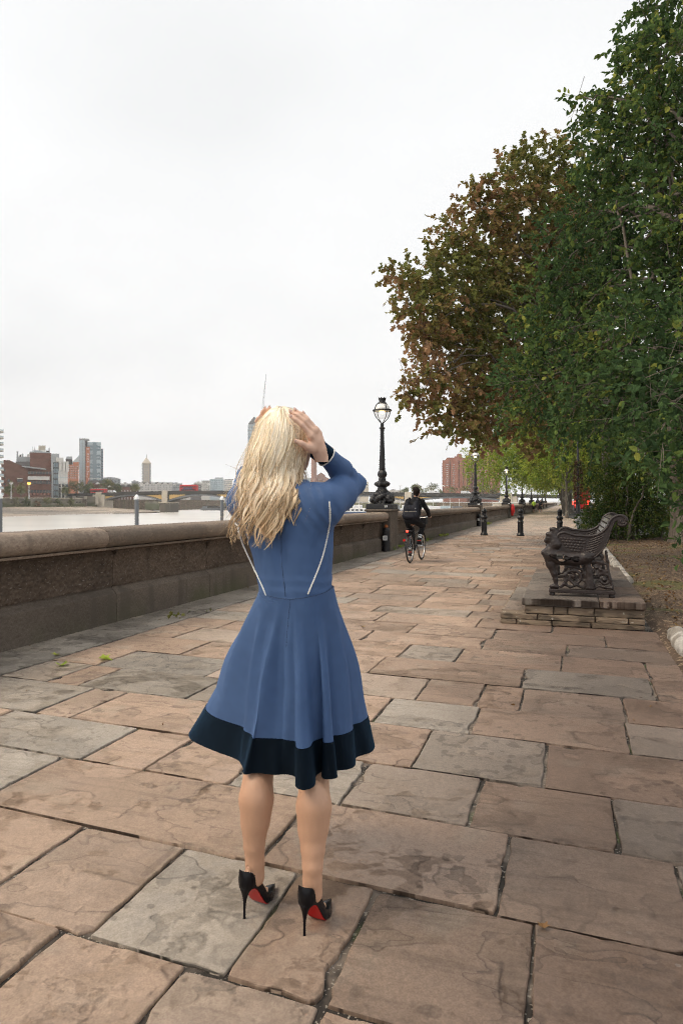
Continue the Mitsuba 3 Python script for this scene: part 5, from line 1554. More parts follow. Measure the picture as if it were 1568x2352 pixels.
for k in range(16):
    yv = 190 + 8 * k + rs.uniform(-3, 3)
    t = thing('bank_shrub', 'dull green or brown shrub growing from the far river wall', 'shrub', 'shrubs growing from the far river wall')
    bl = [(np.array([-261.2, yv + rs.normal(0, 1.2), rs.uniform(-0.6, 3.0)]), rs.uniform(0.8, 1.7)) for _ in range(4)]
    v, f, uv, a_, b_ = crown(bl, 26, 0.55, 200 + k, KITE, KITE_F, twig=0.8, k=5, tonefn=lambda p, k=k: 0.30 + 0.5 * ((k * 37) % 11) / 11 + 0 * p[:, 0])
    put(t, trimesh.Trimesh(v, f, process=False), 'far_leaves' if k % 4 else 'dead_leaves', uv=uv); labels[t]['kind'] = 'stuff'
    labels[t].pop('group')
for k, (px, lit) in enumerate(((25.5, 0), (66.5, 1))):
    t = thing('street_lamp', 'pale lamp post on the far bank before the small dark tree' if not k else 'lit orange lamp post on the far bank before the brick office', 'street lamp')
    c = P(px, 1146, 318)
    put(f'{t}__post', lathe([(.22, 2.9), (.12, 6.0), (.10, 12.0 if 0 else 9.6)], 8, (c[0], c[1], 0)), 'post_white')
    if lit:
        scene[f'{t}__lantern'] = {**mikit.ply(lathe([(.3, 9.5), (.85, 9.9), (.6, 10.5)], 10, (c[0], c[1], 0)), None), 'emitter': {'type': 'area', 'radiance': rgb(0.9, 0.36, 0.06)}}
    else:
        put(f'{t}__lantern', lathe([(.3, 9.5), (.9, 10.2), (.85, 10.5)], 10, (c[0], c[1], 0)), 'post_white')

# ---- the bridge: granite piers, dark iron arches with ochre spandrels
br = thing('bridge', 'low five arched road bridge with dark iron arches, ochre spandrels and granite piers', 'bridge')
BY = 330.0
from scipy.interpolate import CubicSpline
zd = CubicSpline([-330, -257, -213, -168, -123, -75, -27, 10], [5.2, 6.2, 6.95, 6.9, 6.4, 5.5, 4.6, 3.6])
PX = [-257, -213, -168.5, -123, -75, -27]
for a, c in zip(PX[:-1], PX[1:]):
    x0, x1 = a + 1.9, c - 1.9
    xs = np.linspace(x0, x1, 41); t = (xs - x0) / (x1 - x0)
    def arch(spring, rise, dz=0):
        return spring + (np.minimum(zd((x0 + x1) / 2) - 1.75, 5.0) - spring) * (1 - (2 * t - 1) ** 2) + dz
    sp0 = 1.7
    lo = arch(sp0, 0)
    pl = list(zip(xs, lo)) + list(zip(xs[::-1], np.maximum(zd(xs[::-1]) - 1.0, lo[::-1] + 0.35)))
    put(num(br + '__spandrel'), axes(prism(pl, 0, 6.5), (0, BY, 0), (1, 0, 0), (0, 0, 1), (0, 1, 0)), 'dark_steel')
    rib = list(zip(xs, lo - 0.0)) + list(zip(xs[::-1], lo[::-1] + 0.75))
    put(num(br + '__arch_rib'), axes(prism(rib, 0, 0.5), (0, BY - 0.42, 0), (1, 0, 0), (0, 0, 1), (0, 1, 0)), 'steel_grey')
    for s in (0, 1):
        u = np.linspace(0.012, 0.26, 12); X = x0 + (x1 - x0) * (u if s == 0 else 1 - u)
        tt = u if s == 0 else 1 - u
        L = sp0 + (min(float(zd((x0 + x1) / 2)) - 1.75, 5.0) - sp0) * (1 - (2 * tt - 1) ** 2) + 0.95
        Tp = zd(X) - 1.45
        ok = Tp > L + 0.05
        pg = list(zip(X[ok], L[ok])) + list(zip(X[ok][::-1], Tp[ok][::-1]))
        put(num(br + '__spandrel_panel'), axes(prism(pg, 0, 0.3), (0, BY - 0.25, 0), (1, 0, 0), (0, 0, 1), (0, 1, 0)), 'yellow_paint')
for a, c in zip([-300] + PX, PX + [10]):
    xs = np.linspace(a, c, 17)
    pl = list(zip(xs, zd(xs) - 1.0)) + list(zip(xs[::-1], zd(xs[::-1]) - 0.45))
    put(num(br + '__deck'), axes(prism(pl, 0, 7.6), (0, BY - 0.8, 0), (1, 0, 0), (0, 0, 1), (0, 1, 0)), 'dark_steel')
    pl = list(zip(xs, zd(xs) - 0.45)) + list(zip(xs[::-1], zd(xs[::-1]) + 0.62))
    for yy_ in (BY - 0.55, BY + 6.3):
        put(num(br + '__parapet'), axes(prism(pl, 0, 0.25), (0, yy_, 0), (1, 0, 0), (0, 0, 1), (0, 1, 0)), 'dark_steel')
for k, x in enumerate(PX):
    pr = num(br + '__pier')
    ab = k in (0, 5)
    w = 1.9 if not ab else 4.0
    put(pr, box(x - w, x + w, BY - 1.0, BY + 7.2, -7 if not ab else -4, float(zd(x)) - 0.5, 0.1), 'stained_wall' if not ab else 'beige_stone')
    put(num(pr + '__cap'), box(x - 1.7, x + 1.7, BY - 1.5, BY + 0.5, 1.2, float(zd(x)) + 0.9, 0.15), 'beige_stone')
    if not ab:
        cut = [(x - 3.2, BY - 1.2), (x - 1.4, BY - 2.6), (x + 1.4, BY - 2.6), (x + 3.2, BY - 1.2), (x + 3.2, BY + 8), (x - 3.2, BY + 8)]
        put(num(pr + '__cutwater'), prism(cut, -7, 1.2), 'dark_stone')
        cut2 = [(q[0] * 1.0 + np.sign(q[0] - x) * 0.35, q[1] - 0.35 if q[1] < BY else q[1] + 0.35) for q in cut]
        put(num(pr + '__ledge'), prism(cut2, 0.8, 1.25), 'beige_stone')
part(br, 'abutment', box(-330, -258, BY - 2, BY + 8, -4, 4.6, 0.1), 'stained_wall')
for k in range(9):
    part(br, 'abutment_pilaster', box(-322 + 8 * k, -320 + 8 * k, BY - 2.5, BY - 1.9, 0, 4.9), 'beige_stone')
part(br, 'road_embankment', box(-520, -300, BY - 0.8, BY + 7, 2.0, 4.7), 'asphalt')
for k, x in enumerate(np.linspace(-250, -15, 12)):
    lp = num(br + '__lamp_post')
    z0 = float(zd(x)) + 0.6
    put(lp, lathe([(.12, z0), (.07, z0 + 3.2)], 6, (x, BY - 0.4, 0)), 'dark_steel')
    for s in (-0.6, 0, 0.6):
        put(num(lp + '__lantern'), tc.icosphere(1, 0.28).apply_translation((x + s, BY - 0.4, z0 + 3.3 + (0.35 if s == 0 else 0))), 'opal_glass')


def vehicle(name, label, cat_, c, ux, L, Wd, Ht, body, rows, group=None, wheels=True, advert=None, light=False):
    """c = ground point at the centre; ux = direction of travel"""
    t = thing(name, label, cat_, group)
    uz = np.array([0, 0, 1.0]); ux = np.array([ux[0], ux[1], 0]) / np.hypot(*ux[:2]); uy = np.array([-ux[1], ux[0], 0])
    A = lambda m: axes(m, c, ux, uy, uz)
    if isinstance(body, list):
        put(f'{t}__body', A(axes(prism(body, -Wd / 2, Wd / 2), (0, 0, 0), (1, 0, 0), (0, 0, 1), (0, -1, 0))), rows['mat'])
    else:
        put(f'{t}__body', A(box(-L / 2, L / 2, -Wd / 2, Wd / 2, 0.35, Ht, 0.25)), body)
    for z0, z1, x0, x1, n in rows['win']:
        for s in (-1, 1):
            for k in range(n):
                a = x0 + (x1 - x0) * k / n
                put(num(f'{t}__window'), A(box(a + 0.05, a + (x1 - x0) / n - 0.05, s * Wd / 2 - 0.03, s * Wd / 2 + 0.03, z0, z1)), 'dark_glass')
    for x, z0, z1 in rows.get('ends', ()):
        put(num(f'{t}__screen'), A(box(x - 0.03, x + 0.03, -Wd * 0.42, Wd * 0.42, z0, z1)), 'dark_glass')
    if advert:
        for s in (-1, 1):
            put(num(f'{t}__advert'), A(box(advert[0], advert[1], s * Wd / 2 - 0.02, s * Wd / 2 + 0.04, advert[2], advert[3])), advert[4])
    if rows.get('roof'):
        put(f'{t}__roof', A(box(-L / 2 + 0.1, L / 2 - 0.1, -Wd / 2 + 0.1, Wd / 2 - 0.1, Ht - 0.05, Ht + 0.12, 0.05)), rows['roof'])
    for x in rows['wheels']:
        for s in (-1, 1):
            w = lathe([(.05, -.12), (.42, -.12), (.48, -.08), (.48, .08), (.42, .12), (.05, .12)], 16)
            put(num(f'{t}__wheel'), A(axes(w, (x, s * (Wd / 2 - 0.14), 0.48), (1, 0, 0), (0, 0, 1), (0, 1, 0))), 'tyre')
    if light:
        for s in (-1, 1):
            k_ = num(f'{t}__tail_light')
            scene[k_] = {**mikit.ply(A(box(-L / 2 - 0.05, -L / 2 + 0.02, s * Wd * 0.40 - 0.16, s * Wd * 0.40 + 0.16, 0.95, 1.75)), None), 'emitter': {'type': 'area', 'radiance': rgb(1.6, 0.06, 0.04)}}
    return t


dd = {'win': [(1.25, 2.15, -4.6, 4.2, 7), (2.85, 3.65, -4.9, 4.9, 8)], 'ends': [(5.27, 1.2, 2.3), (5.27, 2.9, 3.7), (-5.27, 2.9, 3.6)], 'wheels': [-3.2, 3.3], 'roof': 'bus_red'}
lx = float(P(229, 1130, 393)[0])
vehicle('double_decker_bus', 'red bus on the bridge approach, left of the two on the bridge', 'bus', np.array([-259.5, BY + 2.4, 5.78]), (1, 0), 10.6, 2.5, 3.3, 'bus_red', {**dd, 'win': [(1.5, 2.5, -4.8, 4.6, 8)], 'ends': [(5.27, 1.4, 2.6)], 'roof': 'van_white'})
xb = -0.62 * BY
vehicle('double_decker_bus', 'red double decker bus with blue and white side panel on the bridge', 'bus', np.array([-201.0, BY + 4.6, float(zd(-201.0)) - 0.45]), (-1, 0), 10.6, 2.5, 4.3, 'bus_red', {**dd, 'roof': 'bus_red'}, advert=(-3.0, 3.0, 2.2, 2.8, 'boat_blue'))
vehicle('double_decker_bus', 'red double decker bus with lit tail lamp on the road under the avenue', 'bus', np.array([2.15, 128, -0.10]), (0, 1), 10.6, 2.5, 4.3, 'bus_red', {**dd, 'ends': [(-5.27, 2.9, 3.6), (-5.27, 1.9, 2.5)]}, light=True)
van = [(-2.6, 0.35), (-2.6, 2.0), (-2.5, 2.25), (0.9, 2.25), (1.7, 1.45), (2.55, 1.2), (2.6, 0.35)]
car = [(-2.1, 0.3), (-2.1, 0.85), (-1.7, 1.0), (-1.2, 1.42), (0.3, 1.45), (1.1, 1.0), (2.0, 0.85), (2.1, 0.3)]
vw = lambda m: {'win': [(1.45, 2.05, 0.5, 1.1, 1)], 'wheels': [-1.7, 1.7], 'mat': m}
cw = lambda m: {'win': [(0.98, 1.32, -1.2, 0.5, 2)], 'wheels': [-1.35, 1.35], 'mat': m}
for x, kind, m, lb in ((-271.5, car, 'van_white', 'white car just left of the left bus on the bridge approach'), (-249.8, van, 'van_white', 'white van just ahead of the left red bus'), (-62.5, van, 'van_white', 'white van on the bridge beside the cyclist'), (-47.0, van, 'van_white', 'white van on the bridge right of the cyclist, the farther right of two'), (-31, car, 'steel_grey', 'grey car at the near end of the bridge'), (-20, car, 'van_white', 'white car at the very end of the bridge')):
    vehicle('van' if kind is van else 'car', lb, 'van' if kind is van else 'car', np.array([x, BY + 2.2, float(zd(x)) - 0.45]), (1, 0), 5.2, 1.9, 2.2, kind, (vw if kind is van else cw)(m))
for x, y, m, lb in ((1.4, 150, 'steel_grey', 'dark car on the road beyond the red bus'), (1.2, 165, 'van_white', 'pale car on the road, far along the avenue'), (4.5, 104, 'van_white', 'white car on the road, seen between tree trunks')):
    vehicle('car', lb, 'car', np.array([x, y, -0.1]), (0, 1), 4.2, 1.75, 1.45, car, cw(m), light=m == 'steel_grey')

# ---- mooring posts in the river
for k, (px, c) in enumerate(((-1.0, 54.6), (314, 71.5), (509.5, 89.5))):
    t = thing('mooring_post', ['grey mooring post with white cap cut by the left frame edge', 'grey mooring post with white pointed cap, middle of three', 'grey mooring post with white cap nearest the blonde hair'][k], 'post', 'mooring posts in the river')
    q = P(px, 1153, c)
    put(f'{t}__shaft', lathe([(.21, -8), (.21, 1.75)], 20, (q[0], q[1], 0)), 'steel_grey', smooth=30)
    put(f'{t}__cap', lathe([(.225, 1.72), (.235, 1.80), (.235, 1.98), (.10, 2.20), (.01, 2.26)], 20, (q[0], q[1], 0)), 'post_white', smooth=30)

# ---- boats
def boat(px, d, L, Wd, hull, cab, label, yaw=0.0, Hh=1.3, tall=1.6, barge=False):
    t = thing('barge' if barge else 'houseboat', label, 'barge' if barge else 'boat')
    c = P(px, 1153, d); c[2] = WL
    ux = np.array([math.cos(yaw), math.sin(yaw), 0]); uy = np.array([-ux[1], ux[0], 0])
    A = lambda m: axes(m, c, ux, uy, np.array([0, 0, 1.0]))
    h = L / 2
    deck = [(-h, -Wd * .38), (-h * .92, -Wd / 2), (h * .55, -Wd / 2), (h * .85, -Wd * .3), (h, 0), (h * .85, Wd * .3), (h * .55, Wd / 2), (-h * .92, Wd / 2), (-h, Wd * .38)]
    R = [[(x * 0.93, y * 0.75, -0.5) for x, y in deck], [(x * 0.97, y * 0.92, Hh * .4) for x, y in deck], [(x, y, Hh + 0.35 * max(0, x / h) ** 2) for x, y in deck]]
    put(f'{t}__hull', A(loft(R, True, True)), hull)
    if barge:
        put(f'{t}__hatch', A(box(-h * .6, h * .5, -Wd * .33, Wd * .33, Hh - 0.05, Hh + 0.5, .08)), 'dark_steel')
        put(f'{t}__cabin', A(box(-h * .9, -h * .7, -Wd * .3, Wd * .3, Hh - 0.05, Hh + 1.3, .08)), 'steel_grey')
        return
    put(f'{t}__cabin', A(box(-h * .75, h * .45, -Wd * .38, Wd * .38, Hh - 0.05, Hh + tall, .1)), cab)
    put(f'{t}__wheelhouse', A(box(-h * .55, -h * .15, -Wd * .33, Wd * .33, Hh + tall - 0.02, Hh + tall + 1.5, .1)), cab if L < 22 else 'white_frame')
    for k in range(7):
        x = -h * .68 + k * h * .155
        for s in (-1, 1):
            put(num(f'{t}__window'), A(box(x, x + h * .10, s * Wd * .38 - 0.04, s * Wd * .38 + 0.04, Hh + tall * .35, Hh + tall * .8)), 'dark_glass')
    put(f'{t}__mast', A(tube([(h * .2, 0, Hh), (h * .2, 0, Hh + tall + 4)], 0.08, 6)), 'white_frame')


for q in ((812, 300, 24, 5, 'boat_blue', 'white_frame', 'white and blue houseboat left of the nearest lamp', 0.15), (838, 310, 20, 4.5, 'boat_grey', 'van_white', 'grey houseboat behind the foot of the nearest lamp', 0.1), (905, 285, 24, 5, 'boat_grey', 'white_frame', 'white houseboat with dark hull just right of the nearest lamp', 0.1), (927, 262, 20, 4.5, 'boat_blue', 'boat_grey', 'dark blue houseboat left of the cyclist', 0.2),
          (1003, 250, 24, 4.5, 'boat_blue', 'bus_red', 'houseboat with long red cabin right of the cyclist', 0.1), (1020, 225, 18, 4.2, 'van_white', 'van_white', 'white cruiser with low cabin right of the cyclist', 0.1), (1043, 235, 17, 4.2, 'boat_grey', 'pale_glass', 'pale blue grey houseboat left of the second lamp', 0.2), (1068, 215, 15, 4.2, 'dark_steel', 'steel_grey', 'dark wheelhouse boat beside the second lamp', 0.3), (983, 290, 22, 5, 'boat_grey', 'white_frame', 'white houseboat half hidden behind the cyclist', 0.1), (955, 300, 22, 5, 'boat_blue', 'pale_glass', 'houseboat behind the cyclist, partly covered by the backpack', 0.1)):
    boat(*q)
boat(474, 560, 40, 8, 'dark_steel', 'dark_steel', 'long dark barge moored beyond the bridge pier', 0.35, Hh=2.0, barge=True)
boat(510, 470, 30, 6, 'steel_grey', 'steel_grey', 'low grey barge beyond the bridge near the blonde hair', 0.35, Hh=1.4, barge=True)
# upstream bank
ub = thing('upstream_wall', 'low stone embankment wall beyond the bridge on the right', 'wall')
q0, q1, q2 = P(440, 1153, 640), P(620, 1153, 760), P(1000, 1153, 520)
for a, c in ((q0, q1), (q1, q2)):
    mid = (a + c) / 2
    part(ub, 'wall_face', obox([mid[0], mid[1], -6.5], (c - a)[:2], (np.linalg.norm((c - a)[:2]) + 3, 4, 7.6)), 'stained_wall')
us = struct('upstream_bank')
put(us, prism([tuple(q0[:2]), tuple(q1[:2]), tuple(q2[:2]), tuple(P(1130, 1153, 420)[:2]), tuple(P(1130, 1153, 1300)[:2]), tuple(P(300, 1153, 1380)[:2])], -7, 0.6), 'soil')
rw = thing('near_bank_wall', 'pale stone river wall curving below the near end of the bridge', 'wall')
part(rw, 'wall_face', box(-30, -5.0, BY - 40, BY - 37, -6, 1.0), 'beige_stone'); part(rw, 'coping', box(-30.2, -5.0, BY - 40.3, BY - 36.8, 1.0, 1.4), 'pale_render')
# ================================================================== the woman: one continuous skin, clothes and hair as parts
plain('skin', (0.74, 0.49, 0.37), 0.48, spec=0.35)
plain('nail', (0.60, 0.40, 0.34), 0.22, spec=0.5)


def hose_c(p, n, uv):
    return C3(0.49, 0.290, 0.190) * (0.94 + 0.12 * fbm(p.x * 12, p.y * 12, p.z * 12)) * (0.96 + 0.08 * noise(p.x * 700, p.y * 700, p.z * 700))


def knit_c(p, n, uv):
    return C3(0.060, 0.114, 0.245) * (0.93 + 0.14 * fbm(p.x * 30, p.y * 30, p.z * 30)) * (0.95 + 0.10 * noise(p.x * 900, p.y * 900, p.z * 900))


def velvet_c(p, n, uv):
    return C3(0.0022, 0.0068, 0.0135) * (0.6 + 0.8 * fbm(p.x * 30, p.y * 30, p.z * 6, octaves=3))


textured('blue_jersey', knit_c, rough_=0.60, spec=0.20, sheen=0.25, bump=lambda p, n, uv: 0.004 * fbm(p.x * 26, p.y * 26, p.z * 9, octaves=2), eps=0.002)
textured('navy_velvet', velvet_c, rough_=0.85, spec=0.12, sheen=1.0, sheen_tint=1.0)
textured('tights', hose_c, rough_=0.42, spec=0.45)
plain('white_piping', (0.72, 0.71, 0.69), 0.5)
plain('seam_thread', (0.035, 0.06, 0.125), 0.7)
plain('black_leather', (0.005, 0.005, 0.007), 0.28, spec=0.28)
plain('red_lacquer', (0.52, 0.006, 0.012), 0.3, spec=0.5)

woman = thing('person', 'blonde woman in blue dress seen from behind, both hands on her head, black heels', 'person')
FY = np.array([math.sin(0.335), math.cos(0.335), 0.0])      # the way she faces, seen from the camera
FX = np.array([math.cos(0.335), -math.sin(0.335), 0.0])
UP = np.array([0, 0, 1.0])

# ---- joints, in the camera's right/forward/up metres
HEAD = np.array([-0.193, 2.435, 1.672])
R_SH, R_EL, R_WR = S(742, 1150, 2.35), S(812, 1112, 2.57), S(735, 1034, 2.405)
L_SH, L_EL, L_WR = S(563, 1152, 2.50), np.array([-0.385, 2.82, 1.555]), np.array([-0.280, 2.60, 1.655])
WAIST = np.array([-0.158, 2.405, 1.125])
CHEST = np.array([-0.185, 2.425, 1.35])
NECKB = np.array([-0.190, 2.425, 1.50])
l_leg = [(612, 1560, 2.53, 0.0651), (598, 1700, 2.49, 0.0552), (594, 1770, 2.475, 0.0518), (588, 1835, 2.42, 0.0576), (586, 1888, 2.415, 0.0493), (583.5, 1941, 2.41, 0.0360), (585.5, 1982, 2.415, 0.0321), (585, 2014, 2.418, 0.0335)]
r_leg = [(706, 1560, 2.50, 0.0651), (717, 1720, 2.48, 0.0522), (721, 1790, 2.425, 0.0507), (720, 1852, 2.35, 0.0572), (718.5, 1905, 2.34, 0.0503), (718.5, 1950, 2.325, 0.0399), (717.5, 1990, 2.31, 0.0330), (717, 2022, 2.312, 0.0310), (717, 2052, 2.318, 0.0335)]


def foot(B, ank, heel, yaw):
    """foot inside the pump: heel, instep, ball, toes; heel = plan position of the heel tip"""
    fx = np.array([math.sin(yaw), math.cos(yaw), 0])
    h = np.array([heel[0], heel[1], 0])
    pt = lambda f, z: h + fx * f * 0.9 + UP * z
    B.chain([pt(0.014, 0.136), pt(0.038, 0.128), pt(0.066, 0.094), pt(0.098, 0.052), pt(0.128, 0.029), pt(0.158, 0.021)], [0.0205, 0.0200, 0.0180, 0.0195, 0.0200, 0.013], 0.003)
    B.chain([ank, pt(0.060, 0.132), pt(0.092, 0.080), pt(0.118, 0.046)], [0.0300, 0.0185, 0.0165, 0.015], 0.006)


L_HEEL, R_HEEL = (-0.3375, 2.376), (-0.1235, 2.278)
L_YAW, R_YAW = 0.44, 0.43
B = Field([-0.52, 2.12, -0.01], [0.20, 2.98, 1.80], 0.007)
ll = [S(*q[:3]) for q in l_leg]; rl = [S(*q[:3]) for q in r_leg]
B.chain(ll, [q[3] for q in l_leg], 0.008)
B.chain(rl, [q[3] for q in r_leg], 0.008)
B.ell(ll[3] + [0.004, -0.012, 0.0], (0.045, 0.045, 0.09), 0.03)
B.ell(rl[3] + [0.004, -0.012, 0.0], (0.045, 0.045, 0.09), 0.03)
foot(B, ll[-1], L_HEEL, L_YAW); foot(B, rl[-1], R_HEEL, R_YAW)
pel = (ll[0] + rl[0]) / 2 + UP * 0.10
B.ell(pel, (0.105, 0.07, 0.12), 0.05, np.stack([FX, FY, UP], 1))
B.ell(WAIST, (0.115, 0.08, 0.14), 0.06, np.stack([FX, FY, UP], 1))
B.ell(CHEST, (0.14, 0.085, 0.17), 0.06, np.stack([FX, FY, UP], 1))
B.cone(NECKB - UP * 0.06, HEAD + FY * -0.005 - UP * 0.07, 0.052, 0.050, 0.03)
for a, b, c in ((R_SH, R_EL, R_WR), (L_SH, L_EL, L_WR)):
    B.chain([CHEST + UP * 0.06, a, b], [0.05, 0.045, 0.036], 0.03)
    B.chain([b, c], [0.036, 0.026], 0.01)
# head: skull, jaw, face turned up the path and a little down
RH = np.stack([FX, FY, UP], 1)
HY_ = np.array([math.sin(0.66), math.cos(0.66), 0.0]); HX_ = np.array([math.cos(0.66), -math.sin(0.66), 0.0])
hp = lambda x, y, z: HEAD + HX_ * x + HY_ * y + UP * z
RB, RH = RH, np.stack([HX_, HY_, UP], 1)
B.ell(hp(0, -0.012, 0.018), (0.072, 0.090, 0.086), 0.02, RH)
B.ell(hp(0, 0.030, -0.040), (0.063, 0.064, 0.074), 0.03, RH)
B.ell(hp(0, 0.058, -0.088), (0.030, 0.028, 0.024), 0.03, RH)
for sx in (-1, 1):
    B.ell(hp(sx * 0.038, 0.058, -0.030), (0.024, 0.022, 0.022), 0.02, RH)
    B.ell(hp(sx * 0.074, -0.004, -0.020), (0.008, 0.018, 0.030), 0.008, RH)
    B.ell(hp(sx * 0.030, 0.088, 0.000), (0.014, 0.008, 0.008), 0.006, RH, sub=True)
B.cone(hp(0, 0.086, 0.010), hp(0, 0.106, -0.030), 0.007, 0.011, 0.012)
B.cone(hp(-0.018, 0.084, -0.058), hp(0.018, 0.084, -0.058), 0.006, 0.006, 0.008)
body = taubin(B.mesh(), 8)


def hand(wrist, fingers, thumb, h=0.0024):
    """palm, four fingers and thumb as one skin; fingers = joint lists from knuckle to tip"""
    pts = np.vstack([wrist] + [np.vstack(f) for f in fingers] + [np.vstack(thumb)])
    H = Field(pts.min(0) - 0.04, pts.max(0) + 0.03, h)
    fr = [(0.0098, 0.0088, 0.0078, 0.0066), (0.0100, 0.0090, 0.0080, 0.0067), (0.0095, 0.0086, 0.0075, 0.0063), (0.0085, 0.0076, 0.0066, 0.0056)]
    mc = [np.asarray(f[0]) for f in fingers]
    for i, f in enumerate(fingers):
        H.chain([np.asarray(q) for q in f], fr[i], 0.0035)
        H.chain([wrist + (mc[i] - wrist) * 0.18, wrist + (mc[i] - wrist) * 0.6, mc[i]], (0.0155, 0.0135, 0.0112), 0.012)
        H.ell(mc[i], (0.0105,) * 3, 0.006)
    H.chain([wrist * 0.75 + mc[0] * 0.25, np.asarray(thumb[0]), np.asarray(thumb[1])], (0.017, 0.0165, 0.0125), 0.012)
    H.chain([np.asarray(q) for q in thumb[1:]], (0.0115, 0.0105, 0.0080)[:len(thumb) - 1], 0.004)
    H.chain([wrist + (wrist - mc[1]) * 0.55, wrist, (wrist * 0.5 + (mc[0] + mc[3]) * 0.25)], (0.026, 0.0235, 0.022), 0.012)
    return taubin(H.mesh(), 5)


def on_head(px, py, r):
    """point on a ball of radius r about the head, where the photograph has it"""
    d = S(px, py, 1.0); d = d - [0, 0, EYE]; o = np.array([0, 0, EYE])
    d = d / np.linalg.norm(d)
    c = HEAD + [0, 0, 0.012]
    b = d @ (o - c); q = b * b - ((o - c) @ (o - c) - r * r)
    return o + d * (-b - math.sqrt(max(q, 0)))


rf = [[(713, 1001), (692, 975.5), (678.5, 964), (668, 956.5)],
      [(719, 991), (699, 967.5), (681, 954.5), (667, 945.5)],
      [(723, 987), (704, 964), (689, 951), (676, 941.5)],
      [(727, 994), (711, 972), (700, 958), (692, 948.5)]]
RF = [[on_head(*q, 0.137 + 0.006 * (i == 3) + 0.004 * (i == 2)) for q in f] for i, f in enumerate(rf)]
RF[3] = [q + FY * 0.016 for q in RF[3]]; RF[2] = [q + FY * 0.006 for q in RF[2]]
RT = [on_head(716, 1029, 0.136), on_head(705, 1026, 0.138), on_head(691.5, 1018.5, 0.138), on_head(680, 1013.5, 0.137)]
rwr = S(733, 1036, 2.375)
hands = [hand(rwr, RF, RT)]
lwr = np.array([-0.288, 2.585, 1.685])
lt = [(609, 939, 2.50), (619, 937, 2.515), (599, 956, 2.485), (630, 944, 2.53)]
lm = [np.array([-0.290, 2.545, 1.735]), np.array([-0.272, 2.555, 1.735]), np.array([-0.305, 2.530, 1.725]), np.array([-0.252, 2.56, 1.73])]
LFg = []
for (px, py, d), m0 in zip(lt, lm):
    t = S(px, py, d)
    mid = m0 * 0.5 + t * 0.5 + np.array([-0.012, 0.012, 0.004])
    LFg.append([m0, mid, mid * 0.45 + t * 0.55 + np.array([-0.004, 0.004, 0.0]), t])
LFg = [LFg[1], LFg[0], LFg[2], LFg[3]]
hands.append(hand(lwr, LFg, [np.array([-0.285, 2.56, 1.70]), np.array([-0.262, 2.56, 1.715]), np.array([-0.245, 2.555, 1.725]), np.array([-0.235, 2.55, 1.735])]))
legs_z = 0.75
skin = cat([body] + hands)
def stitch(i0, n0, i1, n1, c):
    v = np.asarray(skin.vertices)
    a = i0 + np.argsort(((v[i0:i0 + n0] - c) ** 2).sum(1))[:2]; b = i1 + int(np.argmin(((v[i1:i1 + n1] - v[a[0]]) ** 2).sum(1)))
    return [a[0], a[1], b]
nb, n1, n2 = len(body.vertices), len(hands[0].vertices), len(hands[1].vertices)
skin.faces = np.vstack([skin.faces, [stitch(0, nb, nb, n1, R_WR), stitch(0, nb, nb + n1, n2, L_WR)]])
f = np.asarray(skin.faces)
skin.vertices = W(skin.vertices)
put(woman + '__body', skin, 'skin', smooth=True)

# nails
for fgr in [(f[-2], f[-1]) for f in RF] + [(RT[-2], RT[-1])] + [(f[-2], f[-1]) for f in LFg]:
    a, b = fgr
    t = (b - a) / np.linalg.norm(b - a)
    out = (b - HEAD); out -= t * (out @ t); out /= np.linalg.norm(out)
    s = np.cross(t, out)
    m = tc.icosphere(2); v = np.array(m.vertices) * [0.0075, 0.0048, 0.0016]
    m.vertices = W(b + t * 0.0012 + out * 0.0056 + v[:, :1] * t + v[:, 1:2] * s + v[:, 2:] * out)
    part(woman, 'nail', m, 'nail', smooth=True)

# ---- tights over the legs (a skin 1 mm outside the legs, from the shoes up)
TB = Field([-0.50, 2.12, 0.0], [0.10, 2.70, 0.80], 0.006)
for q, k, s in ((ll, l_leg, L_HEEL), (rl, r_leg, R_HEEL)):
    TB.chain(q, [x[3] + 0.0012 for x in k], 0.008)
    TB.ell(q[3] + [0.004, -0.012, 0.0], (0.0462, 0.0462, 0.0912), 0.03)
for ank, heel, yaw in ((ll[-1], L_HEEL, L_YAW), (rl[-1], R_HEEL, R_YAW)):
    fx = np.array([math.sin(yaw), math.cos(yaw), 0]); h = np.array([heel[0], heel[1], 0])
    pt = lambda f, z: h + fx * f * 0.9 + UP * z
    TB.chain([pt(0.014, 0.136), pt(0.038, 0.128), pt(0.066, 0.094), pt(0.098, 0.052), pt(0.128, 0.029), pt(0.158, 0.021)], [0.0215, 0.0210, 0.0190, 0.0205, 0.0210, 0.014], 0.003)
    TB.chain([ank, pt(0.060, 0.132), pt(0.092, 0.080), pt(0.118, 0.046)], [0.0312, 0.0195, 0.0175, 0.016], 0.006)
m = taubin(TB.mesh(), 10); m.vertices = W(m.vertices)
part(woman, 'tights', m, 'tights', smooth=True)

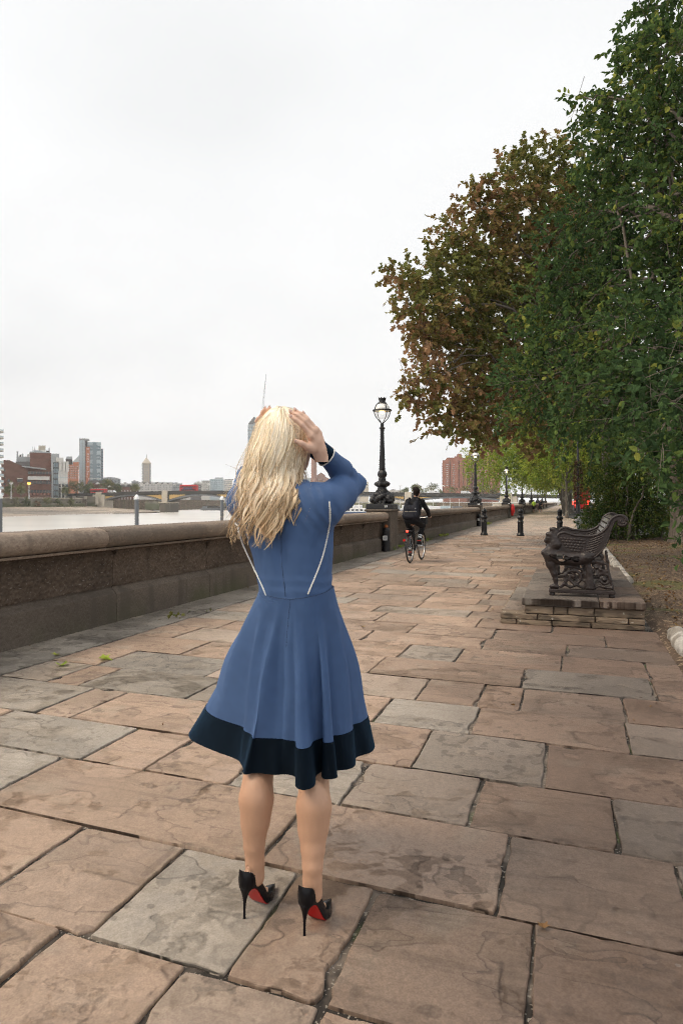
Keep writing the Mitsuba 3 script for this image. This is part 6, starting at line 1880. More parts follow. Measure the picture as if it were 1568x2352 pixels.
# ---- pumps
def pump(heel, yaw):
    fx = np.array([math.sin(yaw), math.cos(yaw), 0]); sx = np.array([math.cos(yaw), -math.sin(yaw), 0]); h = np.array([heel[0], heel[1], 0])
    A = lambda x, y, z: h + sx * x + fx * y * 0.9 + UP * z
    # along the shoe: y, sole height, half width, top-line height above the sole
    st = np.array([(-0.016, 0.1045, 0.001, 0.060), (0.000, 0.1042, 0.0275, 0.058), (0.018, 0.1020, 0.0320, 0.0475), (0.035, 0.0940, 0.0340, 0.0420), (0.055, 0.0720, 0.0350, 0.0470),
          (0.075, 0.0450, 0.0360, 0.049), (0.095, 0.0200, 0.0375, 0.047), (0.110, 0.0080, 0.0380, 0.036), (0.128, 0.0050, 0.0380, 0.031), (0.148, 0.0050, 0.0350, 0.0290), (0.180, 0.0060, 0.0245, 0.0240), (0.205, 0.0075, 0.0135, 0.0165), (0.228, 0.0090, 0.0020, 0.009)])
    from scipy.interpolate import PchipInterpolator as PC
    zf, wf, hf = (PC(st[:, 0], st[:, k]) for k in (1, 2, 3))
    def wid(y):
        return np.where(y < 0.018, 0.0325 * np.sqrt(np.clip(1 - ((0.018 - y) / 0.034) ** 2, 0, 1)), wf(y))
    ph = np.linspace(0, PI / 2, 16)
    side = np.r_[np.linspace(0.148, 0.018, 40), 0.018 - 0.034 * np.sin(ph)[1:]]
    per = [(1, y) for y in side] + [(-1, y) for y in side[::-1][1:]]
    rows_ = []
    for q in np.linspace(0, 1, 9):
        row = []
        for sg, y in per:
            w = float(wid(y)); back = max(0.0, (0.018 - y) / 0.034)
            x = sg * w * (0.86 + 0.30 * q - 0.28 * q * q)
            yy = y + back * (0.004 - 0.016 * q + 0.024 * q * q)
            row.append(A(x, yy, float(zf(max(y, -0.015))) - 0.001 + float(hf(max(y, -0.015))) * q))
        rows_.append(row)
    up = loft(rows_, False)
    toe = []
    for y in np.linspace(0.128, 0.228, 18):
        w, h_, z0 = float(wf(y)), float(hf(y)), float(zf(y))
        toe.append([A(w * math.cos(t), y, z0 + h_ * max(math.sin(t), 0) ** 0.7) for t in np.linspace(PI, 0, 21)])
    up = cat([up, loft(toe, False)])
    upper = trimesh.Trimesh(W(up.vertices), up.faces, process=False)
    # sole and arch
    ys = np.linspace(0.014, 0.220, 34)
    zb, w = zf(ys), wid(ys)
    k = np.linspace(-1, 1, 7)
    s_ = 0.90 - 0.0 * ys
    low = [[A(a * ww * 0.80, y, z - 0.0035 - 0.001 * (1 - a * a)) for a in k] for y, z, ww in zip(ys, zb, w)]
    top = [[A(a * ww * 0.78, y, z + 0.004) for a in k[::-1]] for y, z, ww in zip(ys, zb, w)]
    sole = loft([l + t for l, t in zip(low, top)], True, True); sole.vertices = W(sole.vertices)
    # stiletto
    hr = []
    for t in np.linspace(0, 1, 18):
        z = 0.1045 * (1 - t)
        wx = 0.0042 + 0.0215 * (1 - t) ** 4.2 + 0.0010 * (t > 0.97)
        wy = 0.0042 + 0.0215 * (1 - t) ** 3.4 + 0.0010 * (t > 0.97)
        cy = 0.000 + 0.012 * (1 - t) ** 3
        th = np.arange(14) * 2 * PI / 14
        hr.append([A(wx * math.cos(a), cy + wy * math.sin(a), z + (0.003 - 0.30 * (cy + wy * math.sin(a) - 0.0) if t == 0 else 0)) for a in th])
    heelm = loft(hr, True, True); heelm.vertices = W(heelm.vertices)
    rimm = tube(W(np.array(rows_[-1])), 0.0011, 5)
    return upper, sole, heelm, rimm


for hl, yw in ((L_HEEL, L_YAW), (R_HEEL, R_YAW)):
    u, s, hm, rm = pump(hl, yw)
    sh = part(woman, 'shoe', u, 'black_leather', smooth=True)
    part(sh, 'sole', s, 'red_lacquer', smooth=40)
    part(sh, 'heel', hm, 'black_leather', smooth=True)
    part(sh, 'rim', rm, 'black_leather', smooth=True)

# ---- bodice with sleeves
D = Field([-0.50, 2.16, 1.06], [0.18, 2.96, 1.70], 0.0055)
RH = RB
def tors(px, py, d, rx, ry, rz, k=0.05):
    D.ell(S(px, py, d), (rx, ry, rz), k, RH)
secs = [(680, 1386, 2.405, .1295, .093), (679, 1366, 2.405, .130, .094), (674, 1310, 2.410, .137, .098), (668, 1250, 2.415, .152, .103), (661, 1200, 2.42, .163, .104), (655, 1160, 2.425, .166, .098), (652, 1128, 2.425, .140, .082), (650, 1108, 2.425, .085, .070)]
def torso_fn(p):
    zs = np.array([S(*q[:3])[2] for q in secs]); cx = np.array([S(*q[:3])[0] for q in secs])
    o = np.argsort(zs)
    z = np.clip(p[..., 2], zs.min(), zs.max())
    from scipy.interpolate import PchipInterpolator as PI_
    cxx, rx, ry = (PI_(zs[o], np.array(v)[o])(z) for v in (cx, [q[3] for q in secs], [q[4] for q in secs]))
    cy = PI_(zs[o], np.array([q[2] for q in secs])[o])(z)
    dx, dy = p[..., 0] - cxx, p[..., 1] - cy
    a, b = dx * FX[0] + dy * FX[1], dx * FY[0] + dy * FY[1]
    hollow = 0.010 * np.exp(-(a / 0.022) ** 2) * (b < 0) * np.clip((z - 1.12) * 8, 0, 1)      # the furrow of the spine
    e = ((np.abs(a) / rx) ** 2.35 + (np.abs(b) / ry) ** 2.35) ** (1 / 2.35)
    dd = (e - 1) * np.minimum(rx, ry) * 0.95 + hollow
    return np.maximum(dd, np.maximum(p[..., 2] - zs.max(), zs.min() - p[..., 2]))
D.mixin(torso_fn, [-0.45, 2.2, 1.1], [0.1, 2.7, 1.53], 0.03)
# shoulder blades, shoulders, sleeves
D.ell(S(705, 1175, 2.335), (0.060, 0.028, 0.075), 0.05, RH)
D.ell(S(600, 1175, 2.395), (0.060, 0.028, 0.075), 0.05, RH)
D.chain([S(690, 1160, 2.39), R_SH + [0.0, 0.01, -0.012]], [0.070, 0.066], 0.05)
D.chain([R_SH + [0.0, 0.01, -0.012], R_SH * .5 + R_EL * .5 + [0.0, 0, -0.008], R_EL], [0.068, 0.058, 0.040], 0.03)
D.cone(R_EL, S(829, 1108, 2.60), 0.034, 0.020, 0.03)
wrs = S(751, 1049, 2.425)
D.chain([R_EL, R_EL * .45 + wrs * .55, wrs], [0.040, 0.0425, 0.0335], 0.012)
D.chain([S(615, 1160, 2.46), L_SH], [0.070, 0.062], 0.05)
D.chain([L_SH, L_EL], [0.062, 0.048], 0.03)
D.chain([L_EL, L_EL * .2 + L_WR * .8], [0.047, 0.034], 0.012)
D.ell(S(650, 1100, 2.43), (0.062, 0.062, 0.035), 0.03, RH)
def folds(p):
    e1 = np.exp(-((p - R_EL) ** 2).sum(-1) / 0.10 ** 2)
    ax = (wrs - R_EL) / np.linalg.norm(wrs - R_EL); ax2 = (R_SH - R_EL) / np.linalg.norm(R_SH - R_EL)
    t = (p - R_EL) @ ax; t2 = (p - R_EL) @ ax2
    n = meshkit.noise(p * 14, 5)
    side = (p - R_EL) @ np.cross(ax, ax2)
    w = 0.0042 * e1 * (np.sin(t * 150 + 60 * side + 3 * n) * np.clip(t * 40, 0, 1) + 0.7 * np.sin(t2 * 95 - 80 * side + 4 * n) * np.clip(t2 * 30, 0, 1))
    s = np.exp(-((p - R_SH - [-0.02, -0.04, 0.0]) ** 2).sum(-1) / 0.075 ** 2)
    w += 0.0035 * s * np.sin((p[..., 0] * 0.9 + p[..., 2] * 0.45) * 190 + 4 * n)
    low = np.exp(-((p[..., 2] - 1.16) / 0.05) ** 2)
    w += 0.0009 * low * np.sin(p[..., 2] * 150 + 9 * meshkit.noise(p * [7, 7, 3], 8))
    return w + 0.003 * (meshkit.fbm(p * 16, 3, 2) - 0.5)
bod = taubin(D.mesh(folds), 4)
bv = np.asarray(bod.vertices)
def keep(m, msk):
    f = m.faces[msk[m.faces].any(1)]
    m2 = trimesh.Trimesh(m.vertices, f, process=False); m2.remove_unreferenced_vertices()
    return m2
seam = lambda x, y: 1.135 + 0.014 * np.sin((x - WAIST[0]) * 6)
bod = keep(bod, bv[:, 2] > 1.110)
bodw = bod.copy(); bodw.vertices = W(bod.vertices)
dress = part(woman, 'dress', bodw, 'blue_jersey', smooth=True, label='blue dress with long sleeves and white piping')

eye = np.array([0, 0, EYE])
def hitpx(px, py, lift=0.0):
    d = S(px, py, 1.0) - eye; d /= np.linalg.norm(d)
    return D.hit(eye, d, 2.05, 2.75) - d * lift
def trail(pp, n=40):
    q = spline(np.array(pp, float), n)
    return np.array([hitpx(a, b) for a, b in q])
for pp in ([(756, 1152), (757.5, 1172), (757, 1200), (751, 1236), (742, 1274), (729, 1312), (707, 1365)],
           [(538, 1158), (541, 1190), (550, 1228), (561, 1258), (578, 1295), (596, 1333), (611, 1368)]):
    q = trail(pp)
    q[:, 1] = np.convolve(np.r_[q[:2, 1], q[:, 1], q[-2:, 1]], np.ones(5) / 5, 'valid') - 0.0015
    part(dress, 'piping', tube(W(q), 0.0029, 8), 'white_piping', smooth=True)
q = trail([(645, 1200), (646, 1250), (647, 1290), (651, 1330), (655, 1371)])
part(dress, 'zip_seam', tube(W(q), 0.0012, 5), 'seam_thread', smooth=True)

# ---- skirt: from the waist to a folded hem
hem = []
hpx = [(434, 1692), (472, 1716), (512, 1732), (548, 1747), (558, 1764), (564, 1779), (580, 1776), (606, 1777), (632, 1780), (660, 1778), (676, 1782), (684, 1811), (697, 1815), (709, 1813), (724, 1796), (730, 1776), (735, 1774), (741, 1788), (756, 1789), (770, 1787), (775, 1770), (794, 1768), (811, 1762), (815, 1742), (830, 1735), (847, 1730)]
HZ = 0.50
for px, py in hpx:
    d = (EYE - HZ) * 1568 / (py - 1153)
    hem.append([(px - 784) / 1568 * d, d])
hem += [[0.125, 2.68], [0.10, 2.78], [0.03, 2.80], [-0.02, 2.88], [-0.10, 2.87], [-0.16, 2.94], [-0.25, 2.92], [-0.33, 2.97], [-0.42, 2.93], [-0.50, 2.96], [-0.58, 2.91], [-0.625, 2.83]]
hem = np.array(hem)
NH = 420
from scipy.interpolate import splprep, splev
tck, uu = splprep(np.vstack([hem, hem[:1]]).T, s=0.000004, per=True)
hs = np.array(splev(np.linspace(0, 1, NH, endpoint=False), tck)).T
wc = WAIST[:2] + [0.0, 0.0]
ang = np.unwrap(np.arctan2(hs[:, 1] - 2.55, hs[:, 0] + 0.24))
ang = np.linspace(ang[0], ang[0] + np.sign(ang[-1] - ang[0]) * 2 * PI, NH, endpoint=False) * 0.5 + 0.5 * np.array([ang[i] for i in range(NH)])
cu, su = np.cos(ang), np.sin(ang)
# waist ring in the body's own axes
a_, b_ = cu * FX[0] + su * FX[1], cu * FY[0] + su * FY[1]
rr = 1 / ((np.abs(a_) / 0.1318) ** 2.35 + (np.abs(b_) / 0.0955) ** 2.35) ** (1 / 2.35)
ws = wc + rr[:, None] * np.c_[cu, su]
ker = np.exp(-0.5 * (np.arange(-70, 71) / 26.0) ** 2); ker /= ker.sum()
smooth_hem = np.stack([np.convolve(np.r_[hs[-70:, k], hs[:, k], hs[:70, k]], ker, 'valid') for k in (0, 1)], 1)
ROW = 64
rows = []
rsd = np.random.RandomState(5)
for t in np.linspace(0, 1, ROW):
    w1 = t * (0.92 + 0.08 * t) + 0.10 * math.sin(PI * min(1, t * 1.5)) * (t < 0.667)
    f = np.clip((t - 0.04) / 0.46, 0, 1); f = f * f * (3 - 2 * f)
    tgt = smooth_hem * (1 - f) + hs * f
    p = ws * (1 - w1) + tgt * w1
    rid = (0.5 + 0.5 * np.sin(ang * 11 + 0.8 * np.sin(ang * 3))) ** 1.6 - 0.4
    dirv = (p - wc) / np.linalg.norm(p - wc, axis=1, keepdims=True)
    p = p + dirv * (rid * 0.032 * math.sin(PI * np.clip((t - 0.05) / 1.05, 0, 1)) ** 1.3)[:, None]
    z = 1.120 + 0.032 * np.clip((np.c_[cu, su] @ FY[:2] + 1) / 1.0, 0, 1) * (1 - t) ** 2
    z = z - (1.120 - HZ) * t
    rows.append(np.c_[p, z])
rows = np.array(rows)
KB = int(ROW * 0.785)
sk = loft(rows[:KB + 1], True); sk.vertices = W(sk.vertices)
part(dress, 'skirt', sk, 'blue_jersey', smooth=True)
vb = rows[KB:].copy()
vb[:, :, 2] -= 0.0005
nrm = np.gradient(vb[-1][:, :2], axis=0); nrm = np.c_[nrm[:, 1], -nrm[:, 0]]; nrm /= np.linalg.norm(nrm, axis=1, keepdims=True) + 1e-9
vb[:, :, :2] += nrm * 0.0022
inner = vb[::-1].copy(); inner[:, :, :2] -= nrm * 0.006
band = loft(np.concatenate([vb, inner]), True); band.vertices = W(band.vertices)
part(dress, 'hem_band', band, 'navy_velvet', smooth=60, label='wide navy velvet band round the hem')
# waist seam and the skirt's back seam
q = rows[0][:, :].copy(); q[:, :2] = wc + (q[:, :2] - wc) * 1.004; q[:, 2] += 0.001
part(dress, 'waist_seam', tube(W(np.vstack([q, q[:2]])), 0.0010, 5), 'seam_thread', smooth=True)
bi = int(np.argmin(np.abs(784 + 1568 * rows[20][:, 0] / rows[20][:, 1] - 657) + 1e3 * (rows[20][:, 1] > 2.45)))
part(dress, 'back_seam', tube(W(rows[:18, bi] - [0, 0.0006, 0]), 0.0007, 5), 'seam_thread', smooth=True)
# velvet cuffs
def cuff(a, b, ra, rb):
    ax = (b - a) / np.linalg.norm(b - a)
    u = np.cross(ax, [0, 0, 1.0]); u /= np.linalg.norm(u); v = np.cross(ax, u)
    th = np.arange(36) * 2 * PI / 36
    circ = lambda c, r: c + r * (np.cos(th)[:, None] * u + np.sin(th)[:, None] * v)
    R = [circ(a + (b - a) * t, ra + (rb - ra) * t) for t in np.linspace(0, 1, 7)] + [circ(a + (b - a) * t, ra + (rb - ra) * t - 0.003) for t in np.linspace(1, 0, 7)]
    m = loft(R + R[:1], True)
    pip = tube(W(np.vstack([circ(a, ra + 0.0015), circ(a, ra + 0.0015)[:2]])), 0.0028, 6)
    m.vertices = W(m.vertices)
    return m, pip
for a, b, ra, rb in ((S(750, 1048, 2.425), S(729, 1032, 2.400), 0.0365, 0.0375), (L_EL * .2 + L_WR * .8, L_WR + (L_WR - L_EL) * 0.02, 0.036, 0.037)):
    m, pip = cuff(a, b, ra, rb)
    cf = part(dress, 'cuff', m, 'navy_velvet', smooth=50)
    part(dress, 'cuff_piping', pip, 'white_piping', smooth=True)
# collar
col = np.array([S(650, 1098, 2.43)])[0]
th = np.linspace(0, 2 * PI, 40, endpoint=False)
R = [[col + FX * r * math.cos(a) + FY * r * 0.95 * math.sin(a) + UP * z for a in th] for r, z in ((0.072, -0.005), (0.064, 0.022), (0.061, 0.022), (0.066, -0.005))]
m = loft(R, True); m.vertices = W(m.vertices)
part(dress, 'collar', m, 'blue_jersey', smooth=50)

# ---- hair: a cap, and locks of strands combed from the crown and blown a little to the left
def hair_c(p, n, uv):
    """uv.x = lock number + place round the lock, uv.y = along it"""
    k = dr.floor(uv.x)
    tone = cell_rand(k, 7)
    root = mix((0.76, 0.63, 0.43), (0.96, 0.88, 0.72), smoothstep(0.05, 0.6, tone))
    tip = mix((0.32, 0.20, 0.10), (0.78, 0.58, 0.36), smoothstep(0.10, 0.85, tone))
    t = smoothstep(0.45, 1.0, uv.y + 0.25 * (cell_rand(k, 9) - 0.5))
    c = root * (1 - t) + tip * t
    f = noise((uv.x - k) * 9 + k * 3.1, uv.y * 2.0, k * 0.37)
    return c * (0.78 + 0.36 * f)


textured('hair_lock', hair_c, rough_=0.40, spec=0.4)
plain('hair_root', (0.30, 0.20, 0.10), 0.6)
RH = np.stack([HX_, HY_, UP], 1)
cap = Field(HEAD - [0.14, 0.16, 0.14], HEAD + [0.14, 0.16, 0.15], 0.005)
cap.ell(hp(0, -0.012, 0.022), (0.075, 0.094, 0.087), 0.02, RH)
cap.ell(hp(0, -0.045, -0.05), (0.068, 0.055, 0.075), 0.03, RH)
cap.ell(hp(0, 0.070, -0.050), (0.055, 0.06, 0.085), 0.02, RH, sub=True)
m = cap.mesh(); m.vertices = W(m.vertices)
hair = part(woman, 'hair', m, 'hair_root', smooth=True, label='long loose wavy blonde hair')

Yp = np.array([938, 946, 960, 985, 1010, 1040, 1070, 1100, 1130, 1160, 1200, 1235, 1262.0])
Cx = np.array([645, 646, 648, 647, 643, 636, 630, 626, 622, 618, 612, 604, 597.0])
Hw = np.array([4, 28, 45, 54, 58, 60.5, 61, 62, 62, 61, 67, 68, 64.0])
Dp = np.array([.035, .078, .103, .124, .128, .124, .112, .102, .100, .102, .105, .104, .102])
from scipy.interpolate import PchipInterpolator as PCH
cxf, hwf, dpf = PCH(Yp, Cx), PCH(Yp, Hw), PCH(Yp, Dp)
rh = np.random.RandomState(11)


def lock_path(a, front, layer, ph, amp, wl, yend, drift, n=19):
    y = 938.5 + (yend - 938.5) * np.linspace(0, 1, n) ** 1.15
    t = (y - 938) / 320
    x = cxf(y) + a * hwf(y)
    grow = np.clip((y - 985) / 150, 0, 1)
    x = x + amp * grow * np.sin(2 * PI * (y / wl + ph)) + drift * grow ** 2
    depth = dpf(y) * np.sqrt(np.clip(1 - min(abs(a), 0.985) ** 2, 0.02, 1))
    Y = 2.432 + (depth if front else -depth) + (layer if not front else -layer) + 0.006 * grow * np.cos(2 * PI * (y / wl * 1.13 + ph))
    if not front:       # the falling hair lies on the back of the dress
        lay = np.clip((y - 1085) / 60, 0, 1)
        back = 2.300 + 0.05 * np.clip((640 - x) / 90, -0.4, 1.1) + 0.035 * a * a - 0.0 + layer
        Y = Y * (1 - lay) + (back - 0.012 + 0.004 * np.cos(2 * PI * (y / wl + ph))) * lay
    return np.array([S(xx, yy, dd) for xx, yy, dd in zip(x, y, Y)])


PRESS = [(668, 950, 16), (680, 962, 17), (694, 976, 20), (706, 992, 22), (716, 1012, 22), (690, 1018, 14), (704, 1026, 18), (690, 955, 14), (705, 970, 14)]


def pressed(p):
    """hair gives way under the hand"""
    x, y = 784 + 1568 * p[:, 0] / p[:, 1], 1153 - 1568 * (p[:, 2] - EYE) / p[:, 1]
    w = np.max([np.exp(-((x - a) ** 2 + (y - b) ** 2) / (1.9 * r * r)) for a, b, r in PRESS], 0)
    q = p.copy(); q[:, 1] += 0.034 * w * (p[:, 1] < 2.44)
    return q


locks, fine = [], []


def tuft(c, w, th_, seed, sides=9):
    """one lock: a flat tapering twist of hair; returns vertices, faces, uv"""
    c = spline(c, 30)
    t = np.gradient(c, axis=0); t /= np.linalg.norm(t, axis=1, keepdims=True)
    out = c - np.c_[np.full(len(c), HEAD[0]), np.full(len(c), HEAD[1] + 0.02), c[:, 2]]
    out -= t * (out * t).sum(1, keepdims=True); out /= np.linalg.norm(out, axis=1, keepdims=True) + 1e-9
    sd = np.cross(t, out)
    k = np.linspace(0, 1, len(c))
    ww = w * np.clip(0.85 + 2 * k, 0, 1) * (1 + 0.25 * np.sin(9 * k + seed)) * (1 - 0.94 * k ** 1.9)
    tt = th_ * np.clip(0.4 + 4 * k, 0, 1) * (1 - 0.6 * k ** 2)
    tw = 0.5 * np.sin(6 * k + seed * 2.1)
    a = np.linspace(0, 2 * PI, sides + 1)
    x = ww[:, None] * np.cos(a)[None]; y = tt[:, None] * np.sin(a)[None]
    x, y = x * np.cos(tw)[:, None] - y * np.sin(tw)[:, None], x * np.sin(tw)[:, None] + y * np.cos(tw)[:, None]
    v = c[:, None] + x[..., None] * sd[:, None] + y[..., None] * out[:, None]
    m = loft(v, False)
    uv = np.stack([np.broadcast_to(seed + 0.02 + 0.96 * a[None] / (2 * PI), x.shape), np.broadcast_to(k[:, None], x.shape)], -1).reshape(-1, 2)
    return W(m.vertices), np.asarray(m.faces), uv


# the body of the hair: one soft waving sheet round the head and down the back, which the locks lie on
def sheet(front):
    A_ = np.linspace(-1, 1, 110 if not front else 60)
    if front:
        A_ = np.r_[np.linspace(-1, -0.55, 26), np.linspace(0.55, 1, 26)]
    rows_, uvs = [], []
    for a in A_:
        ye = 1212 + 16 * math.sin(5 * a + 1) + 10 * math.sin(13 * a) - (26 * (a - 0.4) if a > 0.4 else 0)
        p = pressed(lock_path(a, front, 0.004, 0.45 * a + 0.20 * math.sin(6 * a), 10.5, 124, ye, 1 - (5 if a < -0.4 else 0), n=60))
        k = np.linspace(0, 1, 60)
        rel = 0.0048 * np.sin(26 * a + 2.2 * np.sin(7 * k + 2 * a) + 3 * math.sin(9 * a)) * np.clip(k * 4, 0, 1)
        p[:, 1] += rel * (-1 if not front else 1)
        rows_.append(p); uvs.append(np.stack([np.full(60, 700.02 + 0.48 * (a + 1)), k], 1))
    cut = len(A_) // 2
    if front:
        ms = [loft(np.array(rows_[:26]), False), loft(np.array(rows_[26:]), False)]
        return [(W(m.vertices), np.asarray(m.faces), np.vstack(u)) for m, u in ((ms[0], uvs[:26]), (ms[1], uvs[26:]))]
    m = loft(np.array(rows_), False)
    return [(W(m.vertices), np.asarray(m.faces), np.vstack(uvs))]


def sheet_c(p, n, uv):
    a = (uv.x - 700.0) * 2 - 1
    w = 0.06 * dr.sin(uv.y * 9 + a * 3)
    f = noise((a + w) * 11, uv.y * 1.6, 2.0) * 0.6 + noise((a + w) * 26, uv.y * 2.2, 5.0) * 0.4
    root = mix((0.66, 0.53, 0.34), (0.95, 0.86, 0.68), smoothstep(0.22, 0.62, f))
    tip = mix((0.34, 0.215, 0.11), (0.78, 0.58, 0.36), smoothstep(0.25, 0.75, f))
    t = smoothstep(0.45, 1.02, uv.y + 0.22 * (noise(a * 5, uv.y * 2, 8.0) - 0.5))
    return root * (1 - t) + tip * t


textured('hair_sheet', sheet_c, rough_=0.42, spec=0.4)
NL = 168
for li in range(NL):
    front = li >= 138
    a = rh.uniform(-1, 1) if not front else rh.choice([-1, 1]) * rh.uniform(0.6, 1.0)
    a = np.sign(a) * abs(a) ** 0.85
    layer = rh.uniform(-0.006, 0.004)
    yend = 1226 + 26 * rh.uniform(-1, 1) + 14 * (1 - abs(a)) - (18 if a > 0.5 else 0)
    if not front and rh.uniform() < 0.25:
        yend -= rh.uniform(10, 60)
    if a > 0.35:
        yend -= 50 * (a - 0.35) * rh.uniform(0.3, 1.6)
    ph = 0.45 * a + 0.20 * math.sin(6 * a) + rh.normal(0, 0.045)
    base = pressed(lock_path(a, front, layer, ph, rh.uniform(8, 14), rh.normal(124, 6), yend, rh.normal(1, 5) - (5 if a < -0.4 else 0)))
    locks.append(tuft(base, rh.uniform(0.006, 0.0125), rh.uniform(0.0016, 0.0030), float(li)))
    for s in range(2):
        off = rh.normal(0, 1, 3) * 0.008 * [1, 0.3, 0.25]
        k = np.linspace(0, 1, len(base))
        jit = np.cumsum(rh.normal(0, 0.0007, (len(base), 3)), 0) * [1, 0.5, 0.2]
        p = base + off * np.clip(k * 6, 0.4, 1)[:, None] * (1 + 0.8 * np.sin(PI * k))[:, None] + jit
        p[:, 1] -= 0.001 if not front else -0.001
        fine.append((p[:rh.randint(15, len(p) + 1)], rh.uniform(0.0008, 0.0012), float(li)))
for li in range(70):        # strays blown about
    a = rh.choice([-1.0, -0.9, 0.95, 1.0, 0.3, -0.4], p=[.34, .2, .1, .1, .13, .13])
    base = lock_path(a, False, 0.0, rh.uniform(0, 1), rh.uniform(5, 14), rh.uniform(70, 160), rh.uniform(1010, 1262), rh.normal(-14 if a < 0 else 6, 12))
    k = np.linspace(0, 1, len(base))[:, None]
    end = np.array([rh.normal(-0.025 if a < 0 else 0.015, 0.022), rh.normal(-0.01, 0.015), rh.normal(0.0, 0.02)])
    fine.append((base + end * k ** 3 + np.cumsum(rh.normal(0, 0.0012, base.shape), 0), 0.00045, 500.0 + li))
for q, (x0, y0, dx, dy) in enumerate(((566, 1072, -16, -24), (563, 1078, -50, -9), (566, 1092, -60, 26), (570, 1060, -20, 10), (560, 1120, -28, 10), (690, 1200, 34, 52))):
    t = np.linspace(0, 1, 12)
    fine.append((np.array([S(x0 + dx * u + 8 * math.sin(u * 3), y0 + dy * u + 5 * math.sin(u * 4), 2.36) for u in t]), 0.0006, 600.0 + q))


def joined(lst):
    o, fs = 0, []
    for v, f, u in lst:
        fs.append(f + o); o += len(v)
    return trimesh.Trimesh(np.vstack([v for v, f, u in lst]), np.vstack(fs), process=False), np.vstack([u for v, f, u in lst])


def strand(p, r, seed):
    q = W(p)
    t = np.gradient(q, axis=0); t /= np.linalg.norm(t, axis=1, keepdims=True) + 1e-12
    a = np.cross(t, [0.31, 0.95, 0.05]); a /= np.linalg.norm(a, axis=1, keepdims=True) + 1e-12
    b = np.cross(t, a); th = np.arange(3) * 2 * PI / 3
    k = np.linspace(0, 1, len(q))
    rr = np.clip((1 - k) * 4, 0.3, 1) * r
    m = loft(q[:, None] + rr[:, None, None] * (np.cos(th)[None, :, None] * a[:, None] + np.sin(th)[None, :, None] * b[:, None]), True)
    uv = np.stack([np.broadcast_to(seed + 0.3 + 0 * th, (len(k), 3)), np.broadcast_to(k[:, None], (len(k), 3))], -1).reshape(-1, 2)
    return m.vertices, np.asarray(m.faces), uv


m, u = joined(sheet(False) + sheet(True))
part(hair, 'fall', m, 'hair_sheet', smooth=True, uv=u)
m, u = joined(locks)
part(hair, 'locks', m, 'hair_lock', smooth=True, uv=u, stuff=True)
m, u = joined([strand(*q) for q in fine])
part(hair, 'strands', m, 'hair_lock', smooth=True, uv=u, stuff=True)
# ================================================================== the cyclist, bicycle, backpack; walkers far off
plain('black_cloth', (0.010, 0.010, 0.012), 0.85, spec=0.2)
plain('navy_canvas', (0.014, 0.015, 0.022), 0.75, spec=0.25)
plain('dark_hair', (0.014, 0.009, 0.007), 0.8, spec=0.15)
plain('skin_far', (0.48, 0.27, 0.19), 0.5)
plain('rubber', (0.018, 0.018, 0.018), 0.7)
plain('bright_metal', (0.62, 0.63, 0.64), 0.25, metallic=1.0)
plain('white_print', (0.66, 0.68, 0.68), 0.6)
plain('sock_red', (0.55, 0.05, 0.03), 0.7)
plain('hivis', (0.42, 0.62, 0.05), 0.6)
BO = np.array([-3.566, 15.85, 0.0])
BU = np.array([0.05, 1.0, 0]); BU /= np.linalg.norm(BU); BR = np.array([BU[1], -BU[0], 0])
G = lambda p: BO + np.asarray(p, float)[..., :1] * BR + np.asarray(p, float)[..., 1:2] * BU + np.asarray(p, float)[..., 2:] * [0, 0, 1]
def gm(m):
    m.vertices = G(np.asarray(m.vertices)); return m
bike = thing('bicycle', 'black city bicycle with white rims, ridden up the path', 'bicycle')
RW, WB = 0.345, 1.08
for nm, y in (('rear_wheel', 0.0), ('front_wheel', WB)):
    w = num(f'{bike}__{nm}')
    a = np.linspace(0, 2 * PI, 49)
    circ = lambda r, x=0.0: np.stack([np.full(49, x), y + r * np.cos(a), RW + r * np.sin(a)], 1)
    put(num(w + '__tyre'), gm(tube(circ(RW - 0.019), 0.019, 8)), 'rubber', smooth=True)
    rimr = cat([loft([circ(RW - 0.038, s), circ(RW - 0.062, s)], False) for s in (-0.010, 0.010)] + [loft([circ(RW - 0.062, -0.010), circ(RW - 0.062, 0.010)], False)])
    put(num(w + '__rim'), gm(rimr), 'bright_metal')
    for k in range(16):
        t = 2 * PI * k / 16
        put(num(w + '__spoke'), gm(tube([(0.025 * (-1) ** k, y + 0.02 * math.cos(t + 1), RW + 0.02 * math.sin(t + 1)), (0, y + 0.285 * math.cos(t), RW + 0.285 * math.sin(t))], 0.0016, 4)), 'bright_metal')
    put(num(w + '__hub'), gm(axes(lathe([(.022, -.04), (.03, -.03), (.018, 0), (.03, .03), (.022, .04)], 14), (0, y, RW), (0, 1, 0), (0, 0, 1), (1, 0, 0))), 'bright_metal', smooth=40)
    g = np.linspace(0.10 * PI, 0.78 * PI, 20) if nm == 'front_wheel' else np.linspace(0.15 * PI, 1.02 * PI, 20)
    fd = [[(x, y + (RW + 0.022 - 8 * x * x) * math.cos(t), RW + (RW + 0.022 - 8 * x * x) * math.sin(t)) for x in (-0.025, 0, 0.025)] for t in g]
    put(num(f'{bike}__mudguard'), gm(loft(fd, False)), 'dark_plastic', smooth=True)
BBk = np.array([0, 0.44, 0.285]); ST = np.array([0, 0.27, 0.86]); HT_ = np.array([0, 0.93, 0.83]); HB = np.array([0, 0.965, 0.70])
fr = [tube([BBk, ST], 0.015, 8), tube([BBk, HB], 0.019, 8), tube([ST * .62 + BBk * .38, HT_ * .3 + HB * .7], 0.015, 8), tube([HT_ + [0, -.02, .06], HB], 0.018, 8)]
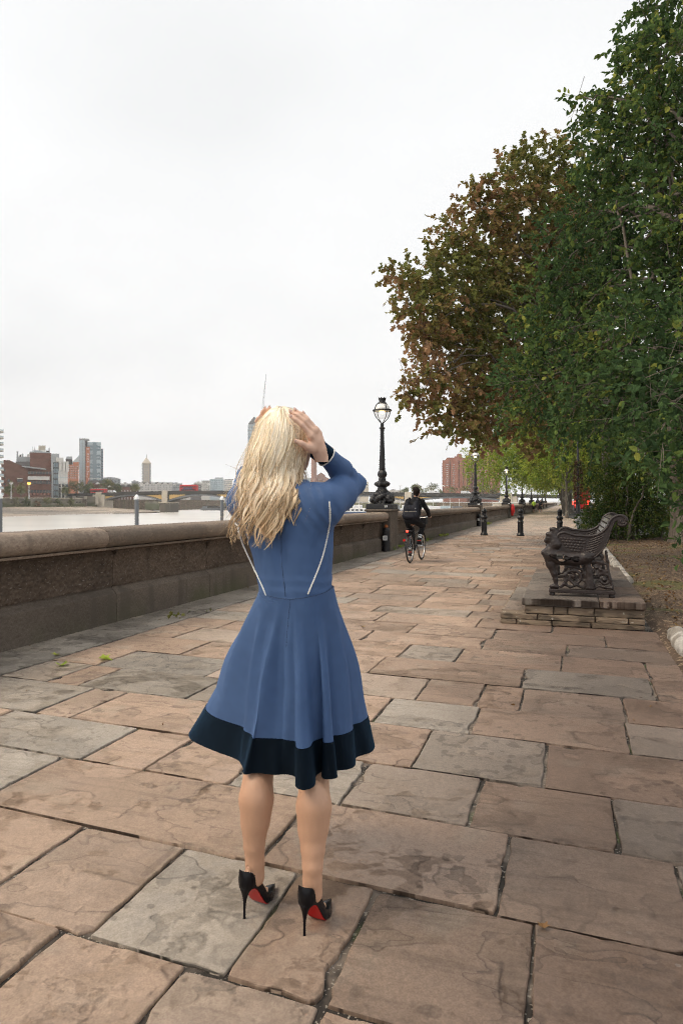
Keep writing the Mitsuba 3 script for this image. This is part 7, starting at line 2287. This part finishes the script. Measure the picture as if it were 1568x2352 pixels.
for s in (-1, 1):
    fr += [tube([BBk + [s * .03, 0, 0], (s * .06, 0, RW)], 0.010, 6), tube([ST * .9 + BBk * .1 + [s * .02, 0, 0], (s * .06, 0, RW)], 0.008, 6), tube([HB + [s * .02, 0, 0], (s * .055, WB, RW)], 0.012, 6)]
put(f'{bike}__frame', gm(cat(fr)), 'dark_plastic', smooth=50)
put(f'{bike}__seat_post', gm(tube([ST, (0, 0.235, 0.965)], 0.013, 8)), 'bright_metal', smooth=50)
F = Field([-0.12, 0.03, 0.9], [0.12, 0.42, 1.05], 0.008); F.chain([(0, 0.12, 0.985), (0, 0.25, 0.985), (0, 0.36, 0.98)], [0.045, 0.03, 0.018], 0.03); F.ell((0, 0.12, 0.985), (0.085, 0.08, 0.03), 0.03)
put(f'{bike}__saddle', gm(taubin(F.mesh(), 3)), 'black_iron', smooth=True)
put(f'{bike}__handlebar', gm(cat([tube(spline([(-0.29, 0.80, 1.07), (-0.22, 0.88, 1.075), (0, 0.93, 1.06), (0.22, 0.88, 1.075), (0.29, 0.80, 1.07)], 24), 0.012, 8), tube([HT_ + [0, -.02, .05], (0, 0.93, 1.06)], 0.014, 8)])), 'bright_metal', smooth=50)
rk = [tube([(s * .06, -0.22, 0.765), (s * .06, 0.22, 0.765)], 0.006, 6) for s in (-1, 0, 1)] + [tube([(s * .06, -0.1, 0.765), (s * .06, 0.0, RW)], 0.006, 6) for s in (-1, 1)] + [tube([(-.06, yv, 0.765), (.06, yv, 0.765)], 0.006, 6) for yv in (-.2, 0, .2)]
put(f'{bike}__rack', gm(cat(rk)), 'dark_plastic', smooth=50)
put(f'{bike}__rack_top', gm(box(-0.085, 0.085, -0.24, -0.10, 0.745, 0.79, .01)), 'dark_plastic')
scene[f'{bike}__rear_light'] = {**mikit.ply(gm(box(-0.028, 0.028, -0.265, -0.24, 0.745, 0.79, .005)), None), 'emitter': {'type': 'area', 'radiance': rgb(1.6, 0.05, 0.03)}}
put(f'{bike}__reflector_disc', gm(axes(lathe([(.03, 0), (.03, .02)], 14), (-0.045, -0.345, 0.56), (1, 0, 0), (0, 0, 1), (0, -1, 0))), 'red_plastic')
put(f'{bike}__basket', gm(box(-0.13, 0.15, 0.96, 1.16, 0.88, 1.08, .02)), 'dark_plastic')
for s in (-1, 1):
    z = 0.425 if s > 0 else 0.14
    y = 0.40 if s > 0 else 0.48
    put(num(f'{bike}__pedal'), gm(cat([tube([BBk + [s * .05, 0, 0], (s * .07, y, z)], 0.010, 6), box(min(s * .08, s * .17), max(s * .08, s * .17), y - .045, y + .045, z - .012, z + .012)])), 'dark_plastic')
put(f'{bike}__chainring', gm(axes(lathe([(.05, -.004), (.095, -.004), (.095, .004), (.05, .004)], 24), BBk + [0.05, 0, 0], (0, 1, 0), (0, 0, 1), (1, 0, 0))), 'bright_metal')

cyc = thing('person', 'cyclist in black clothes riding away up the path', 'person')
hip = [np.array([s * 0.095, 0.20, 1.01]) for s in (-1, 1)]
knee = [np.array([-0.11, 0.60, 0.62]), np.array([0.135, 0.66, 0.855])]
ank = [np.array([-0.12, 0.43, 0.235]), np.array([0.125, 0.36, 0.52])]
shd = [np.array([s * 0.175, 0.44, 1.455]) for s in (-1, 1)]
elb = [np.array([s * 0.27, 0.62, 1.235]) for s in (-1, 1)]
wri = [np.array([s * 0.265, 0.80, 1.10]) for s in (-1, 1)]
head = np.array([0.01, 0.56, 1.685])
F = Field([-0.40, -0.02, 0.05], [0.40, 1.0, 1.85], 0.011)
F.ell(head, (0.073, 0.092, 0.105), 0.02); F.ell(head + [0, 0.06, -0.05], (0.055, 0.05, 0.06), 0.03)
for s in (-1, 1): F.ell(head + [s * 0.075, 0.0, -0.015], (0.012, 0.022, 0.034), 0.008)
F.cone(head + [0, 0.10, -0.02], head + [0, 0.105, -0.045], 0.012, 0.015, 0.012)
F.cone(np.array([0, 0.46, 1.47]), head - [0, 0.02, 0.06], 0.058, 0.052, 0.03)
F.chain([np.array([0, 0.22, 1.0]), np.array([0, 0.30, 1.2]), np.array([0, 0.42, 1.42])], [0.12, 0.12, 0.12], 0.05)
for i in (0, 1):
    F.chain([shd[i], elb[i], wri[i]], [0.05, 0.04, 0.028], 0.02)
    h0 = wri[i]
    F.ell(h0 + [0, 0.045, -0.008], (0.040, 0.045, 0.022), 0.015)
    for k in range(4):
        x = -0.030 + 0.02 * k
        F.chain([h0 + [x, 0.075, -0.004], h0 + [x, 0.098, -0.022], h0 + [x, 0.080, -0.045]], [0.010, 0.0095, 0.008], 0.004)
    sg = -1 if i else 1
    F.chain([h0 + [sg * 0.035, 0.03, -0.01], h0 + [sg * 0.05, 0.065, -0.03]], [0.012, 0.009], 0.006)
    F.chain([hip[i], knee[i], ank[i]], [0.07, 0.045, 0.03], 0.02)
put(f'{cyc}__body', gm(taubin(F.mesh(), 5)), 'skin_far', smooth=True)
F = Field([-0.42, -0.02, 0.88], [0.42, 0.96, 1.58], 0.012)
F.chain([np.array([0, 0.20, 1.06]), np.array([0, 0.28, 1.2]), np.array([0, 0.36, 1.35]), np.array([0, 0.42, 1.42])], [0.135, 0.142, 0.15, 0.125], 0.05, flat=np.array([1.0, 0, 0]), f=1.22)
F.cone(shd[0], shd[1], 0.066, 0.066, 0.04)
F.cone(np.array([0, 0.45, 1.47]), np.array([0, 0.49, 1.535]), 0.075, 0.068, 0.02)
for i in (0, 1):
    F.chain([shd[i], elb[i], wri[i] * 0.93 + elb[i] * 0.07], [0.066, 0.052, 0.040], 0.025)
put(f'{cyc}__jacket', gm(taubin(F.mesh(lambda p: 0.012 * (meshkit.fbm(p * 9, 3, 4) - 0.5)), 4)), 'black_cloth', smooth=True)
F = Field([-0.32, -0.06, 0.15], [0.32, 0.86, 1.18], 0.012)
F.ell((0, 0.17, 1.02), (0.175, 0.135, 0.115), 0.05)
for i in (0, 1):
    F.chain([hip[i], knee[i], knee[i] * .5 + ank[i] * .5 + [0, -0.02, 0], ank[i]], [0.105, 0.067, 0.058, 0.042], 0.035)
put(f'{cyc}__trousers', gm(taubin(F.mesh(), 4)), 'black_cloth', smooth=True)
k_, a_ = knee[1], ank[1]
for q, t in enumerate(np.linspace(0.24, 0.80, 5)):
    c = k_ * (1 - t) + a_ * t + [0, -0.02 * math.sin(PI * t), 0]
    ax_ = (a_ - k_) / np.linalg.norm(a_ - k_)
    u = np.array([1.0, 0, 0]); v = np.cross(ax_, u)
    r = 0.0635 - 0.016 * t
    th = np.linspace(PI * 0.05, PI * 0.95, 16)
    pts = [[c + r * (math.cos(x) * u - math.sin(x) * v * (1 if v[1] > 0 else -1)) + ax_ * (0.020 * s + 0.012 * math.sin(x)) for x in th] for s in (-1, 1)]
    put(num(f'{cyc}__trousers__print'), gm(loft(pts, False)), 'white_print', smooth=True)
for i in (0, 1):
    A_ = ank[i]
    put(num(f'{cyc}__sock'), gm(lathe([(.040, -.05), (.044, -.02), (.045, .015)], 16, A_)), 'sock_red', smooth=True)
    F = Field(A_ - [0.08, 0.12, 0.14], A_ + [0.08, 0.26, 0.06], 0.008)
    F.chain([A_ + [0, -0.03, -0.065], A_ + [0, 0.05, -0.075], A_ + [0, 0.15, -0.088]], [0.042, 0.042, 0.032], 0.02); F.cone(A_ + [0, 0, -0.02], A_ + [0, 0.03, -0.06], 0.045, 0.045, 0.02)
    sh_ = num(f'{cyc}__shoe'); put(sh_, gm(taubin(F.mesh(), 3)), 'black_cloth', smooth=True)
    F = Field(A_ - [0.08, 0.12, 0.17], A_ + [0.08, 0.26, -0.06], 0.008); F.chain([A_ + [0, -0.035, -0.108], A_ + [0, 0.05, -0.108], A_ + [0, 0.16, -0.112]], [0.036, 0.038, 0.030], 0.01, flat=np.array([0, 0, 1.0]), f=0.36)
    put(num(sh_ + '__sole'), gm(F.mesh()), 'white_print', smooth=True)
F = Field(head - [0.14, 0.18, 0.16], head + [0.14, 0.14, 0.17], 0.008)
F.ell(head + [0, -0.022, 0.022], (0.086, 0.095, 0.102), 0.02); F.ell(head + [-0.02, -0.02, 0.10], (0.06, 0.06, 0.035), 0.02); F.ell(head + [-0.055, -0.05, 0.075], (0.04, 0.03, 0.022), 0.01); F.ell(head + [0, -0.06, -0.06], (0.055, 0.04, 0.05), 0.03)
F.ell(head + [0, 0.10, -0.06], (0.062, 0.08, 0.10), 0.02, sub=True)
put(f'{cyc}__hair', gm(F.mesh(lambda p: 0.020 * (meshkit.fbm(p * 26, 3, 4) - 0.5))), 'dark_hair', smooth=True)
bag = thing('backpack', 'dark navy backpack with zipped pockets on the cyclist', 'backpack')
F = Field([-0.26, -0.06, 0.98], [0.20, 0.42, 1.56], 0.010)
bc = lambda x, a, b: np.array([x, a, b])
tilt = np.array([0, 0.30, 1.0]) / np.linalg.norm([0, 0.30, 1.0])
for x in (-0.12, 0.10):
    F.chain([np.array([x, 0.085, 1.13]), np.array([x, 0.17, 1.40])], [0.085, 0.068], 0.06)
F.cone(np.array([-0.12, 0.085, 1.12]), np.array([0.10, 0.085, 1.12]), 0.085, 0.085, 0.05); F.cone(np.array([-0.1, 0.14, 1.28]), np.array([0.08, 0.14, 1.28]), 0.085, 0.085, 0.05)
put(f'{bag}__bag', gm(taubin(F.mesh(lambda p: 0.010 * (meshkit.fbm(p * 11, 3, 4) - 0.5)), 3)), 'navy_canvas', smooth=True)
F = Field([-0.22, -0.10, 0.98], [0.20, 0.20, 1.30], 0.010); F.cone(np.array([-0.09, 0.025, 1.10]), np.array([0.07, 0.025, 1.10]), 0.062, 0.062, 0.03); F.cone(np.array([-0.09, 0.035, 1.17]), np.array([0.07, 0.035, 1.17]), 0.05, 0.05, 0.03)
put(f'{bag}__pocket', gm(taubin(F.mesh(), 3)), 'navy_canvas', smooth=True)
put(f'{bag}__zip', gm(tube(spline([(-0.15, 0.05, 1.215), (-0.10, 0.0, 1.225), (0.0, -0.012, 1.228), (0.08, 0.0, 1.225), (0.13, 0.05, 1.215)], 20), 0.005, 5)), 'beige_stone')
for s, p in ((0.12, (0.125, 0.02, 1.30)), (0.1, (0.135, 0.03, 1.22)), (-0.1, (-0.19, 0.04, 1.15))):
    put(num(f'{bag}__zip_pull'), gm(tc.icosphere(1, 0.012).apply_translation(p)), 'bright_metal')
for s in (-1, 1):
    put(num(f'{bag}__strap'), gm(tube(spline([(s * 0.11, 0.20, 1.44), (s * 0.115, 0.34, 1.545), (s * 0.12, 0.50, 1.50), (s * 0.13, 0.54, 1.34)], 16), 0.018, 6)), 'navy_canvas', smooth=True)


def walker(x, y, label, top, yaw=0.0, h=1.72):
    t = thing('person', label, 'person')
    F = Field([-0.35, -0.35, 0.0], [0.35, 0.35, 1.85], 0.022)
    F.ell((0, 0, h - 0.11), (0.08, 0.095, 0.115), 0.02); F.cone((0, 0, h - 0.30), (0, 0, h - 0.18), 0.05, 0.05, 0.02)
    F.chain([(0, 0, 0.95), (0, 0, h - 0.36)], [0.13, 0.15], 0.04)
    for s in (-1, 1):
        F.chain([(s * 0.09, 0, 0.9), (s * 0.10, 0.05 * s + 0.03, 0.5), (s * 0.10, 0.16 * s - 0.05, 0.09)], [0.085, 0.06, 0.045], 0.03)
        F.chain([(s * 0.10, 0.16 * s - 0.05, 0.05), (s * 0.10, 0.16 * s + 0.10, 0.04)], [0.045, 0.035], 0.02)
        F.chain([(s * 0.19, 0, h - 0.36), (s * 0.25, -0.05, h - 0.62), (s * 0.22, 0.12, h - 0.78)], [0.06, 0.045, 0.035], 0.03)
    M = T().translate([x, y, 0]).rotate([0, 0, 1], yaw)
    put(f'{t}__body', taubin(F.mesh(), 3), 'skin_far', smooth=True, xf=M)
    J = Field([-0.35, -0.3, 0.8], [0.35, 0.3, 1.6], 0.022)
    J.chain([(0, 0, 0.97), (0, 0, h - 0.36)], [0.155, 0.17], 0.04)
    for s in (-1, 1):
        J.chain([(s * 0.19, 0, h - 0.36), (s * 0.25, -0.05, h - 0.62)], [0.07, 0.06], 0.03)
    put(f'{t}__jacket', taubin(J.mesh(), 3), top, smooth=True, xf=M)
    J = Field([-0.3, -0.3, 0.3], [0.3, 0.3, 1.1], 0.022)
    for s in (-1, 1):
        J.chain([(s * 0.08, 0, 0.95), (s * 0.10, 0.05 * s + 0.03, 0.5)], [0.11, 0.08], 0.04)
    put(f'{t}__trousers', taubin(J.mesh(), 3), 'black_cloth', smooth=True, xf=M)
    put(f'{t}__hair', lathe([(.085, h - .12), (.092, h - .06), (.07, h - .01), (.01, h + .012)], 14, (0, -0.015, 0)), 'dark_hair', smooth=True, xf=M)
walker(-4.55, 97, 'distant walker in a yellow green hi-vis top by the river wall', 'hivis')
walker(-3.75, 99, 'distant walker in black beside the one in hi-vis', 'black_cloth', 160)
